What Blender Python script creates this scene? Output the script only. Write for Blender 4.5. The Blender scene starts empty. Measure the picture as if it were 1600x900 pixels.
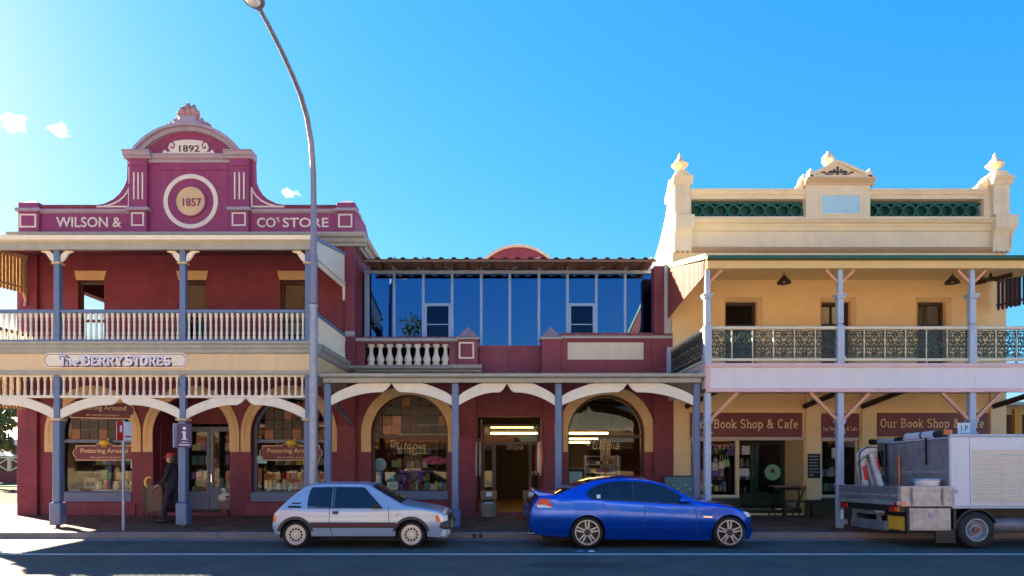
import bpy, bmesh, math, random
from math import sin, cos, pi, radians, sqrt, atan2
from mathutils import Vector, Matrix
from mathutils.geometry import tessellate_polygon
random.seed(11)
scene = bpy.context.scene
COL = scene.collection

# ------------------------------------------------------------------ camera
# Photograph is 1600 wide, 24 mm lens, facing the street square on (+Y).
F, CX, CY, CZ = 1067.0, 785.0, 715.0, 1.9
cam_d = bpy.data.cameras.new("camera")
cam = bpy.data.objects.new("camera", cam_d); COL.objects.link(cam)
cam.location = (0, 0, CZ); cam.rotation_euler = (radians(90), 0, 0)
cam_d.sensor_width = 36; cam_d.lens = 36*F/1600
cam_d.shift_x = 15/1600; cam_d.shift_y = 265/1600
cam_d.clip_end = 3000
scene.camera = cam

# ------------------------------------------------------------------ light
SUN_EL, SUN_DIR = radians(28), Vector((-0.76, 0.65))      # towards the sun, on the ground
sun_rot = atan2(SUN_DIR.x, SUN_DIR.y)
w = bpy.data.worlds.new("World"); scene.world = w; w.use_nodes = True
nt = w.node_tree; bg = nt.nodes["Background"]
sky = nt.nodes.new("ShaderNodeTexSky"); sky.sky_type = 'NISHITA'; sky.sun_disc = False
sky.sun_elevation = SUN_EL; sky.sun_rotation = sun_rot
sky.air_density = 1.0; sky.dust_density = 0.3; sky.ozone_density = 2.0
sp = nt.nodes.new("ShaderNodeSeparateColor"); cbn = nt.nodes.new("ShaderNodeCombineColor")   # film-like colour response of a saturated photograph
nt.links.new(sky.outputs[0], sp.inputs[0])
for k, (g_, e_) in enumerate(((.090, 1.6), (.575, .70), (1.72, .25))):
    p_ = nt.nodes.new("ShaderNodeMath"); p_.operation = 'POWER'; p_.inputs[1].default_value = e_
    q_ = nt.nodes.new("ShaderNodeMath"); q_.operation = 'MULTIPLY'; q_.inputs[1].default_value = g_
    nt.links.new(sp.outputs[k], p_.inputs[0]); nt.links.new(p_.outputs[0], q_.inputs[0]); nt.links.new(q_.outputs[0], cbn.inputs[k])
nt.links.new(cbn.outputs[0], bg.inputs[0])
bg.inputs[1].default_value = 0.05
sl = bpy.data.lights.new("sun", 'SUN'); sl.energy = 5.0; sl.angle = radians(0.5); sl.color = (1, .87, .66)
so = bpy.data.objects.new("sun", sl); COL.objects.link(so)
sd = Vector((SUN_DIR.x*cos(SUN_EL), SUN_DIR.y*cos(SUN_EL), sin(SUN_EL)))
so.rotation_euler = sd.to_track_quat('Z', 'Y').to_euler(); so.location = sd*60
scene.view_settings.view_transform = 'Standard'; scene.view_settings.look = 'None'
scene.view_settings.gamma = 1; scene.view_settings.exposure = 3.24
try: scene.cycles.max_bounces = 10; scene.cycles.diffuse_bounces = 8; scene.cycles.volume_bounces = 3; scene.cycles.transparent_max_bounces = 40
except Exception: pass

# ------------------------------------------------------------------ helpers
def wx(px, d): return (px-CX)*d/F          # photo column -> metres at distance d
def wz(py, d): return CZ+(CY-py)*d/F       # photo row -> height at distance d
DW, DP, DR = 20.8, 17.1, 16.9              # facades, verandah posts, book shop posts
def X(px): return wx(px, DW)
def Z(py): return wz(py, DW)

class MB:
    def __init__(s): s.v = []; s.f = []
    def add(s, vs, fs):
        o = len(s.v); s.v += [tuple(p) for p in vs]; s.f += [tuple(i+o for i in f) for f in fs]; return s
    def box(s, x0, x1, y0, y1, z0, z1):
        if x0 > x1: x0, x1 = x1, x0
        if y0 > y1: y0, y1 = y1, y0
        if z0 > z1: z0, z1 = z1, z0
        return s.add([(x0,y0,z0),(x1,y0,z0),(x1,y1,z0),(x0,y1,z0),(x0,y0,z1),(x1,y0,z1),(x1,y1,z1),(x0,y1,z1)],
                     [(0,3,2,1),(4,5,6,7),(0,1,5,4),(1,2,6,5),(2,3,7,6),(3,0,4,7)])
    def plate(s, poly, t0, t1, holes=(), mp=None):
        """polygon (u,v) with holes, extruded w from t0 to t1; mp(u,v,w)->xyz (default u=x v=z w=y)"""
        mp = mp or (lambda u, v, w: (u, w, v))
        loops = [list(poly)]+[list(h) for h in holes]
        tris = tessellate_polygon([[Vector((p[0], p[1], 0)) for p in l] for l in loops])
        flat = [p for l in loops for p in l]; n = len(flat)
        vs = [mp(p[0], p[1], t0) for p in flat]+[mp(p[0], p[1], t1) for p in flat]
        fs = []
        for a, b, c in tris:
            A, B, C = flat[a], flat[b], flat[c]
            if (B[0]-A[0])*(C[1]-A[1])-(B[1]-A[1])*(C[0]-A[0]) < 0: b, c = c, b
            fs.append((a, b, c)); fs.append((c+n, b+n, a+n))
        o = 0
        for k, l in enumerate(loops):
            m = len(l)
            ar = sum(l[i][0]*l[(i+1) % m][1]-l[(i+1) % m][0]*l[i][1] for i in range(m))
            for i in range(m):
                j = (i+1) % m
                q = (o+i, o+i+n, o+j+n, o+j)
                if (ar < 0) != (k > 0): q = q[::-1]
                fs.append(q)
            o += m
        return s.add(vs, fs)
    def mold(s, prof, x0, x1):
        """profile (y,z) run along x"""
        return s.plate(prof, x0, x1, mp=lambda u, v, w: (w, u, v))
    def tube(s, pts, r, n=8, cap=True):
        pts = [Vector(p) for p in pts]; m = len(pts)
        rs = r if isinstance(r, (list, tuple)) else [r]*m
        vs, fs = [], []
        ref = None
        for i, p in enumerate(pts):
            t = (pts[min(i+1, m-1)]-pts[max(i-1, 0)]).normalized()
            if ref is None: ref = Vector((0, 0, 1)) if abs(t.z) < .9 else Vector((1, 0, 0))
            a = (ref-t*ref.dot(t)).normalized(); b = t.cross(a); ref = a
            for k in range(n):
                an = 2*pi*(k+.5)/n; vs.append(p+(a*cos(an)+b*sin(an))*rs[i])
        for i in range(m-1):
            for k in range(n):
                k2 = (k+1) % n
                fs.append((i*n+k, i*n+k2, (i+1)*n+k2, (i+1)*n+k))
        if cap: fs.append(tuple(range(n))[::-1]); fs.append(tuple((m-1)*n+k for k in range(n)))
        return s.add(vs, fs)
    def lathe(s, prof, c=(0, 0, 0), n=12, axis='z', cap=True):
        """profile (r,h) turned round an axis through c"""
        vs, fs = [], []; m = len(prof)
        for r, h in prof:
            for k in range(n):
                a = 2*pi*(k+.5)/n; u, v = r*cos(a), r*sin(a)
                vs.append({'z': (c[0]+u, c[1]+v, c[2]+h), 'y': (c[0]+u, c[1]+h, c[2]-v), 'x': (c[0]+h, c[1]+u, c[2]+v)}[axis])
        for i in range(m-1):
            for k in range(n):
                k2 = (k+1) % n; fs.append((i*n+k, i*n+k2, (i+1)*n+k2, (i+1)*n+k))
        if cap: fs.append(tuple(range(n))[::-1]); fs.append(tuple((m-1)*n+k for k in range(n)))
        return s.add(vs, fs)
    def bar(s, a, b, w, h=None):
        """square bar from a to b"""
        a, b = Vector(a), Vector(b); t = (b-a).normalized(); h = h or w
        ref = Vector((0, 1, 0)) if abs(t.y) < .9 else Vector((0, 0, 1))
        u = t.cross(ref).normalized(); v = u.cross(t)
        vs = [p+u*i*w/2+v*j*h/2 for p in (a, b) for i, j in ((-1,-1),(1,-1),(1,1),(-1,1))]
        return s.add(vs, [(0,1,2,3),(7,6,5,4),(0,4,5,1),(1,5,6,2),(2,6,7,3),(3,7,4,0)])
    def ribbon(s, pts, w, t0, t1, mp=None, closed=False):
        """flat stroke along 2-D points, width w, thickness t0..t1"""
        mp = mp or (lambda u, v, w: (u, w, v))
        P = [Vector((p[0], p[1])) for p in pts]; m = len(P)
        vs = []; ws = w if isinstance(w, (list, tuple)) else [w]*m
        for i in range(m):
            a = P[(i-1) % m] if (closed or i > 0) else P[i]
            b = P[(i+1) % m] if (closed or i < m-1) else P[i]
            t = b-a
            if t.length < 1e-9: t = Vector((1, 0))
            t.normalize(); nn = Vector((-t.y, t.x))*ws[i]/2
            for q in (P[i]+nn, P[i]-nn):
                vs.append(mp(q.x, q.y, t0)); vs.append(mp(q.x, q.y, t1))
        fs = []
        for i in range(m if closed else m-1):
            o, p = 4*i, 4*((i+1) % m)
            fs += [(o, o+2, p+2, p), (o+1, p+1, p+3, o+3), (o, p, p+1, o+1), (o+2, o+3, p+3, p+2)]
        if not closed:
            fs += [(0, 1, 3, 2), (4*m-4, 4*m-2, 4*m-1, 4*m-3)]
        return s.add(vs, fs)
    def xf(s, fn): s.v = [tuple(fn(*p)) for p in s.v]; return s
    def merge(s, o): return s.add(o.v, o.f)
    def mesh(s, name, mat, smooth=False, shift=(0, 0, 0), fix=True):
        me = bpy.data.meshes.new(name)
        me.from_pydata([(p[0]-shift[0], p[1]-shift[1], p[2]-shift[2]) for p in s.v], [], s.f)
        if fix:
            bm = bmesh.new(); bm.from_mesh(me); bmesh.ops.recalc_face_normals(bm, faces=bm.faces); bm.to_mesh(me); bm.free()
        if mat: me.materials.append(mat)
        if smooth:
            me.polygons.foreach_set('use_smooth', [True]*len(me.polygons))
            try: me.set_sharp_from_angle(angle=radians(smooth if smooth is not True else 40))
            except Exception: pass
        return me

WO = {}                                        # world origin each parent stands for while building
def thing(name, label, cat, loc=(0, 0, 0), group=None, local=False):
    o = bpy.data.objects.new(name, None); COL.objects.link(o)
    o.location = (0, 0, 0) if local else loc; o.empty_display_size = .2
    o['label'] = label; o['category'] = cat
    if group: o['group'] = group
    WO[o] = Vector((0, 0, 0)) if local else Vector(loc)
    return o
def link_obj(name, me, c, parent):
    o = bpy.data.objects.new(name, me); COL.objects.link(o)
    if parent is not None: o.parent = parent; o.location = Vector(c)-WO[parent]
    else: o.location = c
    WO[o] = Vector(c)
    return o
def part(name, mb, mat, parent=None, smooth=False, bevel=0, label=None, kind=None, cat=None, group=None):
    """link an MB in build coordinates as one object, origin at its middle foot"""
    lo = [min(p[i] for p in mb.v) for i in range(3)]; hi = [max(p[i] for p in mb.v) for i in range(3)]
    c = ((lo[0]+hi[0])/2, (lo[1]+hi[1])/2, lo[2])
    o = link_obj(name, mb.mesh(name, mat, smooth, c), c, parent)
    if bevel:
        b = o.modifiers.new('bevel', 'BEVEL'); b.width = bevel; b.segments = 1; b.limit_method = 'ANGLE'; b.angle_limit = radians(40)
    if label: o['label'] = label
    if kind: o['kind'] = kind
    if cat: o['category'] = cat
    if group: o['group'] = group
    return o
def rep(name, me, places, parent):
    """alike pieces sharing one mesh (its origin is the place)"""
    r = []
    for p in places:
        o = link_obj(name, me, p[:3], parent)
        if len(p) > 3: o.rotation_euler = (0, 0, p[3])
        r.append(o)
    return r
def dup(root, loc=None, rot=None, label=None, parent=None):
    r = root.copy(); COL.objects.link(r)
    if parent is not None: r.parent = parent
    else:
        if loc is not None: r.location = loc
        if rot is not None: r.rotation_euler = rot
        if label: r['label'] = label
    for ch in root.children: dup(ch, parent=r)
    return r
def arch(cx, z0, zs, r, n=22, rz=None):
    rz = rz or r
    return [(cx-r, z0), (cx+r, z0)]+[(cx+r*cos(pi*i/n), zs+rz*sin(pi*i/n)) for i in range(n+1)]
def rect(x0, x1, z0, z1): return [(x0, z0), (x1, z0), (x1, z1), (x0, z1)]
def arcpts(cx, cy, r, a0, a1, n=10, ry=None):
    ry = r if ry is None else ry
    return [(cx+r*cos(radians(a0+(a1-a0)*i/n)), cy+ry*sin(radians(a0+(a1-a0)*i/n))) for i in range(n+1)]

# ------------------------------------------------------------------ materials
def mat(name, col, rough=.6, var=.15, scale=3, metal=0, bump=0, bscale=40, brick=None, coat=0, spec=.5, grime=0, gcol=None, streak=False):
    m = bpy.data.materials.new(name); m.use_nodes = True
    t = m.node_tree; N = t.nodes; L = t.links; b = N['Principled BSDF']
    b.inputs['Roughness'].default_value = rough; b.inputs['Metallic'].default_value = metal
    b.inputs['Specular IOR Level'].default_value = spec
    if coat: b.inputs['Coat Weight'].default_value = coat; b.inputs['Coat Roughness'].default_value = .04
    tc = N.new('ShaderNodeTexCoord'); geo = N.new('ShaderNodeNewGeometry')
    P = geo.outputs['Position'] if scale >= 0 else tc.outputs['Object']
    nz = N.new('ShaderNodeTexNoise'); nz.inputs['Scale'].default_value = abs(scale); nz.inputs['Detail'].default_value = 6; nz.inputs['Roughness'].default_value = .65
    if streak:
        mp = N.new('ShaderNodeMapping'); mp.inputs['Scale'].default_value = (1, 1, .12); L.new(P, mp.inputs[0]); L.new(mp.outputs[0], nz.inputs[0])
    else: L.new(P, nz.inputs[0])
    cr = N.new('ShaderNodeValToRGB')
    e = cr.color_ramp.elements
    e[0].position = .3; e[1].position = .7
    e[0].color = (*[c*(1-var) for c in col], 1); e[1].color = (*[min(1, c*(1+var)) for c in col], 1)
    L.new(nz.outputs[0], cr.inputs[0]); out = cr.outputs[0]
    if grime:
        n2 = N.new('ShaderNodeTexNoise'); n2.inputs['Scale'].default_value = 1.7; n2.inputs['Detail'].default_value = 8; n2.inputs['Roughness'].default_value = .75
        mp2 = N.new('ShaderNodeMapping'); mp2.inputs['Scale'].default_value = (2.2, 2.2, .3); L.new(P, mp2.inputs[0]); L.new(mp2.outputs[0], n2.inputs[0])
        r2 = N.new('ShaderNodeValToRGB'); r2.color_ramp.elements[0].position = .52; r2.color_ramp.elements[1].position = .78
        r2.color_ramp.elements[0].color = (0, 0, 0, 1); r2.color_ramp.elements[1].color = (grime,)*3+(1,)
        L.new(n2.outputs[0], r2.inputs[0])
        mx = N.new('ShaderNodeMix'); mx.data_type = 'RGBA'
        L.new(r2.outputs[0], mx.inputs['Factor']); L.new(out, mx.inputs['A'])
        gc = gcol or [c*.45 for c in col]; mx.inputs['B'].default_value = (*gc, 1); out = mx.outputs['Result']
    h = None
    if brick:
        sx = N.new('ShaderNodeSeparateXYZ'); L.new(P, sx.inputs[0])
        ad = N.new('ShaderNodeMath'); ad.operation = 'ADD'; L.new(sx.outputs[0], ad.inputs[0]); L.new(sx.outputs[1], ad.inputs[1])
        cb = N.new('ShaderNodeCombineXYZ'); L.new(ad.outputs[0], cb.inputs[0]); L.new(sx.outputs[2], cb.inputs[1])
        bt = N.new('ShaderNodeTexBrick'); bt.inputs['Scale'].default_value = 1
        bt.inputs['Brick Width'].default_value = brick[0]; bt.inputs['Row Height'].default_value = brick[1]
        bt.inputs['Mortar Size'].default_value = .008; bt.inputs['Mortar Smooth'].default_value = .3
        bt.inputs['Color1'].default_value = (1, 1, 1, 1); bt.inputs['Color2'].default_value = (.86, .86, .86, 1); bt.inputs['Mortar'].default_value = (.68, .68, .68, 1)
        L.new(cb.outputs[0], bt.inputs['Vector'])
        mb_ = N.new('ShaderNodeMix'); mb_.data_type = 'RGBA'; mb_.blend_type = 'MULTIPLY'; mb_.inputs['Factor'].default_value = 1
        L.new(out, mb_.inputs['A']); L.new(bt.outputs[0], mb_.inputs['B']); out = mb_.outputs['Result']
        h = bt.outputs[0]
    L.new(out, b.inputs['Base Color'])
    if bump or brick:
        bp = N.new('ShaderNodeBump'); bp.inputs['Strength'].default_value = bump or .35; bp.inputs['Distance'].default_value = .02
        if h is None:
            n3 = N.new('ShaderNodeTexNoise'); n3.inputs['Scale'].default_value = bscale; n3.inputs['Detail'].default_value = 4; L.new(P, n3.inputs[0]); h = n3.outputs[0]
        L.new(h, bp.inputs['Height']); L.new(bp.outputs[0], b.inputs['Normal'])
    return m
def glass_mat(name, tint, refl, gcol=(1, 1, 1)):
    m = bpy.data.materials.new(name); m.use_nodes = True; t = m.node_tree; N = t.nodes; L = t.links
    N.remove(N['Principled BSDF']); out = N['Material Output']
    tr = N.new('ShaderNodeBsdfTransparent'); tr.inputs[0].default_value = (*tint, 1)
    gl = N.new('ShaderNodeBsdfGlossy'); gl.inputs['Roughness'].default_value = .015; gl.inputs[0].default_value = (*gcol, 1)
    fr = N.new('ShaderNodeFresnel'); fr.inputs[0].default_value = 1.24
    ma = N.new('ShaderNodeMath'); ma.operation = 'ADD'; ma.inputs[1].default_value = refl; ma.use_clamp = True; L.new(fr.outputs[0], ma.inputs[0])
    nz = N.new('ShaderNodeTexNoise'); nz.inputs['Scale'].default_value = 1.3; geo = N.new('ShaderNodeNewGeometry'); L.new(geo.outputs['Position'], nz.inputs[0])
    bp = N.new('ShaderNodeBump'); bp.inputs['Strength'].default_value = .012; bp.inputs['Distance'].default_value = .1; L.new(nz.outputs[0], bp.inputs['Height']); L.new(bp.outputs[0], gl.inputs['Normal'])
    mx = N.new('ShaderNodeMixShader'); L.new(ma.outputs[0], mx.inputs[0]); L.new(tr.outputs[0], mx.inputs[1]); L.new(gl.outputs[0], mx.inputs[2]); L.new(mx.outputs[0], out.inputs[0])
    return m
def emit_mat(name, col, st):
    m = mat(name, col, .5, 0); b = m.node_tree.nodes['Principled BSDF']
    b.inputs['Emission Color'].default_value = (*col, 1); b.inputs['Emission Strength'].default_value = st; return m

M = {}
M['maroon'] = mat('maroon_painted_brick', (.22, .032, .058), .6, .18, 1.4, brick=(.24, .086), bump=.3, grime=.6, gcol=(.24, .08, .085))
M['maroonr'] = mat('maroon_render', (.22, .032, .05), .6, .2, 1.6, bump=.2, bscale=14, grime=.7, gcol=(.26, .1, .1))
M['plum'] = mat('plum_render', (.27, .04, .115), .6, .12, 1.3, bump=.18, bscale=14, grime=.7, gcol=(.33, .10, .17))  # same maroon render, the purple tint of sky light put into its colour
M['mossy'] = mat('lichen_coping', (.2, .06, .08), .9, .5, 9, bump=.5, bscale=30, grime=.9, gcol=(.28, .24, .2))
M['trim'] = mat('pale_trim_paint', (.76, .66, .52), .5, .07, 4, grime=.2)
M['grey'] = mat('grey_green_paint', (.36, .36, .31), .55, .12, 3, grime=.3, streak=True)
M['greyp'] = mat('mauve_grey_paint', (.36, .29, .34), .55, .12, 3, grime=.3)
M['blue'] = mat('slate_blue_paint', (.125, .185, .30), .45, .1, 5, grime=.15)
M['cream'] = mat('cream_paint', (.72, .53, .29), .55, .08, 2.5, grime=.18, streak=True)
M['archcream'] = mat('arch_cream_paint', (.66, .47, .24), .6, .1, 2, bump=.1, bscale=20, grime=.2)
M['white'] = mat('white_paint', (.80, .72, .56), .5, .06, 4, grime=.2)
M['yellow'] = mat('warm_cream_wall', (.82, .61, .31), .6, .06, 1.2, bump=.06, bscale=12, grime=.12, gcol=(.55, .36, .13))
M['stonec'] = mat('cream_parapet_render', (.78, .61, .38), .6, .07, 1.5, bump=.08, bscale=14, grime=.3, gcol=(.42, .3, .19))
M['stoned'] = mat('tan_moulding_paint', (.42, .25, .12), .6, .1, 3, grime=.3)
M['lilac'] = mat('pale_lilac_post', (.40, .46, .55), .45, .08, 5, grime=.15)
M['fascia'] = mat('white_lilac_board', (.72, .67, .66), .5, .05, 2, grime=.15, streak=True)
M['pink'] = mat('pink_trim_paint', (.70, .46, .44), .5, .08, 3, grime=.15)
M['brace'] = mat('apricot_brace_paint', (.62, .30, .17), .55, .12, 4)
M['darkbrown'] = mat('dark_timber', (.05, .022, .016), .6, .25, 8)
M['green'] = mat('dark_green_paint', (.012, .085, .055), .45, .2, 4)
M['dkgreen'] = mat('stallboard_green', (.008, .03, .02), .35, .2, 4)
M['signred'] = mat('sign_maroon', (.14, .012, .022), .4, .08, 2)
M['gold'] = mat('sign_gold_lettering', (.8, .63, .38), .5, .05, 4)
M['red_valance'] = mat('oxide_corrugated', (.30, .07, .05), .55, .15, 4)
M['iron'] = mat('painted_iron_lace', (.012, .035, .028), .45, .2, 8)
M['pyramid'] = mat('weathered_cap', (.3, .2, .22), .85, .4, 8, bump=.4, grime=.6, gcol=(.4, .37, .35))
M['terracotta'] = mat('terracotta_ornament', (.40, .22, .20), .85, .35, 7, bump=.5, bscale=18, grime=.6, gcol=(.32, .22, .2))
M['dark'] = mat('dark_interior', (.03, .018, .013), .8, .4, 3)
M['floor'] = mat('timber_floor', (.12, .06, .03), .5, .3, 6)
M['rust_roof'] = mat('corrugated_roof', (.22, .12, .08), .6, .3, 4, grime=.4)
M['alu'] = mat('aluminium_frame', (.28, .36, .50), .35, .06, 5, metal=.4)
M['asphalt'] = mat('asphalt', (.12, .11, .098), .85, .35, 1.1, bump=.55, bscale=130, grime=.55, gcol=(.15, .135, .12), spec=.1)
for n_ in M['asphalt'].node_tree.nodes:
    if n_.type == 'TEX_NOISE' and n_.inputs['Scale'].default_value < 2: n_.inputs['Detail'].default_value = 14; n_.inputs['Roughness'].default_value = .82
M['line'] = mat('road_paint', (.62, .64, .68), .7, .12, 9, bump=.2, grime=.4, gcol=(.3, .3, .33))
M['kerb'] = mat('kerb_concrete', (.20, .18, .17), .85, .22, 2.5, bump=.3, bscale=50, grime=.6, gcol=(.09, .08, .08))
M['paver'] = mat('brick_paver', (.20, .092, .06), .8, .4, 2.2, bump=.25, bscale=60, grime=.5, gcol=(.1, .055, .045), spec=.1)
M['paverjoint'] = mat('paver_bed', (.13, .075, .055), .9, .3, 8)
M['ground'] = mat('sandy_ground', (.095, .068, .038), .95, .25, .3, bump=.3, bscale=20, spec=.05)
M['grass'] = mat('grass', (.07, .11, .025), .9, .4, 2, bump=.4)
M['glass'] = glass_mat('shop_glass', (.9, .92, .9), .0)
M['blueglass'] = glass_mat('tinted_glass', (.06, .10, .22), .25, (.28, .5, 1))
M['paper'] = mat('printed_paper', (.7, .72, .74), .6, .12, 20)
M['black'] = mat('black_plastic', (.012, .012, .014), .45, .2, 12)
M['rubber'] = mat('tyre_rubber', (.016, .016, .017), .75, .25, 12, bump=.2)
M['chrome'] = mat('bright_metal', (.6, .6, .62), .18, .03, 8, metal=1)
M['steel'] = mat('galvanised_steel', (.33, .35, .40), .5, .18, 9, metal=.35)
M['brickorange'] = mat('orange_brick', (.42, .17, .075), .8, .2, 3, brick=(.24, .086), bump=.3)
M['leaf'] = mat('leaf', (.075, .11, .022), .6, .5, 4)
M['darkleaf'] = mat('dark_leaf', (.025, .035, .012), .7, .5, 4)  # leaf colour darkened so the crown shows as a silhouette
M['blind'] = mat('brown_blind', (.26, .17, .12), .8, .1, 6)
M['bark'] = mat('bark', (.09, .06, .04), .9, .3, 9, bump=.5)

M['amber'] = mat('amber_leadlight', (.26, .12, .05), .5, .3, 14)
M['umber'] = mat('umber_paint', (.07, .035, .025), .45, .3, 14)
M['olive'] = mat('olive_leadlight', (.05, .05, .04), .5, .3, 14)
M['plumroof'] = mat('plum_ceiling', (.14, .035, .07), .6, .15, 3)
M['slatgold'] = mat('ochre_slat', (.58, .42, .22), .6, .12, 5)  # sunlight on the left valance put into the colour; the screen shares it
M['lilacw'] = mat('lilac_white_letter', (.86, .85, .92), .5, .04, 5)
M['pigyellow'] = mat('yellow_paint', (.75, .55, .06), .5, .1, 8)
M['amber2'] = mat('copper_leadlight', (.40, .2, .11), .5, .4, 14)
M['archcream2'] = mat('pale_cream_paint', (.66, .58, .42), .5, .06, 3, grime=.25, streak=True)
M['greyc'] = mat('pale_grey_render', (.48, .45, .42), .7, .15, 3, grime=.5, streak=True)
M['blueglassd'] = glass_mat('tinted_glass_dark', (.05, .05, .09), .03, (.4, .5, 1))
M['yellow2'] = mat('cream_pilaster', (.78, .61, .34), .6, .06, 1.5, bump=.05, bscale=12, grime=.2, gcol=(.55, .42, .22))
M['yellow3'] = mat('cream_beam', (.72, .49, .20), .5, .06, 3, grime=.15)
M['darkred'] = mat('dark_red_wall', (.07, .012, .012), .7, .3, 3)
M['mintdisc'] = mat('mint_disc', (.22, .48, .36), .5, .25, 9)
M['lacecurtain'] = mat('lace_curtain', (.30, .24, .2), .8, .2, 20)
M['skypanel'] = mat('pale_blue_panel', (.40, .60, .64), .5, .05, 3, grime=.15)
M['stoned2'] = mat('tan_cornice_paint', (.60, .40, .22), .6, .08, 3, grime=.3)
M['roofpale'] = mat('pale_roof_sheet', (.40, .42, .38), .5, .15, 4)
M['palegreen'] = mat('pale_green_paint', (.42, .58, .24), .5, .1, 4)
M['slatdark'] = mat('dark_plum_slat', (.04, .02, .05), .55, .15, 4)

M['buff'] = mat('buff_render', (.62, .50, .33), .8, .1, 1, grime=.2)
M['palebrick'] = mat('pale_brick', (.55, .33, .18), .8, .15, 2, brick=(.24, .086), bump=.2)
M['concrete'] = mat('pale_concrete', (.50, .45, .37), .85, .15, 1.5, bump=.2, grime=.3)
M['tile'] = mat('terracotta_tile', (.45, .15, .07), .75, .2, 5)

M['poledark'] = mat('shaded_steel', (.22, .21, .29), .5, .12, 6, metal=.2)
M['navy'] = mat('navy_sign', (.012, .018, .10), .35, .08, 5)
M['navycloth'] = mat('navy_cloth', (.022, .02, .035), .85, .3, 14, bump=.3, bscale=30)
M['skin'] = mat('skin', (.45, .24, .17), .55, .08, 20)
M['redcap'] = mat('red_fabric', (.45, .03, .03), .7, .15, 9)
M['pattern'] = mat('brown_pattern_fabric', (.16, .09, .05), .8, .9, 22)
M['wood'] = mat('weathered_wood', (.28, .15, .08), .65, .3, 8, bump=.2)
M['wicker'] = mat('wicker', (.30, .24, .19), .8, .35, 30, bump=.5)
M['bluewrap'] = mat('blue_wrap', (.10, .16, .32), .4, .4, 14)
M['teal'] = mat('teal_board', (.08, .22, .25), .5, .25, 6)
M['chalk'] = mat('chalk', (.5, .5, .5), .9, .1, 20)
M['discblue'] = mat('pale_blue_card', (.32, .60, .72), .5, .1, 8)
M['purple'] = mat('purple_petal', (.30, .13, .5), .6, .3, 14)
M['pinkflower'] = mat('pink_petal', (.6, .12, .25), .6, .3, 14)
M['striplight'] = emit_mat('lit_strip', (1, .62, .16), 2.6)
M['darkbrown2'] = mat('red_brown_boards', (.13, .04, .02), .7, .2, 5)
M['orangepost'] = mat('orange_post', (.65, .30, .05), .6, .1, 5)

def cloud_mat():
    m = bpy.data.materials.new('cloud'); m.use_nodes = True; t = m.node_tree; N = t.nodes; L = t.links; N.remove(N['Principled BSDF'])
    pv = N.new('ShaderNodeVolumePrincipled'); pv.inputs['Color'].default_value = (1, 1, 1, 1); pv.inputs['Anisotropy'].default_value = .2
    tc = N.new('ShaderNodeTexCoord'); mp = N.new('ShaderNodeMapping'); mp.inputs['Location'].default_value = (-1, -1, -1); mp.inputs['Scale'].default_value = (2, 2, 2); L.new(tc.outputs['Generated'], mp.inputs[0])
    ln = N.new('ShaderNodeVectorMath'); ln.operation = 'LENGTH'; L.new(mp.outputs[0], ln.inputs[0])
    g = N.new('ShaderNodeNewGeometry'); nz = N.new('ShaderNodeTexNoise'); nz.inputs['Scale'].default_value = .16; nz.inputs['Detail'].default_value = 6; nz.inputs['Roughness'].default_value = .62; L.new(g.outputs['Position'], nz.inputs[0])
    f1 = N.new('ShaderNodeMath'); f1.operation = 'MULTIPLY_ADD'; f1.inputs[1].default_value = -.50; f1.inputs[2].default_value = -.26; L.new(ln.outputs['Value'], f1.inputs[0])
    f2 = N.new('ShaderNodeMath'); f2.operation = 'ADD'; L.new(nz.outputs[0], f2.inputs[0]); L.new(f1.outputs[0], f2.inputs[1])
    f3 = N.new('ShaderNodeMath'); f3.operation = 'MAXIMUM'; f3.inputs[1].default_value = 0; L.new(f2.outputs[0], f3.inputs[0])
    f4 = N.new('ShaderNodeMath'); f4.operation = 'MULTIPLY'; f4.inputs[1].default_value = .9; L.new(f3.outputs[0], f4.inputs[0]); L.new(f4.outputs[0], pv.inputs['Density']); L.new(pv.outputs[0], N['Material Output'].inputs['Volume'])
    return m
M['cloud'] = cloud_mat()
M['tar'] = mat('tar_patch', (.035, .033, .033), .7, .3, 4, bump=.4, bscale=90)

# text meshes (the built-in sans face), made first while the scene is empty
def text_mb(s, extr=.02, off=0.0, shear=0, spacing=1.0):
    cu = bpy.data.curves.new('t', 'FONT'); cu.body = s; cu.extrude = extr; cu.offset = off; cu.shear = shear; cu.resolution_u = 3; cu.space_character = spacing
    o = bpy.data.objects.new('t', cu); COL.objects.link(o)
    dg = bpy.context.evaluated_depsgraph_get(); me = bpy.data.meshes.new_from_object(o.evaluated_get(dg))
    mb = MB().add([tuple(v.co) for v in me.vertices], [tuple(p.vertices) for p in me.polygons])
    bpy.data.objects.remove(o); bpy.data.curves.remove(cu); bpy.data.meshes.remove(me)
    return mb
def fit(mb, x0, x1, z0, z1, y, depth=.02, rotz=0, about=None):
    """stand a flat text up in the XZ plane inside a box, its face at y (towards -Y)"""
    a = [min(p[i] for p in mb.v) for i in range(3)]; b = [max(p[i] for p in mb.v) for i in range(3)]
    sx = (x1-x0)/(b[0]-a[0]); sz = (z1-z0)/(b[1]-a[1])
    r = MB(); r.f = list(mb.f)
    r.v = [(x0+(p[0]-a[0])*sx, y+(depth if p[2] < (a[2]+b[2])/2 else 0), z0+(p[1]-a[1])*sz) for p in mb.v]
    return r
T = {k: text_mb(k, off=o) for k, o in (('WILSON &', .012), ('CO', .012), ("'S", .01), ('STORE', .012), ('1892', .0), ('1857', .012), ('Pottering Around', .008),
     ('the perfect pastern', .004), ('1 P', .01), ('1000', .01), ('garden & gifts', .0))}
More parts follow.
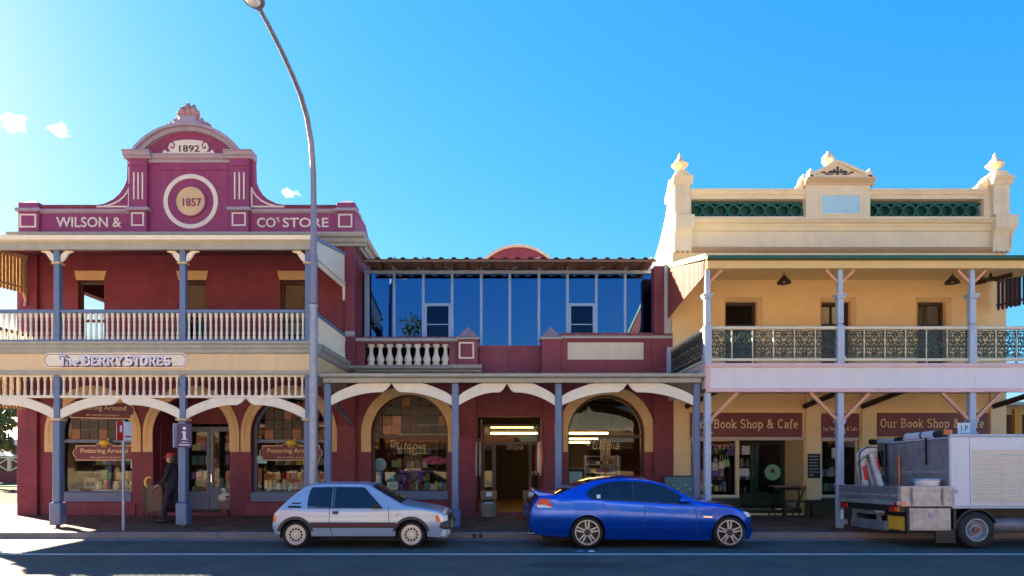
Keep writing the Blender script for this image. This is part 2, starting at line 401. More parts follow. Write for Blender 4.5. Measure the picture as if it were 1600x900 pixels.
# a small slab-serif and script stroke face
def A(cx, cy, rx, a0, a1, n=8, ry=None): return arcpts(cx, cy, rx, a0, a1, n, ry if ry is not None else rx)
GL = {  # strokes (cap height 1, x height .66), serif spots (x, y, half width), advance
 'O': ([A(.36, .5, .3, 0, 360, 18, .46)], [], .86),
 'u': ([[(.1, .63), (.1, .25)]+A(.28, .22, .18, 180, 300, 6, .19)+[(.5, .22)], [(.5, .63), (.5, .03)]], [(.06, .63, .08), (.45, .63, .09), (.53, .03, .08)], .74),
 'r': ([[(.14, .63), (.14, .03)], [(.14, .4)]+A(.34, .43, .2, 150, 50, 6, .19)], [(.1, .63, .1), (.15, .03, .16)], .6),
 'B': ([[(.12, .97), (.12, .03)], [(.12, .97), (.38, .97)]+A(.38, .75, .2, 80, -80, 8, .22)+[(.12, .53)], [(.36, .53)]+A(.38, .28, .24, 80, -80, 8, .25)+[(.12, .03)]], [(.06, .97, .1), (.06, .03, .1)], .84),
 'o': ([A(.29, .33, .23, 0, 360, 14, .3)], [], .7),
 'k': ([[(.12, .97), (.12, .03)], [(.5, .63), (.14, .27)], [(.26, .38), (.54, .03)]], [(.08, .97, .1), (.13, .03, .14), (.5, .63, .13), (.54, .03, .14)], .74),
 'S': ([A(.32, .74, .24, 20, 270, 10, .23)+A(.32, .27, .26, 90, -160, 10, .24)], [], .78),
 's': ([A(.24, .49, .17, 20, 270, 8, .15)+A(.24, .18, .18, 90, -160, 8, .16)], [], .58),
 'h': ([[(.12, .97), (.12, .03)], [(.12, .4)]+A(.32, .43, .19, 160, 0, 8, .2)+[(.51, .03)]], [(.08, .97, .1), (.13, .03, .14), (.52, .03, .14)], .74),
 'p': ([[(.12, .63), (.12, -.28)], A(.33, .33, .23, 150, -150, 12, .29)], [(.08, .63, .1), (.13, -.28, .15)], .74),
 '&': ([[(.72, .03), (.2, .68)]+A(.32, .8, .15, 200, -40, 8, .17)+[(.14, .36)]+A(.3, .25, .24, 170, 320, 8, .22)+[(.66, .52)]], [(.66, .52, .12), (.72, .03, .1)], .95),
 'C': ([A(.4, .5, .33, 50, 310, 14, .46)], [], .84),
 'a': ([A(.25, .44, .2, 150, 0, 6, .2)+[(.45, .08), (.52, .04)], A(.25, .2, .19, 0, 360, 10, .17)], [], .64),
 'f': ([[(.18, .03), (.18, .74)]+A(.33, .76, .15, 180, 40, 6, .21)], [(.18, .62, .17), (.18, .03, .15)], .52),
 'e': ([[(.08, .34), (.5, .34)]+A(.29, .33, .22, 5, 310, 12, .3)], [], .66),
 'T': ([[(.36, .97), (.36, .03)], [(.06, .95), (.66, .95)], [(.07, .97), (.07, .74)], [(.65, .97), (.65, .74)]], [(.36, .03, .15)], .76),
 'E': ([[(.12, .97), (.12, .03)], [(.12, .96), (.56, .96)], [(.12, .5), (.42, .5)], [(.12, .04), (.6, .04)], [(.56, .97), (.56, .76)], [(.59, .03), (.59, .25)]], [(.07, .97, .1), (.07, .03, .1)], .72),
 'R': ([[(.12, .97), (.12, .03)], [(.12, .97), (.36, .97)]+A(.36, .75, .22, 80, -80, 8, .22)+[(.12, .53)], [(.34, .53), (.62, .03)]], [(.07, .97, .1), (.12, .03, .14), (.64, .03, .1)], .8),
 'Y': ([[(.08, .97), (.37, .48), (.37, .03)], [(.66, .97), (.37, .48)]], [(.08, .97, .13), (.66, .97, .13), (.37, .03, .15)], .76),
 'U': ([[(.12, .97), (.1, .3)]+A(.33, .28, .23, 180, 340, 8, .25)+[(.6, .97)], [(.6, .97), (.58, .2), (.68, .03)]], [], .84),
 't': ([[(.2, .9), (.16, .2)]+A(.26, .16, .1, 180, 320, 5, .13), [(.02, .62), (.36, .62)]], [], .46),
 'i': ([[(.14, .6), (.12, .15), (.24, .04)], [(.18, .84), (.19, .9)]], [], .36)}
def strokes(s, w, serif=True, caps=1.0):
    mb = MB(); x = 0
    for ch in s:
        if ch == ' ': x += .42; continue
        st, sf, adv = GL[ch]
        for q in st: mb.ribbon([(x+p[0], p[1]) for p in q], w, 0, .02)
        if serif:
            for sx_, sy, hw in sf: mb.ribbon([(x+sx_-hw, sy), (x+sx_+hw, sy)], w*.85, 0, .021)
        x += adv
    mb.v = [(p[0], p[2], p[1]) for p in mb.v]      # lay flat like a text mesh
    return mb
# ------------------------------------------------------------------ ground
GZ = .15                                           # footpath height at the kerb
def stru(name, mb, m, parent=None): return part(name, mb, m, parent, kind='structure')
stru('ground', MB().add([(-700, -300, -.02), (700, -300, -.02), (700, 1200, -.02), (-700, 1200, -.02)], [(0, 1, 2, 3)]), M['ground'])
stru('road', MB().box(-120, 120, .2, 15.96, -.016, 0), M['asphalt'])
stru('road_marking', MB().box(-120, 120, 13.36, 13.47, .001, .005), M['line'])
stru('gutter', MB().box(-120, 120, 15.55, 15.959, .001, .006), M['kerb'])
kb = stru('kerb', MB().box(-120, 120, 15.96, 16.13, -.05, GZ-.02), M['kerb'])
km = MB().box(-.995, .995, 15.955, 16.14, 0, GZ); kme = km.mesh('kerb_stone', M['kerb'], shift=(0, 16.05, 0))
for i in range(17):
    o = link_obj('kerb_stone', kme, (-16+2*i, 16.05, 0), kb); bv = o.modifiers.new('b', 'BEVEL'); bv.width = .025; bv.segments = 2
fp = stru('footpath', MB().box(-60, 60, 16.13, 26, -.1, GZ-.012), M['paverjoint'])
stru('near_footpath', MB().box(-120, 120, -9, .2, -.1, .14), M['concrete'])
pv = MB(); y = 16.16; row = 0                          # brick pavers in running bond
while y < 20.75:
    x = -19.9+(.115 if row % 2 else 0)
    while x < 17:
        h = GZ+random.uniform(-.003, .003)
        pv.add([(x, y, h), (x+.222, y, h), (x+.222, y+.107, h), (x, y+.107, h), (x, y, h-.02), (x+.222, y, h-.02)], [(0, 1, 2, 3), (4, 5, 1, 0)])
        x += .23
    y += .115; row += 1
pvm = link_obj('paver', pv.mesh('paver', M['paver'], fix=False), (0, 0, 0), None); pvm.parent = fp
pvm.location = -fp.location; pvm['kind'] = 'stuff'
stru('side_street', MB().box(-70, -15.9, 26.01, 42, -.1, .1), M['ground'])
stru('lawn', MB().box(-90, -16, 42.01, 60, -.1, .16), M['grass'])

for x in (wx(741, 15.95), wx(751, 15.95)):
    part('drain_hole', MB().lathe([(0, 0), (.055, 0), (.055, .02), (0, .02)], (x, 15.945, .075), 14, 'y'), M['black'], kb)
for nm, lab, m_, px, py, w_ in (('paper_scrap', 'scrap of red paper lying by the white road line', 'redcap', 229, 864.5, .14), ('paper_scrap', 'scrap of blue paper lying on the road below the sedan', 'bluewrap', 906, 863, .16), ('paper_scrap', 'scrap of white paper lying on the road below the sedan', 'paper', 924, 863, .14)):
    d_ = F*CZ/(py-CY); x = wx(px, d_)
    o = part(nm, MB().add([(x-w_/2, d_, .008), (x+w_/2, d_-.03, .012), (x+w_*.4, d_+.1, .03), (x-w_*.3, d_+.12, .014), (x, d_+.05, .04)], [(0, 1, 4), (1, 2, 4), (2, 3, 4), (3, 0, 4)]), M[m_], None)
    o['label'] = lab; o['category'] = 'litter'
stru('road_patch', MB().plate([(wx(900, 12.1)+.9*cos(t*pi/8)*(1+.1*sin(t*2.3)), 12.05+.33*sin(t*pi/8)*(1+.1*cos(t*3.1))) for t in range(16)], .001, .004, mp=lambda u, v, w_: (u, v, w_)), M['tar'])
# baluster and post shapes
def balus(h, r, n=8): return MB().lathe([(r, 0), (r, .13*h), (r*.62, .16*h), (r*.95, .24*h), (r*.6, .34*h), (r*.7, .6*h), (r*.55, .7*h), (r*.9, .76*h), (r*.6, .8*h), (r, .85*h), (r, h)], n=n)

# ------------------------------------------------------------------ corner store (left)
LB = (-9.58, DW, GZ)
ls = thing('corner_store', 'maroon two storey corner store with plum parapet, arched pediment and balcony', 'building', LB)
L0, L1 = -14.66, -4.5
AC = [-12.46, -9.47, -6.49]                           # arch centres
ZS, RI = 2.63, 1.17
part('wall', MB().plate(rect(L0, L1, .1, 4.55), DW, DW+.42, [arch(AC[0], .75, ZS, RI), arch(AC[1], .2, ZS, RI), arch(AC[2], .75, ZS, RI)]), M['maroon'], ls)
UW = [(-12.53, .80), (-9.43, .82), (-6.36, .82)]
part('wall', MB().plate(rect(L0, L1, 4.55, 8.7), DW, DW+.3, [rect(c-w_/2, c+w_/2, 4.95, 7.3) for c, w_ in UW]), M['maroon'], ls)
part('side_wall', MB().plate([(DW+.3, .1), (34, .1), (34, 8.7), (DW+.3, 8.7)], L0, L0+.3, [[(22.6, 5.0), (25.5, 5.0), (25.5, 7.6), (22.6, 7.6)]], mp=lambda u, v, w: (w, u, v)), M['maroon'], ls)
part('side_wall', MB().plate([(DW+.421, .1), (34, .1), (34, 8.7), (DW+.421, 8.7)], L1-.3, L1, mp=lambda u, v, w: (w, u, v)), M['maroon'], ls)
part('back_wall', MB().box(L0+.3, L1-.3, 33.7, 34, .1, 8.7), M['maroon'], ls)
part('roof', MB().box(L0+.3, L1-.3, DW+.6, 33.7, 8.2, 8.35), M['rust_roof'], ls)
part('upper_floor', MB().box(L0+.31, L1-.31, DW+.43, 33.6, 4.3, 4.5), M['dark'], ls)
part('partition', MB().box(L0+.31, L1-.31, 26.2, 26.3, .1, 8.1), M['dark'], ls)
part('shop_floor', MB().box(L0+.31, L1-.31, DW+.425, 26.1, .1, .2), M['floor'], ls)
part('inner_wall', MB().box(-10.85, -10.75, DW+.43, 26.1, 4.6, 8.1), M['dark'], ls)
# piers and corner pilasters
part('pilaster', MB().box(L0-.04, X(62), DW-.13, DW-.002, .1, 4.4), M['maroon'], ls, bevel=.01)
part('pilaster', MB().box(X(540), L1+.03, DW-.13, DW-.002, .1, 8.35), M['maroon'], ls, bevel=.01)
part('pilaster', MB().box(L0-.04, X(62), DW-.13, DW-.002, 4.6, 8.35), M['maroon'], ls, bevel=.01)
part('impost_block', MB().box(X(541), L1+.04, DW-.15, DW-.132, Z(527), Z(519)), M['grey'], ls)
for c in (AC[0], AC[2]): part('stall_plinth', MB().box(c-1.3, c+1.3, DW-.05, DW-.002, .1, .53), M['maroonr'], ls, bevel=.01)
part('door_step', MB().box(AC[1]-1.16, AC[1]+1.16, DW-.12, DW+.3, .1, .235), M['maroonr'], ls, bevel=.01)
for i, c in enumerate(AC):
    r2 = RI+.30
    ring = [(c-r2, 2.07), (c-RI, 2.07), (c-RI, ZS)]+[(c-RI*cos(pi*k/22), ZS+RI*sin(pi*k/22)) for k in range(1, 22)]+[(c+RI, ZS), (c+RI, 2.07), (c+r2, 2.07), (c+r2, ZS)]+[(c+r2*cos(pi*k/22), ZS+r2*sin(pi*k/22)) for k in range(1, 22)]+[(c-r2, ZS)]
    part('arch_band', MB().plate(ring, DW-.045, DW-.002), M['archcream'], ls, bevel=.008)
    r3 = RI+.19
    part('arch_moulding', MB().ribbon([(c-r3, 2.3)]+[(c-r3*cos(pi*k/22), ZS+r3*sin(pi*k/22)) for k in range(23)]+[(c+r3, 2.3)], .035, DW-.06, DW-.046), M['archcream'], ls)
# shop windows
for c in (AC[0], AC[2]):
    fr = part('window', MB().plate(arch(c, .78, ZS, RI-.003), DW+.26, DW+.36, [arch(c, .86, ZS, RI-.09)]).box(c-1.08, c+1.08, DW+.27, DW+.35, 2.36, 2.46), M['blue'], ls)
    part('sill', MB().box(c-1.165, c+1.165, DW-.04, DW+.259, .56, .84), M['blue'], fr, bevel=.01)
    part('pane', MB().plate(arch(c, .85, ZS, RI-.085), DW+.30, DW+.308), M['glass'], fr)
    for k in range(6):
        for j in range(3):
            u = c-.84+k*.28; v = 2.47+j*.3
            if sqrt((u+.14-c)**2+max(0, v+.25-ZS)**2) < RI-.1:
                part('leadlight', MB().box(u+.012, u+.268, DW+.275, DW+.29, v+.012, v+.288), [M['amber'], M['umber'], M['olive']][(k*2+j*5+k*j) % 3], fr)
c = AC[1]                                            # recessed doorway
part('door_recess', MB().box(c-RI, c-RI+.03, DW+.421, DW+1.5, .2, 3.9).box(c+RI-.03, c+RI, DW+.421, DW+1.5, .2, 3.9).box(c-RI, c+RI, DW+1.5, DW+1.53, 3.0, 3.9), M['maroonr'], ls)
dr = part('door', MB().plate(rect(c-.05, c+.95, .21, 2.9), DW+1.42, DW+1.48, [rect(c+.07, c+.83, .9, 2.75)]), M['blue'], ls)
part('pane', MB().box(c+.07, c+.83, DW+1.445, DW+1.455, .9, 2.75), M['glass'], dr)
part('handle', MB().box(c+.0, c+.03, DW+1.37, DW+1.42, 1.1, 1.35), M['chrome'], dr)
sl_ = part('side_light', MB().plate(rect(c-1.13, c-.07, .21, 2.9), DW+1.42, DW+1.48, [rect(c-1.05, c-.15, .8, 2.75)]), M['blue'], ls)
part('pane', MB().box(c-1.05, c-.15, DW+1.445, DW+1.455, .8, 2.75), M['glass'], sl_)
# upstairs windows
for i, (c, w_) in enumerate(UW):
    fr = part('window', MB().plate(rect(c-w_/2+.002, c+w_/2-.002, 4.97, 7.29), DW+.12, DW+.2, [rect(c-w_/2+.07, c+w_/2-.07, 5.05, 6.05), rect(c-w_/2+.07, c+w_/2-.07, 6.13, 7.22)]), M['umber'], ls)
    part('pane', MB().box(c-w_/2+.06, c+w_/2-.06, DW+.155, DW+.163, 5.04, 7.23), M['glass'], fr)
    if i: part('blind', MB().box(c-w_/2+.08, c+w_/2-.08, DW+.205, DW+.215, 6.25 if i == 1 else 5.7, 7.21), M['blind'], fr)  # brown plate added behind the glass to lift the near-black opening
    a = [(c-.42, 7.3), (c+.42, 7.3), (c+.49, 7.58), (c-.49, 7.58)]
    part('lintel', MB().plate(a, DW-.05, DW-.002), M['archcream'], ls, bevel=.008)
    part('sill', MB().box(c-.5, c+.5, DW-.1, DW-.002, 4.87, 4.97), M['archcream'], ls, bevel=.008)
part('wall_skirting', MB().box(X(64), X(539), DW-.03, DW-.003, 4.75, 5.0), M['grey'], ls)
# cornice at the right corner, below the parapet
cp = [(DW-.002, 8.30), (DW-.14, 8.30), (DW-.16, 8.37), (DW-.22, 8.41), (DW-.26, 8.5), (DW-.34, 8.55), (DW-.37, 8.62), (DW-.37, 8.66), (DW-.002, 8.70)]
part('cornice', MB().mold([(DW-.15-(DW-.15-y_)*1.0 if y_ < DW-.15 else y_, z_) for y_, z_ in cp], L0-.2, L1+.36), M['grey'], ls)
part('cornice', MB().plate([(L1+(DW-y_), z_) for y_, z_ in cp], DW-.002, DW+4.2, mp=lambda u, v, w: (u, w, v)), M['grey'], ls)
# parapet wall and pediment
CPX = -9.50
yb, yf = DW+.25, DW
par = [(L0, 8.702), (L1, 8.702), (L1, Z(323)), (X(452), Z(323)), (X(440), Z(318))]
sc_ = [(X(452)-.0, Z(322))]
right = [(X(449), Z(321)), (X(432), Z(318)), (X(418), Z(311)), (X(408), Z(302)), (X(401), Z(291)), (X(397), Z(281)), (X(396), Z(248))]
left = [(2*CPX-p[0]-.0, p[1]) for p in right[::-1]]
outline = [(L0, 8.702), (L1, 8.702), (L1, Z(323))]+right+left+[(L0, Z(323))]
part('parapet', MB().plate(outline, yf, yb), M['plum'], ls)
part('parapet_return', MB().plate([(DW+.252, 8.7), (DW+3.6, 8.7), (DW+3.6, 9.25), (DW+2.1, 9.3), (DW+1.7, Z(323)), (DW+.252, Z(323))], L1-.25, L1, mp=lambda u, v, w: (w, u, v)), M['plum'], ls)
part('parapet_return', MB().plate([(DW+.252, 8.7), (DW+3.6, 8.7), (DW+3.6, 9.25), (DW+.252, Z(323))], L0, L0+.25, mp=lambda u, v, w: (w, u, v)), M['plum'], ls)
band = [(DW-.002, Z(334)), (DW-.05, Z(333)), (DW-.09, Z(330)), (DW-.09, Z(328)), (DW-.002, Z(326.5))]
part('string_course', MB().mold(band, X(63), X(203)), M['greyp'], ls)
part('string_course', MB().mold(band, X(393), X(528)), M['greyp'], ls)
for x0, x1 in ((X(62), X(150)), (X(445), X(530))): part('coping', MB().box(x0, x1, DW-.05, DW+.3, Z(324), Z(320.5)), M['mossy'], ls, bevel=.015)
# corner blocks with small pyramids
for x0, x1 in ((L0-.03, X(64)), (X(527), L1+.03)):
    bl = part('corner_block', MB().box(x0, x1, DW-.09, DW+.5, 8.71, Z(318)), M['plum'], ls, bevel=.01)
    part('block_moulding', MB().box(x0-.07, x1+.07, DW-.17, DW+.57, Z(332), Z(327)), M['greyp'], bl, bevel=.02)
    part('panel_outline', MB().plate(rect(x0+.05, x1-.08, Z(357), Z(336)), DW-.105, DW-.091, [rect(x0+.10, x1-.13, Z(357)+.045, Z(336)-.045)]), M['trim'], bl)
    xm = (x0+x1)/2; ym = DW+.2; a = .26; z0 = Z(318)
    part('pyramid_cap', MB().add([(xm-a, ym-a, z0), (xm+a, ym-a, z0), (xm+a, ym+a, z0), (xm-a, ym+a, z0), (xm, ym, z0+.17)], [(0, 1, 4), (1, 2, 4), (2, 3, 4), (3, 0, 4), (3, 2, 1, 0)]), M['pyramid'], bl)
# pediment pilasters
for x0, x1 in ((X(205), X(233)), (X(361), X(391))):
    pl_ = part('pediment_pilaster', MB().box(x0, x1, DW-.14, DW-.002, 8.71, Z(247)), M['plum'], ls, bevel=.008)
    for k in range(3):
        xm = x0+(.11+.13*k+.03)*(x1-x0)/.55
        part('flute_stripe', MB().box(xm, xm+.042, DW-.152, DW-.141, Z(314), Z(272.5)), M['trim'], pl_)
    part('pilaster_moulding', MB().box(x0-.06, x1+.08, DW-.22, DW-.003, Z(332), Z(326.5)), M['greyp'], pl_, bevel=.02)
    part('panel_outline', MB().plate(rect(x0+.08, x1-.08, Z(355.5), Z(334.5)), DW-.153, DW-.141, [rect(x0+.125, x1-.125, Z(355.5)+.045, Z(334.5)-.045)]), M['trim'], pl_)
    part('pilaster_cap', MB().mold([(DW+.2, Z(250.5)), (DW-.16, Z(250.5)), (DW-.18, Z(248)), (DW-.24, Z(246)), (DW-.27, Z(242)), (DW-.30, Z(241)), (DW-.30, Z(239.6)), (DW+.2, Z(239.2))], x0-.14, x1+.14), M['greyp'], pl_)
    part('neck_moulding', MB().box(x0-.02, x1+.02, DW-.17, DW-.003, Z(262), Z(259.8)), M['plum'], pl_)
part('entablature', MB().mold([(DW+.2, Z(254.5)), (DW-.03, Z(254.5)), (DW-.05, Z(251)), (DW-.11, Z(248.5)), (DW-.14, Z(245)), (DW-.16, Z(244)), (DW-.16, Z(243)), (DW+.2, Z(242.6))], X(233)-.0, X(361)), M['greyp'], ls)
part('neck_moulding', MB().box(X(233)+.005, X(361)-.005, DW-.03, DW-.003, Z(266), Z(263.5)), M['plum'], ls)
# segmental arch: chord at row 241 from 209 to 382, top at row 197
hw_, hh = (X(381)-X(210))/2, Z(197)-Z(241); R = (hw_**2+hh**2)/(2*hh); cz_ = Z(197)-R; an = math.degrees(math.asin(hw_/R))
xm = (X(381)+X(210))/2
outer = arcpts(xm, cz_, R, 90-an, 90+an, 28); Ri = R-.20; ani = math.degrees(math.acos((Z(242)-cz_)/Ri))
inner = arcpts(xm, cz_, Ri, 90+ani, 90-ani, 28)
part('tympanum', MB().plate(arcpts(xm, cz_, R-.02, 90-an, 90+an, 28), DW+.0, DW+.28), M['plum'], ls)
part('arch_cornice', MB().plate(outer+inner, DW-.14, DW-.002), M['greyp'], ls)
Ro = R+.012; part('arch_cornice', MB().plate(arcpts(xm, cz_, Ro, 90-an, 90+an, 28)+arcpts(xm, cz_, R-.075, 90+an, 90-an, 28), DW-.24, DW+.3), M['greyp'], ls)
# date cartouche
car = [(-.62, 0), (.62, 0), (.80, .02), (.78, .1), (.72, .16), (.66, .1), (.55, .09), (.62, .22), (.56, .36), (.42, .42), (.2, .455), (0, .46), (-.2, .455), (-.42, .42), (-.56, .36), (-.62, .22), (-.55, .09), (-.66, .1), (-.72, .16), (-.78, .1), (-.80, .02)]
ct = part('date_cartouche', MB().plate([(xm+u, Z(243)+v) for u, v in car], DW-.055, DW-.003), M['trim'], ls, bevel=.01)
for sg in (-1, 1): part('scroll', MB().ribbon([(xm+sg*(.50+(.13-.012*k)*cos(k*.62+.3)), Z(243)+.26+(.15-.012*k)*sin(k*.62+.3)) for k in range(11)], .04, DW-.062, DW-.056), M['plum'], ct)
part('date_numerals', fit(T['1892'], X(281.5), X(313), Z(238.5), Z(228.5), DW-.075, .02), M['darkbrown'], ct)
# roundel
rc = (X(298.5), Z(315))
part('ring', MB().plate(arcpts(*rc, .83, 0, 360, 48)[:-1], DW-.03, DW-.002, [arcpts(*rc, .70, 0, 360, 48)[:-1]]), M['trim'], ls)
rd = part('roundel', MB().plate(arcpts(*rc, .44, 0, 360, 36)[:-1], DW-.035, DW-.003), M['archcream'], ls)
part('roundel_bevel', MB().plate(arcpts(*rc, .485, 0, 360, 36)[:-1], DW-.06, DW-.003, [arcpts(*rc, .44, 0, 360, 36)[:-1]]), M['plum'], rd)
part('date_numerals', fit(T['1857'], X(286.5), X(315.5), Z(323), Z(310.5), DW-.055, .02), M['plum'], rd)
# scroll outlines each side
for sg in (-1, 1):
    c = lambda px: 2*CPX-X(px) if sg < 0 else X(px)
    cur = [(c(393), Z(293.5)), (c(396), Z(300)), (c(401), Z(307)), (c(409), Z(314)), (c(419), Z(319)), (c(432), Z(322.5))]
    part('scroll_outline', MB().ribbon([(c(393.5), Z(323)), (c(393.5), Z(293))], .05, DW-.02, DW-.003).ribbon(cur, .045, DW-.021, DW-.003).ribbon([(c(392.5), Z(323)), (c(444), Z(323))], .045, DW-.022, DW-.003), M['trim'], ls)
part('lettering', fit(T['WILSON &'], X(88.5), X(190), Z(355.5), Z(339.5), DW-.03, .028), M['trim'], ls)
part('lettering', fit(T['CO'], X(402), X(431), Z(355.5), Z(340.5), DW-.03, .028), M['trim'], ls)
part('lettering', fit(T["'S"], X(431.5), X(437), Z(347), Z(340), DW-.03, .028), M['trim'], ls)
part('lettering', fit(T['STORE'], X(442), X(513.5), Z(355.5), Z(340.5), DW-.03, .028), M['trim'], ls)
# acroterion
ac = part('finial_base', MB().plate([(xm-.62, Z(199)), (xm+.62, Z(199)), (xm+.50, Z(195)), (xm+.30, Z(190)), (xm+.24, Z(183)), (xm-.24, Z(183)), (xm-.3, Z(190)), (xm-.5, Z(195))], DW-.12, DW+.22), M['greyp'], ls, bevel=.03)
for u, z_, ln, tl, wd in ((0, Z(184), .48, 0, .13), (-.09, Z(184), .40, -16, .12), (.10, Z(184), .42, 12, .13), (-.16, Z(185), .3, -34, .1), (.18, Z(185), .28, 30, .1), (0, Z(184), .26, 5, .1),
                          (-.33, Z(193), .2, -30, .09), (.33, Z(193), .2, 30, .09), (-.47, Z(196), .16, -55, .08), (.47, Z(196), .16, 55, .08), (-.56, Z(197.5), .12, -70, .07), (.56, Z(197.5), .12, 70, .07)):
    t_ = radians(tl); pts = [(xm+u+sin(t_)*ln*q+.03*sin(q*5)*(1 if u >= 0 else -1), DW+.05-.10*sin(pi*q)*(.6 if abs(u) > .2 else 1), z_+cos(t_)*ln*q) for q in (0, .2, .4, .6, .8, 1)]
    part('finial_leaf', MB().tube(pts, [wd*q for q in (.7, 1, .95, .75, .5, .12)], 7), M['terracotta'], ac, smooth=True)
# ---- balcony and verandah of the corner store
PX = [-14.34, -11.19, -8.03, -4.88]
part('verandah_roof', MB().plate([(DP-.05, 7.36), (DW-.003, 8.06), (DW-.003, 8.12), (DP-.05, 7.42)], -14.5, -4.76, mp=lambda u, v, w: (w, u, v)), M['plumroof'], ls)
part('gutter', MB().mold([(DP-.2, 7.30), (DP-.06, 7.28), (DP-.06, 7.40), (DP-.22, 7.40)], -14.55, -4.72), M['white'], ls)
part('eaves_beam', MB().box(-14.45, -4.80, DP-.055, DP+.06, 7.10, 7.355), M['grey'], ls, bevel=.008)
part('side_beam', MB().box(-4.86, -4.80, DP+.061, DW-.003, 7.10, 7.3), M['grey'], ls)
pm_low = MB().box(-.14, .14, -.14, .14, .06, .62).box(-.05, .05, -.05, .05, 0, .06).box(-.095, .095, -.095, .095, .62, 2.68).add([], [])
pm_mid = MB().box(-.14, .14, -.14, .14, 2.68, 2.73)
pm_up = MB().box(-.07, .07, -.07, .07, 2.73, 7.10-GZ-.002)
pml = pm_low.mesh('post', M['blue']); pmu = pm_up.mesh('post', M['blue']); pmc = pm_mid.mesh('post_cap', M['archcream']); pmc2 = MB().box(-.11, .11, -.11, .11, 0, .045).mesh('post_cap', M['archcream'])
for x in PX:
    p = link_obj('post', pml, (x, DP+.1, GZ), ls); link_obj('post_shaft', pmu, (x, DP+.1, GZ), p); link_obj('post_cap', pmc, (x, DP+.1, GZ), p); link_obj('post_cap', pmc2, (x, DP+.1, 6.76), p)
    for q in (p,): bv = q.modifiers.new('b', 'BEVEL'); bv.width = .02; bv.segments = 1
p = part('corner_post', MB().box(-4.80, -4.70, DP+.0, DP+.28, GZ, 7.09), M['blue'], ls, bevel=.01)
br = [(.075, 6.80), (.16, 6.86), (.2, 6.95), (.27, 7.04), (.40, 7.095), (.27, 7.095), (.17, 7.07), (.10, 6.99), (.075, 6.93)]
br = [(.075, 6.805), (.17, 6.86), (.235, 6.95), (.29, 7.04), (.40, 7.07), (.40, 7.097), (.20, 7.097), (.10, 7.02), (.075, 6.94)]
for x in PX:
    for sg in (1, -1):
        if (x == PX[0] and sg < 0) or (x == PX[3] and sg > 0): continue
        part('bracket', MB().plate([(x+sg*u, v) for u, v in br], DP+.06, DP+.12), M['white'], ls, bevel=.008)
def ogee(x0, x1, y0, y1, zt, zb, zpt, zpb, parent, m, nm='arch_bracket'):
    """two ogee boards that meet in a cusp at the middle of a bay"""
    h = (x1-x0)/2; n = 14
    for sg, o in ((1, x0), (-1, x1)):
        top, bot = [], []
        for i in range(n+1):
            s = i/n
            tz = zpt+(zt-zpt)*min(1, (s/.46))**.75
            bz = zpb+(zb-zpb)*(1-(1-min(1, s/.80))**1.9)
            if s > .86: bz += (zt-.004-bz)*((s-.86)/.14)**1.5
            top.append((o+sg*h*s, tz)); bot.append((o+sg*h*s, bz))
        part(nm, MB().plate(bot+top[::-1], y0, y1), m, parent, bevel=.006)
for i in range(3): ogee(PX[i]+.075, PX[i+1]-.075, DP+.06, DP+.13, wz(621.5, DP), wz(632.5, DP), wz(640, DP), wz(655, DP), ls, M['white'])
# floor edge, fascia, frieze
part('floor_moulding', MB().mold([(DP-.02, 4.50), (DP-.05, 4.54), (DP-.05, 4.60), (DP-.10, 4.64), (DP-.10, 4.70), (DP-.16, 4.74), (DP-.16, 4.79), (DP+.3, 4.79), (DP+.3, 4.5)], -14.6, -4.68), M['grey'], ls)
part('floor_moulding', MB().plate([(-4.68+.0, 4.50), (-4.66, 4.54), (-4.64, 4.62), (-4.60, 4.68), (-4.58, 4.79), (-4.8, 4.79), (-4.8, 4.5)], DP+.301, DW-.14, mp=lambda u, v, w: (u, w, v)), M['grey'], ls)
part('balcony_floor', MB().box(-14.5, -4.81, DP+.301, DW-.003, 4.55, 4.75), M['maroonr'], ls)
part('fascia_board', MB().box(-14.5, -4.72, DP-.0, DP+.05, 4.075, 4.498), M['cream'], ls, bevel=.008)
part('side_fascia', MB().box(-4.76, -4.71, DP+.29, DW-.14, 3.75, 4.498), M['cream'], ls)
part('fascia_moulding', MB().mold([(DP-.03, 3.97), (DP-.05, 4.02), (DP-.05, 4.07), (DP+.06, 4.07), (DP+.06, 3.97)], -14.5, -4.72), M['grey'], ls)
part('frieze_rail', MB().box(-14.4, -4.83, DP+.05, DP+.13, 3.93, 3.968), M['white'], ls)
part('frieze_rail', MB().box(-14.4, -4.83, DP+.05, DP+.13, 3.40, 3.465), M['white'], ls, bevel=.008)
bm_ = balus(.465, .042).mesh('frieze_baluster', M['white'], 60)
bu_ = balus(.66, .040).mesh('baluster', M['white'], 60)
for i in range(3):
    a, b = PX[i]+.07, PX[i+1]-.07
    n = 18; rep('frieze_baluster', bm_, [(a+(b-a)*(k+.5)/n, DP+.09, 3.465) for k in range(n)], ls)
    n = 22; rep('baluster', bu_, [(a+(b-a)*(k+.5)/n, DP+.1, 4.87) for k in range(n)], ls)
    part('hand_rail', MB().box(a, b, DP+.05, DP+.15, 5.53, 5.625), M['blue'], ls, bevel=.015)
    part('foot_rail', MB().box(a, b, DP+.06, DP+.14, 4.815, 4.87), M['blue'], ls, bevel=.008)
for x in (-14.34, -4.78):
    rep('baluster', bu_, [(x, DP+.35+k*.15, 4.87) for k in range(22)], ls)
    part('hand_rail', MB().box(x-.05, x+.05, DP+.29, DW-.14, 5.53, 5.625), M['blue'], ls, bevel=.015)
    part('foot_rail', MB().box(x-.04, x+.04, DP+.29, DW-.14, 4.815, 4.87), M['white'], ls)
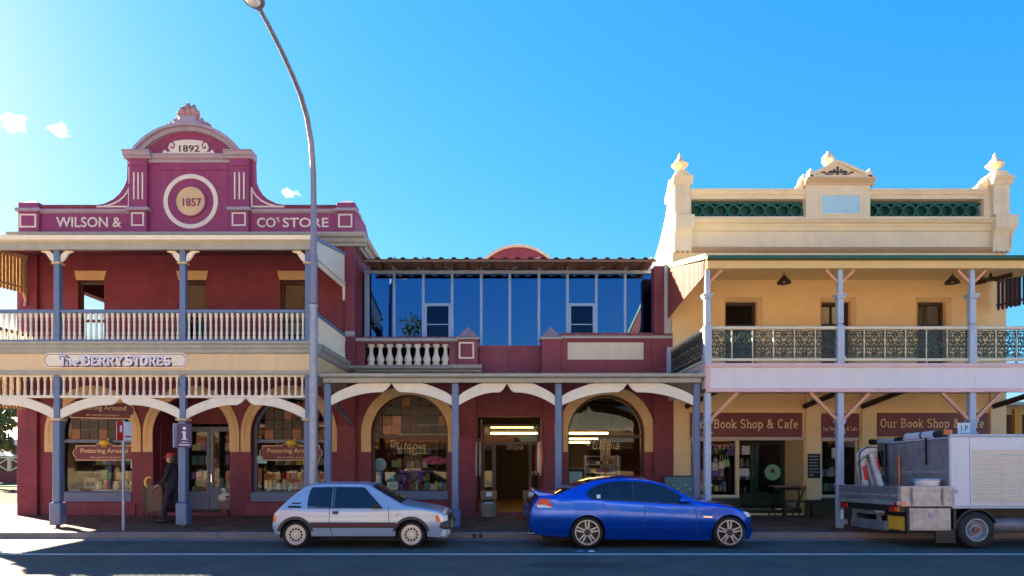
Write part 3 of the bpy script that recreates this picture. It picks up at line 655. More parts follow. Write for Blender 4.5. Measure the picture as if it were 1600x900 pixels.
# side valances: vertical slats under a sloping cap
def valance(x, y0, y1, zt0, zt1, zb0, zb1, n, msl, mcap, parent, gap=.02, th=.025, tail=True):
    st = (y1-y0)/n
    for k in range(n):
        ya = y0+k*st; yb_ = ya+st-gap; f = (k+.5)/n
        t0_, b0_ = zt0+(zt1-zt0)*f, zb0+(zb1-zb0)*f
        part('valance_slat', MB().plate([(ya, b0_+.03), ((ya+yb_)/2, b0_-.02), (yb_, b0_+.03), (yb_, t0_), (ya, t0_)], x-th/2, x+th/2, mp=lambda u, v, w: (w, u, v)), msl, parent)
    part('valance_cap', MB().bar((x, y0, zt0+.04), (x, y1, zt1+.04), .09, .08), mcap, parent)
    part('valance_rail', MB().bar((x+.03, y0, zb0+.16), (x+.03, y1, zb1+.16), .03, .06), msl, parent)
    if tail:
        part('valance_tail', MB().plate([(y1-.16, zb1+.05), (y1-.06, zb1-.2), (y1-.1, zb1-.36), (y1-.04, zb1-.38), (y1-.002, zb1-.15), (y1-.002, zb1+.1)], x-.03, x+.03, mp=lambda u, v, w: (w, u, v)), msl, parent)
valance(-14.4, DP+.1, DW-.14, 7.36, 7.92, 6.62, 6.85, 24, M['slatgold'], M['cream'], ls)
valance(-14.4, DP+.2, DW-.14, 4.45, 4.45, 3.35, 3.35, 24, M['slatgold'], M['cream'], ls, tail=False)
valance(-4.75, DP+.32, DW-.3, 7.43, 7.98, 6.83, 6.98, 20, M['white'], M['blue'], ls, gap=.004)
# hung sign boards of the corner store
def octo(x0, x1, z0, z1, c): return [(x0+c, z0), (x1-c, z0), (x1-c*.55, z0+c*.45), (x1, z0+c), (x1, z1-c), (x1-c*.55, z1-c*.45), (x1-c, z1), (x0+c, z1), (x0+c*.55, z1-c*.45), (x0, z1-c), (x0, z0+c), (x0+c*.55, z0+c*.45)]
x0, x1, z0, z1 = wx(69, DP), wx(294, DP), wz(575, DP), wz(551.5, DP)
sg = thing('sign_board', 'long white board reading The Berry Stores on the cream balcony fascia', 'sign', ((x0+x1)/2, DP-.03, z0))
part('board', MB().plate(octo(x0, x1, z0, z1, .1), DP-.035, DP-.002), M['white'], sg)
part('border', MB().plate(octo(x0+.03, x1-.03, z0+.03, z1-.03, .09), DP-.039, DP-.036, [octo(x0+.045, x1-.045, z0+.045, z1-.045, .085)]), M['maroonr'], sg)
for wrd, a, b, t_ in (('T', 93, 107, 555.5), ('h', 104.5, 114, 555.5), ('e', 114, 126, 561), ('B', 131, 143.5, 554.5), ('ERRY', 144, 195, 556.5), ('S', 197.5, 209, 554.5), ('TORES', 209.5, 268, 556.5)):
    g = strokes(wrd, .2, caps=1)
    part('letter_shadow', fit(g, wx(a+2.2, DP), wx(b+2.2, DP), wz(573.8, DP), wz(t_+2, DP), DP-.05, .011), M['signred'], sg)
    part('lettering', fit(g, wx(a, DP), wx(b, DP), wz(571.8, DP), wz(t_, DP), DP-.066, .014), M['lilacw'], sg)
def plaque(cx, z0, w_, h, y, label, group=None, main='Pottering Around', sub='the perfect pastern', rot=0, pig=True):
    t_ = thing('shop_sign', label, 'sign', (cx, y, z0), local=True, group=group)
    def shp(e): return [(-w_/2+.09+e, e), (w_/2-.09-e, e), (w_/2-.09-e, h*.22), (w_/2-.03-e, h*.28), (w_/2-e, h*.5), (w_/2-.03-e, h*.72), (w_/2-.09-e, h*.78), (w_/2-.09-e, h-e), (.28, h-e), (.2, h+.06-e), (-.2, h+.06-e), (-.28, h-e), (-w_/2+.09+e, h-e), (-w_/2+.09+e, h*.78), (-w_/2+.03+e, h*.72), (-w_/2+e, h*.5), (-w_/2+.03+e, h*.28), (-w_/2+.09+e, h*.22)]
    part('board', MB().plate(shp(0), -.03, 0), M['gold'], t_); part('face', MB().plate(shp(.022), -.036, -.031), M['signred'], t_)
    part('lettering', fit(T[main], -w_*.37, w_*.37, h*.42, h*.80, -.042, .005), M['gold'], t_)
    part('lettering', fit(T[sub], -w_*.22, w_*.26, h*.13, h*.27, -.042, .005), M['gold'], t_)
    if pig:
        part('pig_emblem', MB().lathe([(0, -.13), (.06, -.12), (.10, -.05), (.11, .02), (.09, .09), (.05, .13), (.035, .17), (0, .17)], (0, -.05, h+.08), 10, 'x').box(-.07, -.04, -.06, -.03, h-.06, h+.02).box(.03, .06, -.06, -.03, h-.06, h+.02).add([(.08, -.06, h+.16), (.13, -.06, h+.24), (.14, -.05, h+.14)], [(0, 1, 2)]), M['pigyellow'], t_, smooth=True)
    t_.location = (cx, y, z0); t_.rotation_euler = (0, 0, rot); return t_
plaque(X(158), Z(719.5), 1.95, .46, DW+.2, 'maroon scalloped shop sign with yellow pig in the far left arched window')
plaque(X(452), Z(719.5), 1.95, .46, DW+.2, 'maroon scalloped shop sign behind the arched window left of the lamp pole')
plaque(wx(158, 18.9), wz(654, 18.9), 1.65, .46, 18.9, 'maroon shop sign hung crosswise under the verandah above the far left window', rot=radians(24), pig=False)
# ------------------------------------------------------------------ gift store with the glazed upper front (middle)
ms = thing('gift_store', 'low maroon shop with a blue glass upper front between the two taller stores', 'building', (.25, DW, GZ))
A0, A1 = L1+.002, 5.17
AG = [X(640), X(947)]
DG = 22.0
dx0, dx1 = X(756), X(846)
part('wall', MB().plate(rect(A0, A1, .1, 4.45), DW, DW+.4, [arch(AG[0], .80, 2.64, RI), arch(AG[1], .80, 2.64, RI), rect(X(746), X(846), .2, 3.15)]), M['maroon'], ms)
for c in AG:
    r2 = RI+.30
    ring = [(c-r2, 2.07), (c-RI, 2.07), (c-RI, 2.64)]+[(c-RI*cos(pi*k/22), 2.64+RI*sin(pi*k/22)) for k in range(1, 22)]+[(c+RI, 2.64), (c+RI, 2.07), (c+r2, 2.07), (c+r2, 2.64)]+[(c+r2*cos(pi*k/22), 2.64+r2*sin(pi*k/22)) for k in range(1, 22)]+[(c-r2, 2.64)]
    part('arch_band', MB().plate(ring, DW-.045, DW-.002), M['archcream'], ms, bevel=.008)
    fr = part('window', MB().plate(arch(c, .83, 2.64, RI-.003), DW+.24, DW+.34, [arch(c, .90, 2.64, RI-.07)]).box(c-1.1, c+1.1, DW+.25, DW+.33, 2.50, 2.60).box(c-.0, c+.03, DW+.26, DW+.32, .9, 2.5), M['umber'], ms)
    part('sill', MB().box(c-1.165, c+1.165, DW-.04, DW+.239, .62, .88), M['blue'], fr, bevel=.01)
    part('pane', MB().plate(arch(c, .89, 2.64, RI-.065), DW+.28, DW+.288), M['glass'], fr)
    part('stall_plinth', MB().box(c-1.3, c+1.3, DW-.06, DW-.002, .1, .6), M['maroonr'], ms, bevel=.01)
    if c == AG[0]:
        for k in range(8):
            for j in range(4):
                u = c-1.16+k*.29; v = 2.62+j*.29
                if max(abs(u-c), abs(u+.29-c)) < 1.2 and sqrt((u+.145-c)**2+max(0, v+.1-2.64)**2) < RI-.05:
                    part('leadlight', MB().box(u+.01, u+.28, DW+.255, DW+.27, v+.01, v+.28), random.choice([M['amber'], M['umber'], M['olive'], M['amber2'], M['umber']]), fr)
for x0, x1 in ((X(528), X(557)), (X(712), X(744)), (X(848), X(879)), (X(1020), X(1051))):
    part('pilaster', MB().box(x0, x1, DW-.12, DW-.003, .1, 4.4), M['maroon'], ms, bevel=.01)
# doorway
part('door_recess', MB().box(dx0-.12, dx0-.08, DW+.401, DW+.9, .2, 3.1).box(dx1+.02, dx1+.06, DW+.401, DW+.9, .2, 3.1), M['maroonr'], ms)
part('door_step', MB().box(dx0-.2, dx1+.2, DW-.3, DW+.42, .1, .26), M['maroonr'], ms, bevel=.015)
df = part('door_frame', MB().plate(rect(dx0-.08, dx1+.02, .26, 2.95), DW+.8, DW+.88, [rect(dx0+.0, dx0+.24, .75, 2.3), rect(dx0+.36, dx1-.36, .27, 2.3), rect(dx1-.26, dx1-.06, .75, 2.3), rect(dx0, dx1-.06, 2.4, 2.87)]), M['umber'], ms)
part('pane', MB().box(dx0, dx0+.24, DW+.835, DW+.843, .75, 2.3), M['glass'], df)
part('pane', MB().box(dx1-.26, dx1-.06, DW+.835, DW+.843, .75, 2.3), M['glass'], df)
part('pane', MB().box(dx0, dx1-.06, DW+.835, DW+.843, 2.4, 2.87), M['glass'], df)
g = strokes('Utopia', .08, False); g.v = [(p[0]+.25*p[1], p[1], p[2]) for p in g.v]
for wn, y_, x0, x1, z0, z1 in ((AG[0], DW+.27, X(618), X(664), Z(705), Z(690)), (AG[1], DW+.27, X(928), X(970), Z(706), Z(688)), (0, DW+.82, wx(792, DW+.82), wx(817, DW+.82), wz(705, DW+.82), wz(694, DW+.82))):
    part('window_lettering', fit(g, x0, x1, z0, z1, y_, .004), M['gold'], ms)
part('window_scroll', MB().ribbon([(X(612)+.10*cos(k*.6)*(1-k/16), Z(694)+.16*sin(k*.6)*(1-k/16)) for k in range(14)], .02, DW+.266, DW+.27).ribbon([(X(640), Z(710.5)), (X(655), Z(708.5)), (X(664), Z(708))], .015, DW+.266, DW+.27), M['gold'], ms)
part('window_scroll', MB().ribbon([(X(922)+.10*cos(k*.6)*(1-k/16), Z(692)+.16*sin(k*.6)*(1-k/16)) for k in range(14)], .02, DW+.266, DW+.27), M['gold'], ms)
# room
part('shop_floor', MB().box(A0+.01, A1-.003, DW+.43, 29, .1, .2), M['floor'], ms)
part('shop_ceiling', MB().box(A0+.01, A1-.003, DW+.42, 29, 4.2, 4.3), M['umber'], ms)
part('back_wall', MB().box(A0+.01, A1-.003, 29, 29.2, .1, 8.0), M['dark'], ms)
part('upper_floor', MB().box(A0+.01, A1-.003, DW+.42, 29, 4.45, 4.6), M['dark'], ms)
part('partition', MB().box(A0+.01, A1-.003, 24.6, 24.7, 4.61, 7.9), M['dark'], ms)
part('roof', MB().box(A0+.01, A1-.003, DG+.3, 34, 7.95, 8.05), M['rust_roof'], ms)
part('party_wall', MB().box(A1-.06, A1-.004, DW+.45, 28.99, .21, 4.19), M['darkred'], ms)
# parapet: balustrade left, panel right, gap in the middle
part('parapet', MB().box(A0+.03, X(748), DW+.02, DW+.3, 4.453, Z(570)).box(A0+.03, X(570), DW+.02, DW+.3, Z(570), Z(537)).box(X(702), X(716), DW+.02, DW+.3, Z(570), Z(537)), M['maroonr'], ms)
part('balustrade_coping', MB().box(A0+.03, X(716), DW-.02, DW+.36, Z(537), Z(526)), M['mossy'], ms, bevel=.02)
part('balustrade_rail', MB().box(A0+.03, X(716), DW-.06, DW-.021, Z(533.5), Z(528.5)), M['grey'], ms, bevel=.01)
zb = Z(570)-Z(537); sb = MB().lathe([(.12, 0), (.12, .05), (.08, .07), (.125, .15), (.12, .22), (.07, .34), (.055, .48), (.07, .53), (.11, .57), (.11, .64)], n=10); sb.v = [(p[0], p[1], p[2]*(Z(537)-Z(570))/.64) for p in sb.v]
sbm = sb.mesh('stone_baluster', M['trim'], 60)
rep('stone_baluster', sbm, [(X(578.7+k*14.6), DW+.14, Z(570)) for k in range(9)], ms)
for x0, x1 in ((X(715), X(747)), (X(846), X(876))):
    pr = part('parapet_pier', MB().box(x0, x1, DW-.06, DW+.42, 4.452, Z(526)), M['maroonr'], ms, bevel=.01)
    part('pier_cap', MB().box(x0-.05, x1+.05, DW-.11, DW+.47, Z(531), Z(527)), M['grey'], pr, bevel=.015)
    xm = (x0+x1)/2; a = (x1-x0)/2; z0 = Z(527); ym = DW+.18
    part('pyramid_cap', MB().add([(xm-a, ym-a, z0), (xm+a, ym-a, z0), (xm+a, ym+a, z0), (xm-a, ym+a, z0), (xm, ym, z0+.36)], [(0, 1, 4), (1, 2, 4), (2, 3, 4), (3, 0, 4), (3, 2, 1, 0)]), M['pyramid'], pr)
    if x0 < 0: part('panel_outline', MB().plate(rect(X(717), X(741), Z(561), Z(535)), DW-.075, DW-.061, [rect(X(717)+.05, X(741)-.05, Z(561)+.05, Z(535)-.05)]), M['trim'], pr)
part('parapet', MB().box(X(876)+.002, X(1018), DW+.02, DW+.3, 4.453, Z(527)), M['maroonr'], ms)
part('parapet_coping', MB().box(X(876)+.01, X(1020), DW-.03, DW+.36, Z(526), Z(520)), M['mossy'], ms, bevel=.02)
part('parapet_rail', MB().box(X(876)+.01, X(1050), DW-.05, DW-.031, Z(529), Z(525)), M['grey'], ms)
part('name_panel', MB().box(X(887), X(1005.5), DW-.0, DW+.018, Z(562), Z(535)), M['archcream2'], ms, bevel=.006)
part('end_pier', MB().box(X(1018), X(1051), DW-.02, DW+.4, 4.452, Z(522)), M['maroonr'], ms, bevel=.01)
part('end_column', MB().box(X(1024), X(1040), DW+.2, DW+.6, Z(520), Z(412)), M['maroon'], ms, bevel=.01)
part('end_column', MB().box(X(1040)+.002, X(1051), DW+.15, DW+1.2, Z(520), Z(410)), M['greyc'], ms, bevel=.02)
part('parapet_base', MB().box(X(748)+.001, X(846)-.001, DW+.3, DW+.6, 4.453, wz(540, DW+.3)), M['maroonr'], ms)
part('cornice', MB().mold([(DW+.019, 4.50), (DW-.10, 4.50), (DW-.13, 4.56), (DW-.20, 4.60), (DW-.22, 4.68), (DW+.019, 4.70)], X(548), X(716)), M['grey'], ms)
part('cornice', MB().mold([(DW-.061, 4.49), (DW-.16, 4.49), (DW-.19, 4.55), (DW-.26, 4.60), (DW-.28, 4.70), (DW-.061, 4.72)], X(706), X(753)), M['grey'], ms)
# glazed wall
gx = [wx(p, DG) for p in (573.5, 616, 661.5, 706.5, 752, 796.5, 842, 886.5, 931.5, 976.5, 1021.5)]
zt, zb = wz(428, DG), wz(540, DG)
for k, x in enumerate(gx):
    w_ = .08 if k in (0, 10) else .045
    part('mullion', MB().box(x-w_, x+w_, DG-.03, DG+.05, zb, zt), M['alu'], ms, bevel=.006)
part('head_rail', MB().box(gx[0]-.1, gx[10]+.1, DG-.06, DG+.06, zt, zt+.1), M['alu'], ms)
part('sill_rail', MB().box(gx[0]-.1, gx[10]+.1, DG-.05, DG+.06, zb-.05, zb-.002), M['alu'], ms)
for k in range(10):
    a, b = gx[k]+(.08 if k == 0 else .045), gx[k+1]-(.08 if k == 9 else .045)
    if k in (2, 7):
        zs_ = wz(474, DG); part('pane', MB().box(a, b, DG, DG+.01, zs_, zt), M['blueglass'], ms)
        sh = part('awning_window', MB().plate(rect(a, b, zb, zs_-.003), DG-.05, DG+.02, [rect(a+.07, b-.07, zb+.12, zs_-.10)]), M['alu'], ms, bevel=.005)
        part('pane', MB().box(a+.07, b-.07, DG-.02, DG-.012, zb+.1, zs_-.1), M['blueglassd'], sh)
        part('glazing_bar', MB().box(a+.07, b-.07, DG-.035, DG-.021, wz(508, DG), wz(506.5, DG)), M['alu'], sh)
    else:
        part('pane', MB().box(a, b, DG, DG+.01, zb, zt), M['blueglass'], ms)
# corrugated awning roof over the glass with its little trusses
YA = DG-1.05; za, zg = wz(404.5, YA), zt+.42
cm = MB(); n = 23*6; x0, x1 = wx(568, YA), wx(1027, YA)
pts = []
for k in range(n+1):
    f = k/n; ph = (k % 6)/6
    pts.append((x0+(x1-x0)*f, .055 if ph in (0,) or (k % 6 == 1) else 0.0))
for j, (y_, z_) in enumerate(((YA, za), (DG+.25, zt+.14))):
    for x, h in pts: cm.v.append((x, y_, z_+h))
m_ = n+1
for k in range(n): cm.f.append((k, k+1, m_+k+1, m_+k))
part('corrugated_roof', cm, M['rust_roof'], ms)
part('roof_purlin', MB().box(x0, x1, YA+.06, YA+.11, za-.07, za-.005), M['rust_roof'], ms)
zc = zt+.10
for k in range(10):
    x = gx[k]+.1 if k == 0 else gx[k]
    if k >= 5: x = gx[k+1]-(.1 if k == 9 else 0)
    part('truss_post', MB().bar((x, DG-.10, zc), (x, DG-.10, zc+.42), .035), M['alu'], ms)
    sg_ = 1 if k < 5 else -1
    part('truss_brace', MB().bar((x, DG-.10, zc+.40), (x+sg_*.86, DG-.10, zc+.02), .03), M['alu'], ms)
# arched parapet on the roof behind
YB = 26.0; cxb = wx(809, YB); rb = (wx(860, YB)-wx(758, YB))/2; hb = wz(384, YB)-wz(405, YB); Rb = (rb*rb+hb*hb)/(2*hb)
anb = math.degrees(math.asin(min(1, rb/Rb))); zcb = wz(384, YB)-Rb
part('roof_gable', MB().plate([(cxb+rb, 8.05), *arcpts(cxb, zcb, Rb, 90-anb, 90+anb, 20), (cxb-rb, 8.05)], YB, YB+.3), M['maroonr'], ms)
part('gable_coping', MB().plate(arcpts(cxb, zcb, Rb+.04, 90-anb, 90+anb, 20)+arcpts(cxb, zcb, Rb-.06, 90+anb, 90-anb, 20), YB-.06, YB+.36), M['archcream2'], ms)
# street verandah of the gift store
VX = [wx(p, DP) for p in (510.5, 711, 873, 1090)]
v0, v1 = wx(503, DP), wx(1098, DP)
vm = MB(); n = 31*4; pts = [(v0+(v1-v0)*k/n, .02*(1 if k % 4 in (1, 2) else 0)) for k in range(n+1)]
for y_, z_ in ((DP-.12, 3.99), (DW-.26, 4.44)):
    for x, h in pts: vm.v.append((x, y_, z_+h))
for k in range(n): vm.f.append((k, k+1, n+k+2, n+k+1))
part('verandah_roof', vm, M['rust_roof'], ms)
part('gutter', MB().mold([(DP-.2, 3.91), (DP-.06, 3.88), (DP-.06, 3.985), (DP-.22, 3.985)], v0-.02, v1+.02), M['grey'], ms)
part('eaves_beam', MB().box(v0+.04, v1-.04, DP-.055, DP+.05, 3.775, 3.97), M['grey'], ms, bevel=.008)
for k in range(6):
    x = v0+.2+(v1-v0-.4)*k/5; part('rafter', MB().bar((x, DP+.06, 3.93), (x, DW-.13, 4.36), .07, .1), M['umber'], ms)
for x in VX:
    p = part('post', MB().box(x-.085, x+.085, DP+.04, DP+.21, GZ+.42, 3.77), M['blue'], ms, bevel=.02)
    part('post_base', MB().box(x-.125, x+.125, DP+.0, DP+.25, GZ, GZ+.42), M['blue'], p, bevel=.02)
for i in range(3): ogee(VX[i]+.09, VX[i+1]-.09, DP+.06, DP+.13, wz(598.3, DP), wz(612.5, DP), wz(618.5, DP), wz(633, DP), ms, M['white'])
part('wall_strut', MB().bar((X(552), DW-.14, 2.9), (X(527), DP+1.6, 4.0), .09, .12), M['blue'], ms)

# ------------------------------------------------------------------ book shop (right)
B0, B1 = 5.175, 15.35
bs = thing('book_shop', 'cream two storey book shop with green ringed parapet and iron lace balcony', 'building', ((B0+B1)/2, DW, GZ))
e0, e1 = X(1155), X(1256)
sw = [(X(1078), X(1155)), (X(1283), X(1343)), (X(1370), X(1541))]
ZT, ZBk = Z(686), Z(776)
part('wall', MB().plate(rect(B0, B1, .1, 4.62), DW, DW+.3, [rect(sw[0][0], sw[0][1]-.04, ZBk, ZT), rect(e0, e1, .2, ZT), rect(*sw[1], ZBk, ZT), rect(*sw[2], ZBk, ZT)]), M['yellow'], bs)
ud = [(X(1133), X(1182.5)), (X(1283), X(1329)), (X(1433), X(1477.5))]
part('wall', MB().plate(rect(B0, B1, 4.62, 8.1), DW, DW+.3, [rect(a, b, 4.78, Z(471.5)) for a, b in ud]), M['yellow'], bs)
part('side_wall', MB().plate([(DW+.301, .1), (34, .1), (34, 7.9), (DW+3.2, 7.9), (DW+3.2, 8.3), (DW+2.7, 8.55), (DW+1.7, 8.95), (DW+.9, 9.5), (DW+.45, 10.0), (DW+.301, 10.3)], B0, B0+.3, mp=lambda u, v, w: (w, u, v)), M['stonec'], bs)
part('side_wall', MB().box(B1-.3, B1, DW+.301, 34, .1, 8.1), M['stonec'], bs)
part('back_wall', MB().box(B0+.3, B1-.3, 33.7, 34, .1, 8.1), M['stonec'], bs)
part('roof', MB().box(B0+.3, B1-.3, DW+.5, 33.7, 7.7, 7.8), M['rust_roof'], bs)
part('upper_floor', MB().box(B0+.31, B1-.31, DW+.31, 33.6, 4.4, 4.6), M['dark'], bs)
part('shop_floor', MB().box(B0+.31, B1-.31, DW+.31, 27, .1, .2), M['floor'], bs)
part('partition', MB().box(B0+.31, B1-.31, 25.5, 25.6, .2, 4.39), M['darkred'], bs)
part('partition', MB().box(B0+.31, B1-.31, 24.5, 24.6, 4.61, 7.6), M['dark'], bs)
# ground floor trim
for x0, x1 in ((B0, X(1076)), (X(1258), X(1281)), (X(1345), X(1368)), (X(1545), X(1569))):
    pl_ = part('pilaster', MB().box(x0, x1, DW-.08, DW-.002, .62, 4.3), M['yellow2'], bs, bevel=.008)
    part('pilaster_plinth', MB().box(x0-.02, x1+.02, DW-.11, DW-.003, .1, .62), M['dkgreen'], pl_)
for a, b in sw:
    part('stallboard', MB().box(a-.03, b+.0, DW-.03, DW-.003, .1, ZBk-.05), M['dkgreen'], bs)
    fr = part('window', MB().plate(rect(a+.002, b-.042, ZBk, ZT-.002), DW+.05, DW+.13, [rect(a+.05, b-.09, ZBk+.05, ZT-.06)]), M['archcream2'], bs)
    part('sill', MB().box(a-.03, b, DW-.06, DW+.12, ZBk-.05, ZBk-.003), M['grey'], fr, bevel=.008)
    part('pane', MB().box(a+.05, b-.09, DW+.085, DW+.093, ZBk+.05, ZT-.06), M['glass'], fr)
    part('awning_box', MB().box(a-.02, (b if a > X(1200) else e1)+.0, DW-.10, DW-.003, Z(688), Z(684)), M['greyc'], bs)
# recessed entrance
ED = DW+1.35
part('recess_wall', MB().add([(e1, DW+.301, .2), (e1-.02, ED, .2), (e1-.02, ED, 3.0), (e1, DW+.301, 3.0), (e1+.05, DW+.301, .2), (e1+.03, ED+.05, .2), (e1+.03, ED+.05, 3.0), (e1+.05, DW+.301, 3.0)], [(0, 1, 2, 3), (7, 6, 5, 4), (3, 2, 6, 7), (0, 4, 5, 1)]), M['yellow2'], bs)
part('recess_wall', MB().box(e0-.03, e0, DW+.13, ED, .2, ZBk).box(e0-.05, e0+.01, DW+.3, ED, .2, .8), M['dkgreen'], bs)
part('recess_ceiling', MB().box(e0-.03, e1+.1, DW+.302, ED+.1, ZT+.06, ZT+.12), M['yellow2'], bs)
part('return_pane', MB().box(e0-.02, e0-.012, DW+.14, ED, ZBk, ZT), M['glass'], bs)
part('door_step', MB().box(e0+.02, e1-.03, DW+.1, ED+.1, .1, .34), M['dkgreen'], bs)
part('step_nosing', MB().box(e0+.02, e1-.4, DW+.07, DW+.099, .30, .35), M['chrome'], bs)
e2 = e1-.03; em = (e0+e2)/2
part('door_head', MB().box(e0-.01, e2+.005, ED, ED+.1, 2.48, ZT+.059), M['yellow2'], bs)
for a, b in ((e0, em-.004), (em+.004, e2)):
    d_ = part('door', MB().plate(rect(a, b, .35, 2.47), ED, ED+.06, [rect(a+.13, b-.13, .75, 2.32)]), M['dkgreen'], bs, bevel=.006)
    part('pane', MB().box(a+.13, b-.13, ED+.025, ED+.033, .75, 2.32), M['glass'], d_)
part('door_handle', MB().box(em-.07, em-.04, ED-.05, ED-.002, 1.25, 1.5), M['chrome'], bs)
part('door_notice', MB().box(e0+.45, e0+.78, ED-.02, ED-.004, 1.30, 1.55), M['paper'], bs)
part('door_notice', MB().box(e0+.55, e0+.80, ED-.02, ED-.004, 2.0, 2.28), M['paper'], bs)
part('door_emblem', MB().lathe([(.0, 0), (.26, 0), (.26, .012), (0, .012)], (wx(1207, ED), ED-.02, wz(738, ED)), 24, 'y'), M['mintdisc'], bs)
part('door_emblem_motif', MB().plate([(wx(1207, ED)+.11*cos(a)*(1 if k % 2 else .5), wz(736, ED)+.11*sin(a)*(1 if k % 2 else .5)) for k, a in enumerate([2*pi*q/10 for q in range(10)])], ED-.026, ED-.021), M['signred'], bs)
# painted sign bands
def band(x0, x1, z0, z1, lab, txt=None, y=DW-.03):
    t_ = thing('sign_board', lab, 'sign', ((x0+x1)/2, y, z0))
    part('board', MB().box(x0, x1, y, DW-.003, z0, z1), M['signred'], t_, bevel=.006)
    if txt:
        part('lettering', fit(strokes('Our Book Shop & Cafe', .135), txt[0], txt[1], txt[2], txt[3], y-.012, .011), M['gold'], t_)
band(X(1078), X(1253), Z(683), Z(645), 'wide maroon board reading Our Book Shop & Cafe above the bookshop door', (X(1083), X(1246), Z(673.5), Z(655)))
band(X(1283), X(1342), Z(684), Z(646), 'narrow maroon board with small lettering between the two bookshop pilasters', (X(1285), X(1338), Z(675), Z(667)))
band(X(1370), X(1543), Z(682), Z(645), 'wide maroon bookshop board behind the work truck', (X(1375), X(1536), Z(672.5), Z(654)))
# upstairs doors and windows
for i, (a, b) in enumerate(ud):
    fr = part('upper_door' if i == 0 else 'window', MB().plate(rect(a+.002, b-.002, 4.79, Z(471.8)), DW+.14, DW+.22, [rect(a+.08, b-.08, 4.9 if i == 0 else 5.15, 5.9), rect(a+.08, b-.08, 5.98, Z(476))]), M['darkbrown'], bs)
    part('pane', MB().box(a+.07, b-.07, DW+.175, DW+.183, 4.88, Z(475)), M['glass'], fr)
    part('architrave', MB().plate([(a-.003, 4.78), (a-.003, Z(471)), (b+.003, Z(471)), (b+.003, 4.78), (b+.16, 4.78), (b+.16, Z(464.5)), (a-.003-.02, Z(464.5)), (a-.023, 4.78)], DW-.03, DW-.003), M['archcream'], bs)
    if i:
        z0_ = 6.02 if i == 1 else 5.2
        for q in range(2):
            cu = MB(); xa = a+.1+(b-a-.2)*(.5 if q else 0); xb = xa+(b-a-.2)*.5
            pts_ = [(xa+(xb-xa)*k/12*(.75 if q == 0 else 1)+(0 if q == 0 else .0), DW+.26+.025*sin(k*1.9)) for k in range(13)]
            for x_, y_ in pts_: cu.v += [(x_, y_, z0_), (x_, y_, Z(477))]
            for k in range(12): cu.f.append((2*k, 2*k+2, 2*k+3, 2*k+1))
            part('curtain', cu, M['white'] if i == 1 else M['lacecurtain'], fr)
# parapet
rows = dict(top=Z(296), rail=Z(308), pt=Z(310.5), pb=Z(338), base=Z(348))
px0, px1 = X(1258), X(1358)
part('parapet', MB().plate(rect(B0, B1, 8.1, Z(298)), DW, DW+.3, [rect(X(1080), X(1257.5), Z(338), Z(310.5)), rect(X(1357.5), X(1537), Z(338), Z(310.5))]), M['stonec'], bs)
for x0, x1 in ((X(1077), px0), (px1, X(1540))):
    part('parapet_coping', MB().mold([(DW+.36, Z(299)), (DW-.05, Z(304)), (DW-.07, Z(301)), (DW-.10, Z(299)), (DW-.10, Z(296.5)), (DW+.36, Z(296))], x0, x1), M['stonec'], bs)
    part('panel_back', MB().box(x0-.0, x1+.0, DW+.302, DW+.32, Z(340), Z(309)), M['green'], bs)
    part('panel_rail', MB().box(x0+.06, x1-.03, DW+.12, DW+.301, Z(316.5), Z(313.5)), M['green'], bs)
rg = MB().plate(arcpts(0, 0, .208, 0, 360, 28)[:-1], -.07, .07, [arcpts(0, 0, .155, 0, 360, 28)[:-1]]).mesh('ring', M['green'], 50)
rep('ring', rg, [(X(1089.5+k*19.6), DW+.17, Z(327.5)) for k in range(9)]+[(X(1365.5+k*19.6), DW+.17, Z(327.5)) for k in range(9)], bs)
part('cornice', MB().mold([(DW-.002, Z(353)), (DW-.06, Z(353)), (DW-.07, Z(351)), (DW-.15, Z(349)), (DW-.19, Z(346.5)), (DW-.22, Z(346)), (DW-.22, Z(344.5)), (DW-.002, Z(342))], X(1077), X(1549)), M['stonec'], bs)
part('cornice_shadow_band', MB().mold([(DW-.002, Z(362)), (DW-.05, Z(361)), (DW-.05, Z(356)), (DW-.09, Z(353.2)), (DW-.002, Z(353.2))], X(1075), X(1548)), M['yellow2'], bs)  # cream moulding modelled below the cornice
part('lower_moulding', MB().mold([(DW-.002, Z(395)), (DW-.05, Z(394)), (DW-.09, Z(390)), (DW-.10, Z(387.5)), (DW-.002, Z(386.5))], X(1075), X(1546)), M['stoned'], bs)
# centre block
cb = part('centre_block', MB().box(px0, px1, DW-.07, DW+.34, Z(346), Z(290)), M['stonec'], bs, bevel=.008)
part('name_panel', MB().box(X(1282), X(1341), DW-.078, DW-.071, Z(335), Z(307)), M['skypanel'], cb)
part('panel_frame', MB().plate(rect(X(1279), X(1344), Z(338), Z(304)), DW-.09, DW-.071, [rect(X(1282), X(1341), Z(335), Z(307))]), M['stonec'], cb)
part('block_cornice', MB().mold([(DW+.36, Z(291)), (DW-.09, Z(291)), (DW-.11, Z(288)), (DW-.2, Z(284.5)), (DW-.24, Z(283)), (DW-.24, Z(281)), (DW+.36, Z(280.5))], px0-.05, px1+.1), M['stoned2'], cb)
pxm = X(1305); ap = Z(257.5); b_ = Z(281)
part('pediment', MB().plate([(px0+.12, b_), (px1-.06, b_), (pxm, ap)], DW-.14, DW+.3), M['stonec'], cb)
part('pediment_moulding', MB().ribbon([(px0+.05, b_+.04), (pxm, ap+.03), (px1-.0, b_+.04)], .10, DW-.20, DW+.32).ribbon([(px0+.05, b_+.03), (px1, b_+.03)], .07, DW-.20, DW-.141), M['stonec'], cb)
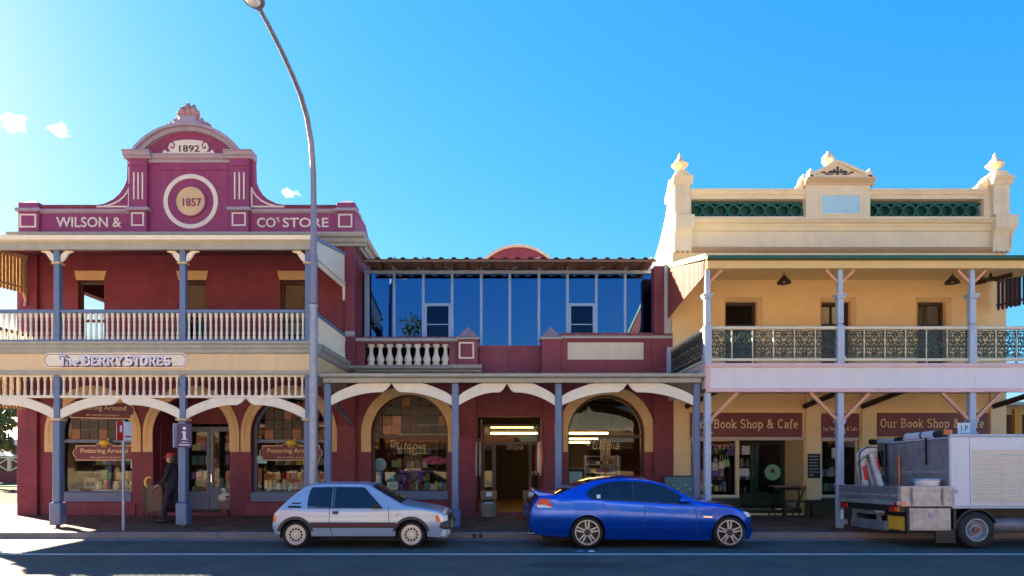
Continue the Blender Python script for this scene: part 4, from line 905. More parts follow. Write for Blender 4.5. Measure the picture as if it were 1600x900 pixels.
for sg in (-1, 1):
    part('scrollwork', MB().ribbon([(pxm+sg*(.08+.05*k), b_+.12+.09*sin(k*1.1)*(1-k/12)+.02) for k in range(9)], .035, DW-.165, DW-.141).ribbon([(pxm+sg*(.22+.07*cos(k*.7)), b_+.14+.06*sin(k*.7)) for k in range(8)], .03, DW-.165, DW-.141), M['umber'], cb)
    xe = px0+.12 if sg < 0 else px1-.08
    part('acroterion', MB().plate([(xe-.1, b_+.01), (xe+.1, b_+.01), (xe+.08, b_+.18), (xe+.02*sg, b_+.28), (xe-.06, b_+.16)], DW-.16, DW+.1), M['stonec'], cb)
part('palmette', MB().ribbon([(pxm, b_+.08), (pxm, b_+.34)], .06, DW-.165, DW-.141).ribbon([(pxm-.12, b_+.27), (pxm, b_+.1), (pxm+.12, b_+.27)], .03, DW-.166, DW-.141), M['umber'], cb)
part('ball_finial', MB().lathe([(.20, 0), (.2, .05), (.1, .12), (.07, .16), (.15, .24), (.19, .33), (.185, .40), (.13, .5), (.05, .57), (.03, .62), (0, .63)], (X(1300), DW+.25, ap-.1), 14), M['stonec'], cb, smooth=True)
part('scroll_wing', MB().plate([(px0-.32, Z(297)), (px0-.03, Z(297)), (px0-.03, Z(271)), (px0-.1, Z(276)), (px0-.16, Z(286)), (px0-.3, Z(293))], DW+.02, DW+.25), M['stonec'], cb)
# end pilasters with urn finials
urn = [(.16, 0), (.16, .05), (.08, .1), (.07, .16), (.17, .24), (.23, .34), (.26, .40), (.20, .44), (.19, .46), (.16, .56), (.10, .64), (.08, .70), (.06, .74), (.055, .82), (.02, .92), (0, .95)]
for x0, x1, s_ in ((X(1052), X(1076), -1), (X(1547), X(1572), 1)):
    ep = part('end_pilaster', MB().box(x0, x1, DW-.16, DW+.42, Z(338), Z(288)), M['stonec'], bs, bevel=.008)
    for k in range(3): part('flute', MB().box(x0+.08+k*.12, x0+.12+k*.12, DW-.17, DW-.161, Z(322), Z(298)), M['stonec'], ep)
    part('pilaster_cap', MB().mold([(DW+.5, Z(291)), (DW-.18, Z(291)), (DW-.20, Z(287)), (DW-.27, Z(282)), (DW-.29, Z(279.5)), (DW+.5, Z(279.3))], x0-.05, x1+.07), M['stonec'], ep)
    part('cap_block', MB().plate([(x0+.0, Z(279.2)), (x1+.03, Z(279.2)), (x1-.02, Z(273)), (x1-.1, Z(269)), (x0+.1, Z(269)), (x0+.02, Z(273))], DW-.15, DW+.4), M['stonec'], ep, bevel=.01)
    part('urn_finial', MB().lathe([(r_, h*.68) for r_, h in urn], ((x0+x1)/2, DW+.13, Z(269)), 14), M['stonec'], ep, smooth=True)
    part('bracket_head', MB().box(x0-.0, x1+.12, DW-.26, DW-.002, Z(359), Z(339)), M['stonec'], ep, bevel=.015)
    part('scroll_bracket', MB().plate([(DW-.002, Z(395)), (DW-.12, Z(395)), (DW-.13, Z(380)), (DW-.15, Z(370)), (DW-.2, Z(364)), (DW-.25, Z(361)), (DW-.25, Z(359.2)), (DW-.002, Z(359.2))], x0-.0, x1+.06, mp=lambda u, v, w: (w, u, v)), M['stonec'], ep)
    for k in range(3): part('bracket_drop', MB().lathe([(.035, 0), (.035, .05)], (x0+.1+k*.15, DW-.14, Z(397)), 8), M['stoned'], ep)
    if s_ > 0:
        part('end_corbel', MB().plate([(x1, Z(390)), (x1+.02, Z(375)), (x1+.12, Z(362)), (x1+.2, Z(356)), (x1+.2, Z(339)), (x1, Z(339))], DW-.24, DW+.4), M['stonec'], ep, bevel=.01)
        part('scroll_wing', MB().plate([(x0-.5, Z(297)), (x0-.02, Z(297)), (x0-.02, Z(272)), (x0-.12, Z(277)), (x0-.22, Z(284)), (x0-.35, Z(289)), (x0-.42, Z(294))], DW+.0, DW+.3), M['stonec'], ep)
    else:
        part('scroll_wing', MB().plate([(DW+.43, Z(300)), (DW+.43, Z(272)), (DW+.6, Z(277)), (DW+.75, Z(284)), (DW+.95, Z(290)), (DW+1.0, Z(296)), (DW+1.0, Z(300))], x0-.02, x0+.25, mp=lambda u, v, w: (w, u, v)), M['stonec'], ep)
# verandah
RX = [wx(1107, DR), wx(1315, DR), wx(1522, DR), wx(1729, DR)]
R0, R1 = RX[0]-.05, RX[3]+.1
zg_ = wz(408, DR); zbm = wz(420, DR)
part('verandah_roof', MB().plate([(DR-.05, zg_+.03), (DW-.003, 7.62), (DW-.003, 7.68), (DR-.05, zg_+.09)], R0, R1, mp=lambda u, v, w: (w, u, v)), M['roofpale'], bs)
part('gutter', MB().mold([(DR-.2, zg_+.02), (DR-.06, zg_-.005), (DR-.06, zg_+.10), (DR-.2, zg_+.09)], R0-.03, R1), M['green'], bs)
part('barge_cap', MB().bar((R0-.03, DR-.08, zg_+.10), (R0-.03, DW-.03, 7.72), .05, .12), M['palegreen'], bs)
part('eaves_beam', MB().box(R0, R1, DR-.055, DR+.06, zbm, zg_+.025), M['yellow3'], bs, bevel=.008)
part('verandah_ceiling', MB().plate([(DR+.07, zbm+.1), (DW-.004, 7.30), (DW-.004, 7.33), (DR+.07, zbm+.13)], R0+.02, R1-.02, mp=lambda u, v, w: (w, u, v)), M['yellow'], bs)
part('side_valance', MB().plate([(DR+.1, 6.42), (DR+1.5, 6.42-.28+.25), (DW-.1, 6.12), (DW-.1, 7.62), (DR+.1, zg_+.02)], R0-.03, R0, mp=lambda u, v, w: (w, u, v)), M['red_valance'], bs)
vr = MB()
for k in range(30):
    f = (k+.5)/30; y_ = DR+.12+f*(DW-DR-.26); vr.box(R0-.055, R0-.031, y_-.03, y_+.03, 6.40-.28*f, zg_+.0+(7.58-zg_)*f)
part('valance_ribs', vr, M['red_valance'], bs)
zf0, zf1 = wz(613, DR), wz(567.5, DR)
pb_ = MB().box(-.085, .085, -.085, .085, 0, 1.3).mesh('post', M['lilac'])
for i, x in enumerate(RX):
    p = part('post', MB().box(x-.08, x+.08, DR+.02, DR+.18, GZ, zf0-.0), M['lilac'], bs, bevel=.02)
    part('post_collar', MB().box(x-.115, x+.115, DR-.015, DR+.215, 2.80, 2.84).box(x-.1, x+.1, DR-.0, DR+.2, 2.74, 2.80), M['lilac'], p, bevel=.006)
    part('post_collar', MB().box(x-.1, x+.1, DR, DR+.2, 2.50, 2.54), M['lilac'], p)
    part('post_collar', MB().box(x-.105, x+.105, DR-.005, DR+.205, 1.2, 1.24), M['lilac'], p)
    u_ = part('upper_post', MB().box(x-.09, x+.09, DR+.01, DR+.19, zf1, zf1+.95).box(x-.06, x+.06, DR+.04, DR+.16, zf1+.95, zf1+1.0).box(x-.075, x+.075, DR+.025, DR+.175, zf1+1.0, zf1+1.62).box(x-.06, x+.06, DR+.04, DR+.16, zf1+1.62, zbm), M['lilac'], bs, bevel=.012)
    part('post_collar', MB().box(x-.105, x+.105, DR-.005, DR+.205, zf1+1.62, zf1+1.68).box(x-.13, x+.13, DR-.03, DR+.23, zf1+1.68, zf1+1.72), M['lilac'], u_)
    part('post_collar', MB().box(x-.11, x+.11, DR-.01, DR+.21, zf1+.12, zf1+.17), M['lilac'], u_)
    part('post_collar', MB().box(x-.10, x+.10, DR, DR+.2, zf1+.87, zf1+.91), M['lilac'], u_)
    for sg in (1, -1):
        if (i == 0 and sg < 0): continue
        part('brace', MB().bar((x+sg*.06, DR+.1, zbm-.31), (x+sg*.35, DR+.1, zbm-.01), .06, .06), M['brace'], bs)
        part('brace', MB().bar((x+sg*.09, DR+.1, 2.86), (x+sg*.74, DR+.1, zf0-.0), .08, .07), M['brace'], bs)
for px in (1079, 1262, 1352, 1556):
    x = X(px); part('wall_strut', MB().bar((x-.15, DW-.1, 3.45), (x+.75, DW-1.9, 4.02), .13, .13), M['darkbrown'], bs)
# balcony floor and fascia
part('balcony_floor', MB().box(R0, R1, DR+.06, DW-.09, zf0+.32, zf1-.02), M['yellow'], bs)
part('fascia_panel', MB().box(R0, R1, DR-.0, DR+.05, zf0+.1, zf1-.1), M['fascia'], bs)
part('fascia_top', MB().box(R0-.03, R1, DR-.05, DR+.059, zf1-.10, zf1), M['pink'], bs, bevel=.012)
part('fascia_bottom', MB().box(R0-.02, R1, DR-.04, DR+.055, zf0, zf0+.10), M['pink'], bs, bevel=.01)
part('fascia_end', MB().box(R0-.02, R0+.09, DR-.02, DR-.001, zf0+.1, zf1-.1), M['pink'], bs)
for px in (1148, 1336, 1524): part('fascia_joint', MB().box(wx(px, DR)-.012, wx(px, DR)+.012, DR-.012, DR-.001, zf0+.1, zf1-.1), M['white'], bs)
part('side_fascia', MB().box(R0-.02, R0+.03, DR+.06, DW-.003, zf0+.1, zf1-.1), M['fascia'], bs)
part('side_fascia_trim', MB().box(R0-.05, R0+.04, DR+.06, DW-.003, zf1-.1, zf1), M['pink'], bs)
part('wall_post', MB().box(R0-.06, R0+.1, DW-.16, DW-.004, zf1, zf1+1.0), M['lilac'], bs)
# iron lace railing
zr0, zr1 = wz(559, DR), wz(514, DR)
lw = .50; lh = zr1-zr0
def lace(w_, h):
    m = MB(); r = lambda p, t=.017, c=False: m.ribbon([(u*w_, v*h) for u, v in p], t*1.3, -.006, .006, closed=c)
    for sg in (1, -1):
        q = lambda pts: [(.5+sg*u, v) for u, v in pts]
        r(q([(.03+.17*cos(k*.55)*(1-k/15)+.13, .28+.15*sin(k*.55)*(1-k/15)) for k in range(13)]))
        r(q([(.13+.15*cos(-k*.55+1)*(1-k/15)+.06, .60+.12*sin(-k*.55+1)*(1-k/15)) for k in range(13)]))
        r(q([(.33+.11*cos(k*.6+2)*(1-k/14), .44+.09*sin(k*.6+2)*(1-k/14)) for k in range(12)]))
        r(q([(.36+.1*cos(k*.6)*(1-k/14), .76+.09*sin(k*.6)*(1-k/14)) for k in range(12)]))
        r(q([(.36+.1*cos(-k*.6)*(1-k/14), .14+.08*sin(-k*.6)*(1-k/14)) for k in range(12)]))
        r(q([(0, .05), (.12, .12), (.05, .3), (.2, .44), (.06, .56), (.22, .7), (.1, .85), (0, .95)]), .022)
        r(q([(.48, .02), (.4, .3), (.48, .45), (.38, .6), (.48, .75), (.42, .98)]), .018)
        r(q([(.12, .90), (.2, .97), (.3, .92), (.4, .97), (.48, .9)]), .016)
    for v, rr in ((.44, .07), (.80, .06), (.17, .05)):
        r([(.5+rr*cos(a), v+rr*.62*sin(a)) for a in [2*pi*k/10 for k in range(10)]], .024, True)
    for i in range(9):
        for j in range(6):
            u, v = (i+.5+.5*(j % 2))/9.5, .13+j*.145; r([(u+.045*cos(a), v+.030*sin(a)) for a in (0, pi/2, pi, 3*pi/2)], .011, True)
    for k in range(1, 10): r([(k/10, .0), (k/10, .07)], .012)
    r([(0, .075), (1, .075)], .014); r([(0, .93), (1, .93)], .014)
    return m
lm = lace(lw, lh).mesh('lace_panel', M['iron'], fix=False)
for i in range(3):
    a, b = RX[i]+.09, RX[i+1]-.09; n = 6; st = (b-a)/n
    for k in range(n):
        o = link_obj('lace_panel', lm, (a+k*st+.01, DR+.1, zr0), bs); o.scale = ((st-.02)/lw, 1, 1)
        if k: part('baluster_bar', MB().box(a+k*st-.012, a+k*st+.012, DR+.085, DR+.115, zr0, zr1), M['archcream2'], bs)
    part('hand_rail', MB().box(a, b, DR+.04, DR+.16, zr1+.001, zr1+.08), M['archcream2'], bs, bevel=.015)
    part('foot_rail', MB().box(a, b, DR+.06, DR+.14, zr0-.07, zr0-.001), M['archcream2'], bs, bevel=.01)
    for k in (2, 4): part('rail_foot', MB().box(a+k*st-.02, a+k*st+.02, DR+.08, DR+.12, zf1, zr0-.071), M['lilac'], bs)
for k in range(7):
    st = (DW-DR-.36)/7; o = link_obj('lace_panel', lm, (RX[0], DR+.2+k*st, zr0), bs); o.rotation_euler = (0, 0, pi/2); o.scale = (st/lw, 1, 1)
part('hand_rail', MB().box(RX[0]-.05, RX[0]+.05, DR+.19, DW-.17, zr1+.001, zr1+.08), M['archcream2'], bs, bevel=.01)
part('foot_rail', MB().box(RX[0]-.04, RX[0]+.04, DR+.19, DW-.17, zr0-.07, zr0-.001), M['archcream2'], bs, bevel=.01)
valance(RX[3], DR+.1, DW-.1, 6.75, 7.55, 6.15, 6.35, 22, M['slatdark'], M['slatdark'], bs, gap=.075, tail=False)
part('valance_board', MB().box(B1+.0, B1+.3, DW-.1, DW-.05, 6.5, 7.5), M['darkred'], bs)
# ------------------------------------------------------------------ the sunlit shops across the street, behind the camera (seen in the glass)
def opp(x0, x1, h, m, mroof, label, gable=False):
    yo = -6.0
    t_ = thing('street_shop', label, 'building', ((x0+x1)/2, yo, .14), group='shops across the street')
    n = max(1, int((x1-x0)/3.2)); st = (x1-x0)/n
    part('wall', MB().plate(rect(x0, x1, .1, h), yo-.3, yo, [rect(x0+st*k+.5, x0+st*(k+1)-.5, .8, 2.6) for k in range(n)]), m, t_)
    part('side_wall', MB().box(x0, x0+.3, yo-9, yo-.301, .1, h), m, t_); part('side_wall', MB().box(x1-.3, x1, yo-9, yo-.301, .1, h), m, t_)
    part('coping', MB().box(x0-.1, x1+.1, yo-.4, yo+.12, h, h+.18), M['trim'], t_)
    for k in range(n):
        f_ = part('window', MB().plate(rect(x0+st*k+.5, x0+st*(k+1)-.5, .8, 2.6), yo-.15, yo-.1, [rect(x0+st*k+.6, x0+st*(k+1)-.6, .9, 2.5)]), M['white'], t_)
        part('pane', MB().box(x0+st*k+.6, x0+st*(k+1)-.6, yo-.13, yo-.12, .9, 2.5), M['black'], f_)
    part('awning', MB().plate([(yo+.121, 3.5), (yo+2.2, 3.0), (yo+2.2, 2.94), (yo+.121, 3.44)], x0+.2, x1-.2, mp=lambda u, v, w: (w, u, v)), mroof, t_)
    if gable:
        part('roof', MB().plate([(x0-.2, h+.18), (x1+.2, h+.18), ((x0+x1)/2, h+2.4)], yo-9, yo-.4), mroof, t_)
opp(-34, -21.02, 4.4, M['buff'], M['tile'], 'buff rendered shop across the street with a terracotta roof', True)
opp(-21.0, -9.92, 4.0, M['brickorange'], M['tile'], 'long orange brick shop across the street with tiled gable', True)
opp(-9.9, 0.98, 4.6, M['buff'], M['tile'], 'buff parapet shop across the street opposite the gift store')
opp(1.0, 9.98, 3.8, M['palebrick'], M['roofpale'], 'pale brick shop across the street under a grey awning', True)
opp(10.0, 24, 4.4, M['brickorange'], M['tile'], 'orange brick shop across the street facing the book shop')
# ------------------------------------------------------------------ vehicles
def lerp(tab, x):
    if x <= tab[0][0]: return tab[0][1]
    for (a, b), (c, d) in zip(tab, tab[1:]):
        if x <= c: return b+(d-b)*(x-a)/(c-a) if c > a else d
    return tab[-1][1]
class Car:
    """a lofted body in local coordinates: x rear to front, y across, z up; all panels lie on its surface"""
    def __init__(s, top, sill, half, belt, tumble, wheels, arch_r, tuck=.05, crown=.04, edge=.05, plan=()):
        s.top, s.sill, s.half, s.belt, s.tumble, s.wheels, s.ar, s.tuck, s.crown, s.edge, s.plan = top, sill, half, belt, tumble, wheels, arch_r, tuck, crown, edge, plan
        s.x0, s.x1 = top[0][0], top[-1][0]
    def lo(s, x):
        z = lerp(s.sill, x)
        for wx_, wz_ in s.wheels:
            d = abs(x-wx_)
            if d < s.ar: z = max(z, wz_+sqrt(s.ar**2-d*d))
        return z
    def W(s, x, z):
        w_ = s.half*lerp(s.plan, x); b = lerp(s.belt, x)
        if z > b: w_ -= s.tumble*(z-b)+.25*max(0, z-b)**2
        else:
            f = (b-z)/max(.01, b-.2); w_ += .018*sin(pi*min(1, f*1.1))-s.tuck*max(0, f-.45)**1.5
        return max(.05, w_)
    def body(s):
        xs = [s.x0+(s.x1-s.x0)*k/150 for k in range(151)]
        for wx_, wz_ in s.wheels:
            for e_ in (-s.ar-.002, -s.ar+.002, s.ar-.002, s.ar+.002): xs.append(wx_+e_)
        xs += [p[0] for p in s.top]
        xs = sorted(set(round(x, 4) for x in xs)); mb = MB(); rows = None
        for x in xs:
            zt, zl = lerp(s.top, x), s.lo(x); zl = min(zl, zt-.06)
            r = min(s.edge, (zt-zl)*.3); sec = []
            for k in range(13): z = zl+(zt-r-zl)*k/12; sec.append((s.W(x, z), z))
            wt = s.W(x, zt-r)
            for k in range(1, 5): a = pi/2*k/4; sec.append((wt-r*(1-cos(a)), zt-r+r*sin(a)))
            we = wt-r
            for k in range(1, 6): f = k/5; sec.append((we*(1-f), zt+s.crown*(1-(1-f)**2)))
            full = [(x, -y_, z) for y_, z in sec]+[(x, y_, z) for y_, z in sec[::-1][1:]]
            rows = len(full); mb.v += full
        n = len(xs)
        for i in range(n-1):
            for k in range(rows-1): mb.f.append((i*rows+k, (i+1)*rows+k, (i+1)*rows+k+1, i*rows+k+1))
        mb.f.append(tuple(range(rows))); mb.f.append(tuple((n-1)*rows+k for k in range(rows))[::-1])
        return mb
    def patch(s, poly, off, side=-1, n=26, m=7, th=None):
        """a skin piece: x-monotone outline (x,z) laid on the body side"""
        xs0, xs1 = min(p[0] for p in poly), max(p[0] for p in poly); mb = MB()
        N = len(poly); cols = sorted(set([xs0+1e-4+(xs1-xs0-2e-4)*k/n for k in range(n+1)]+[min(xs1-1e-4, max(xs0+1e-4, p[0]+e_)) for p in poly for e_ in (-2e-4, 2e-4)]))
        for x in cols:
            zs = []
            for i in range(N):
                (a, b), (c, d) = poly[i], poly[(i+1) % N]
                if (a-x)*(c-x) < 0: zs.append(b+(d-b)*(x-a)/(c-a))
            zs = zs or [0, 0]; z0, z1 = min(zs), max(zs)
            for k in range(m+1):
                z = z0+(z1-z0)*k/m; mb.v.append((x, side*(s.W(x, z)+off), z))
        for i in range(len(cols)-1):
            for k in range(m):
                mb.f.append((i*(m+1)+k, (i+1)*(m+1)+k, (i+1)*(m+1)+k+1, i*(m+1)+k+1))
        return mb
    def ringpatch(s, cx, cz, r0, r1, a0, a1, off, side=-1, n=24):
        mb = MB()
        for k in range(n+1):
            a = radians(a0+(a1-a0)*k/n)
            for r, o in ((r0, off-.02), (r0, off), (r1, off), (r1, off-.03)):
                x, z = cx+r*cos(a), cz+r*sin(a); mb.v.append((x, side*(s.W(x, z)+o), z))
        for k in range(n):
            for q in range(3): mb.f.append((4*k+q, 4*k+4+q, 4*k+5+q, 4*k+1+q))
        return mb
    def topstrip(s, xa, xb, inset, off, n=14, m=8):
        """glass on the upper surface between two stations"""
        mb = MB()
        for i in range(n+1):
            x = xa+(xb-xa)*i/n; zt = lerp(s.top, x); w_ = s.W(x, zt)-inset
            dz = (lerp(s.top, x+.02)-lerp(s.top, x-.02))/.04; l = sqrt(1+dz*dz)
            for k in range(m+1):
                y_ = -w_+2*w_*k/m; f = 1-abs(y_)/max(.01, s.W(x, zt)-s.edge)
                mb.v.append((x-off*dz/l, y_, zt+s.crown*(1-(1-max(0, f))**2)+off/l))
        for i in range(n):
            for k in range(m): mb.f.append((i*(m+1)+k, (i+1)*(m+1)+k, (i+1)*(m+1)+k+1, i*(m+1)+k+1))
        return mb
    def both(s, name, m, parent, fn, **kw):
        for sd_ in (-1, 1): part(name, fn(sd_), m, parent, smooth=True, **kw)
def tyre(R, w_, rr):
    return MB().lathe([(rr, -w_/2+.01), (R-.045, -w_/2), (R-.012, -w_/2+.02), (R, -w_/2+.05), (R, w_/2-.05), (R-.012, w_/2-.02), (R-.045, w_/2), (rr, w_/2-.01)], n=36, axis='y', cap=False)
def wheel(parent, x, y, R, w_, rr, build):
    sd_ = -1 if y < 0 else 1
    o = part('wheel', tyre(R, w_, rr).xf(lambda a, b, c: (a+x, b+y, c+R)), M['rubber'], parent, smooth=True)
    for nm, mb, m in build(rr, w_): part(nm, mb.xf(lambda a, b, c: (a+x, y+sd_*b, c+R)), m, o, smooth=30)
    return o

M['silver'] = mat('silver_car_paint', (.34, .45, .58), .3, .03, 2, metal=.35, coat=.6)
M['bluecar'] = mat('vivid_blue_car_paint', (.002, .085, .60), .24, .03, 2, metal=.7, coat=.5)
M['carglass'] = mat('dark_car_glass', (.012, .016, .03), .03, .2, 1.5, coat=.3)
M['trimblack'] = mat('grey_black_trim', (.035, .032, .036), .5, .15, 8)
M['wheelsilver'] = mat('silver_wheel', (.46, .50, .55), .3, .05, 8, metal=.6)
M['orange'] = mat('orange_lens', (.85, .16, .02), .25, .05, 6)
M['redlens'] = mat('red_lens', (.6, .02, .02), .2, .1, 6, coat=.5)
M['clearlens'] = mat('clear_lens', (.75, .78, .82), .12, .05, 6, coat=1)
M['underbody'] = mat('underbody', (.012, .012, .012), .9, .2, 4)
# ---- small silver hatchback; measurements from the photograph (k = metres per zoomed pixel)
hx = lambda v: (v-62)/387.6
hz = lambda v: (655-v)/387.6
hp = lambda pts: [(hx(a), hz(b)) for a, b in pts]
top = [(0, .50), (.012, .60), (.03, .735)]+hp([(120, 322), (200, 245), (290, 172), (318, 156), (345, 146), (450, 139), (620, 136), (760, 138), (830, 146), (868, 166), (1000, 240), (1110, 300), (1160, 312), (1300, 332), (1400, 352), (1440, 366)])+[(3.60, .70), (3.635, .62), (3.66, .50)]
sill = [(0, .42), (.05, .30), (.35, .26), (.8, .255), (2.6, .255), (3.3, .24), (3.5, .22), (3.6, .25), (3.66, .36)]
H = Car(top, sill, .80, [(0, .80), (3.66, .80)], .30, [(hx(250), .285), (hx(1185), .285)], .33, plan=[(0, .93), (.12, .965), (.6, 1), (2.8, 1), (3.3, .97), (3.55, .91), (3.66, .84)], crown=.035)
hc = thing('hatchback_car', 'small silver three door hatchback with black side mouldings parked at the kerb', 'car', local=True)
part('body', H.body(), M['silver'], hc, smooth=35)
part('underside', MB().box(.1, 3.5, -.62, .62, .2, .6), M['underbody'], hc)
dw = hp([(563, 160), (788, 163), (800, 167), (947, 318), (943, 325), (563, 325)]); qw = hp([(372, 163), (538, 160), (538, 322), (352, 317), (343, 305), (346, 245), (356, 185)])
H.both('side_window', M['carglass'], hc, lambda s_: H.patch(dw, .006, s_))
H.both('side_window', M['carglass'], hc, lambda s_: H.patch(qw, .006, s_))
H.both('window_seal', M['trimblack'], hc, lambda s_: H.patch(hp([(543, 156), (560, 156), (560, 328), (543, 328)]), .005, s_))
H.both('window_seal', M['trimblack'], hc, lambda s_: H.patch(hp([(345, 322), (948, 322), (952, 331), (345, 331)]), .004, s_))
H.both('side_moulding', M['trimblack'], hc, lambda s_: H.patch(hp([(372, 443), (1062, 443), (1062, 487), (372, 487)]), .022, s_))
H.both('moulding_stripe', M['signred'], hc, lambda s_: H.patch(hp([(376, 459), (1058, 459), (1058, 472), (376, 472)]), .024, s_))
for wx_, wz_ in H.wheels: H.both('wheel_arch_flare', M['trimblack'], hc, lambda s_: H.ringpatch(wx_, wz_, .325, .385, 12, 168, .03, s_))
H.both('door_seam', M['trimblack'], hc, lambda s_: H.patch(hp([(523, 330), (528, 330), (528, 440), (550, 555), (545, 555), (523, 440)]), .002, s_, n=8))
H.both('door_seam', M['trimblack'], hc, lambda s_: H.patch(hp([(1001, 318), (1006, 318), (1006, 440), (1001, 440)]), .002, s_, n=3))
H.both('door_handle', M['black'], hc, lambda s_: H.patch(hp([(549, 353), (601, 353), (598, 377), (553, 377)]), .012, s_, n=4))
H.both('pillar_vent', M['black'], hc, lambda s_: H.patch(hp([(218, 285), (290, 285), (290, 297), (218, 297)]), .008, s_, n=4))
H.both('pillar_vent', M['black'], hc, lambda s_: H.patch(hp([(190, 310), (292, 310), (292, 328), (190, 328)]), .008, s_, n=4))
H.both('tail_light', M['orange'], hc, lambda s_: H.patch(hp([(70, 388), (92, 388), (92, 440), (66, 440)]), .008, s_, n=3))
H.both('indicator', M['orange'], hc, lambda s_: H.patch(hp([(1378, 384), (1400, 384), (1420, 440), (1388, 440)]), .008, s_, n=4))
H.both('headlight', M['clearlens'], hc, lambda s_: H.patch(hp([(1403, 385), (1438, 392), (1462, 432), (1423, 440)]), .008, s_, n=4))
H.both('side_repeater', M['orange'], hc, lambda s_: H.patch(hp([(1066, 374), (1082, 374), (1082, 388), (1066, 388)]), .01, s_, n=2))
part('windscreen', H.topstrip(hx(858), hx(1098), .06, .006), M['carglass'], hc, smooth=True)
part('rear_window', H.topstrip(hx(130), hx(318), .12, .006), M['carglass'], hc, smooth=True)
fb = MB()
for x0, x1, z0, z1, w_ in ((3.44, 3.71, .40, .56, .755),): fb.box(x0, x1, -w_, w_, z0, z1)
part('front_bumper', fb, M['trimblack'], hc, bevel=.03)
part('front_apron', MB().box(3.46, 3.66, -.73, .73, .22, .398), M['silver'], hc, bevel=.03)
part('rear_bumper', MB().box(-.02, .2, -.76, .76, .43, .56), M['trimblack'], hc, bevel=.03)
part('grille', MB().box(3.60, 3.665, -.40, .40, .565, .69), M['black'], hc, bevel=.02)
for y_ in (-.60, .60): part('headlamp_glass', MB().box(3.58, 3.655, y_-.15, y_+.15, .57, .69), M['clearlens'], hc, bevel=.02)
part('number_plate', MB().box(3.712, 3.722, -.55, -.15, .42, .54), M['pigyellow'], hc, bevel=.004)
part('fog_lamp', MB().lathe([(0, 0), (.06, 0), (.06, .03), (0, .04)], (3.655, -.55, .32), 12, 'x'), M['clearlens'], hc)
for s_ in (-1, 1): part('mirror', MB().plate([(hx(862), hz(325)), (hx(885), hz(298)), (hx(925), hz(296)), (hx(945), hz(322))], s_*(.80), s_*.93), M['black'], hc, bevel=.02)
part('wiper', MB().tube([(hx(1100), -.5, hz(296)), (hx(1040), -.1, hz(262)+.05)], .008, 5), M['black'], hc)
def hatch_rim(rr, w_):
    f = MB().plate(arcpts(0, 0, rr-.004, 0, 360, 36)[:-1], w_/2-.035, w_/2-.02, [arcpts((rr*.60)*cos(2*pi*k/12), (rr*.60)*sin(2*pi*k/12), .027, 0, 360, 8)[:-1] for k in range(12)])
    return [('rim', MB().lathe([(rr-.02, -w_/2), (rr+.004, -w_/2), (rr+.004, w_/2-.004), (rr-.014, w_/2-.004), (rr-.018, w_/2-.05)], n=36, axis='y', cap=False), M['wheelsilver']), ('rim_face', f, M['wheelsilver']),
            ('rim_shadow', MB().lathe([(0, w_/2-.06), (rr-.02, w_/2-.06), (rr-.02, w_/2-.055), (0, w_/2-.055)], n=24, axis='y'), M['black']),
            ('hub_cap', MB().lathe([(.05, w_/2-.02), (.045, w_/2), (.02, w_/2+.012), (0, w_/2+.013)], n=14, axis='y'), M['gold'])]
for wx_, wz_ in H.wheels:
    for y_ in (-.70, .70): wheel(hc, wx_, y_, .285, .17, .205, hatch_rim)
hc.location = (wx(424.5, 14.2), 14.2+.82, .006); 

# ---- vivid blue sedan
bx = lambda v: (v-75)/308.1
bz = lambda v: (520-v)/308.1
bp_ = lambda pts: [(bx(a), bz(b)) for a, b in pts]
top = [(0, .56), (.015, .66)]+bp_([(85, 262), (100, 235), (120, 205), (135, 190), (240, 182), (330, 142), (420, 108), (500, 88), (590, 76), (690, 71), (780, 75), (860, 84), (950, 108), (1040, 152), (1130, 205), (1180, 220), (1300, 235), (1400, 258), (1460, 280), (1500, 312)])+[(4.70, .56), (4.725, .46)]
sill = [(0, .38), (.12, .28), (.8, .22), (1.5, .19), (3.8, .19), (4.55, .17), (4.68, .18), (4.725, .3)]
B = Car(top, sill, .93, bp_([(0, 205), (470, 205), (740, 222), (1120, 242), (1540, 270)]), .36, [(bx(445), .335), (bx(1360), .335)], .375, plan=[(0, .80), (.1, .87), (.3, .93), (.9, 1), (3.6, 1), (4.2, .97), (4.5, .90), (4.725, .74)], crown=.045, edge=.07, tuck=.17)
bc = thing('sedan_car', 'vivid blue sedan with boot spoiler and five spoke wheels parked outside the bookshop', 'car', local=True)
part('body', B.body(), M['bluecar'], bc, smooth=35)
part('underside', MB().box(.3, 4.5, -.7, .7, .16, .6), M['underbody'], bc)
def rwin(a, b): return bp_([(a, 0), (b, 0)])
sw1 = bp_([(440, 165), (448, 150), (500, 118), (560, 100), (640, 87), (735, 82), (748, 214), (600, 207), (470, 200), (448, 185)])
sw2 = bp_([(745, 82), (840, 88), (900, 101), (960, 124), (1040, 175), (1120, 234), (900, 222), (757, 214)])
B.both('side_window', M['carglass'], bc, lambda s_: B.patch(sw1, .006, s_))
B.both('side_window', M['carglass'], bc, lambda s_: B.patch(sw2, .006, s_))
B.both('window_seal', M['trimblack'], bc, lambda s_: B.patch(bp_([(735, 80), (746, 80), (758, 216), (747, 216)]), .007, s_, n=6))
B.both('window_seal', M['trimblack'], bc, lambda s_: B.patch(bp_([(462, 200), (600, 207), (748, 215), (1125, 236), (1130, 242), (748, 220), (600, 212), (465, 205)]), .005, s_))
B.both('door_seam', M['trimblack'], bc, lambda s_: B.patch(bp_([(810, 219), (814, 219), (814, 440), (810, 440)]), .002, s_, n=3))
B.both('door_seam', M['trimblack'], bc, lambda s_: B.patch(bp_([(1134, 242), (1138, 242), (1158, 440), (1154, 440)]), .002, s_, n=9))
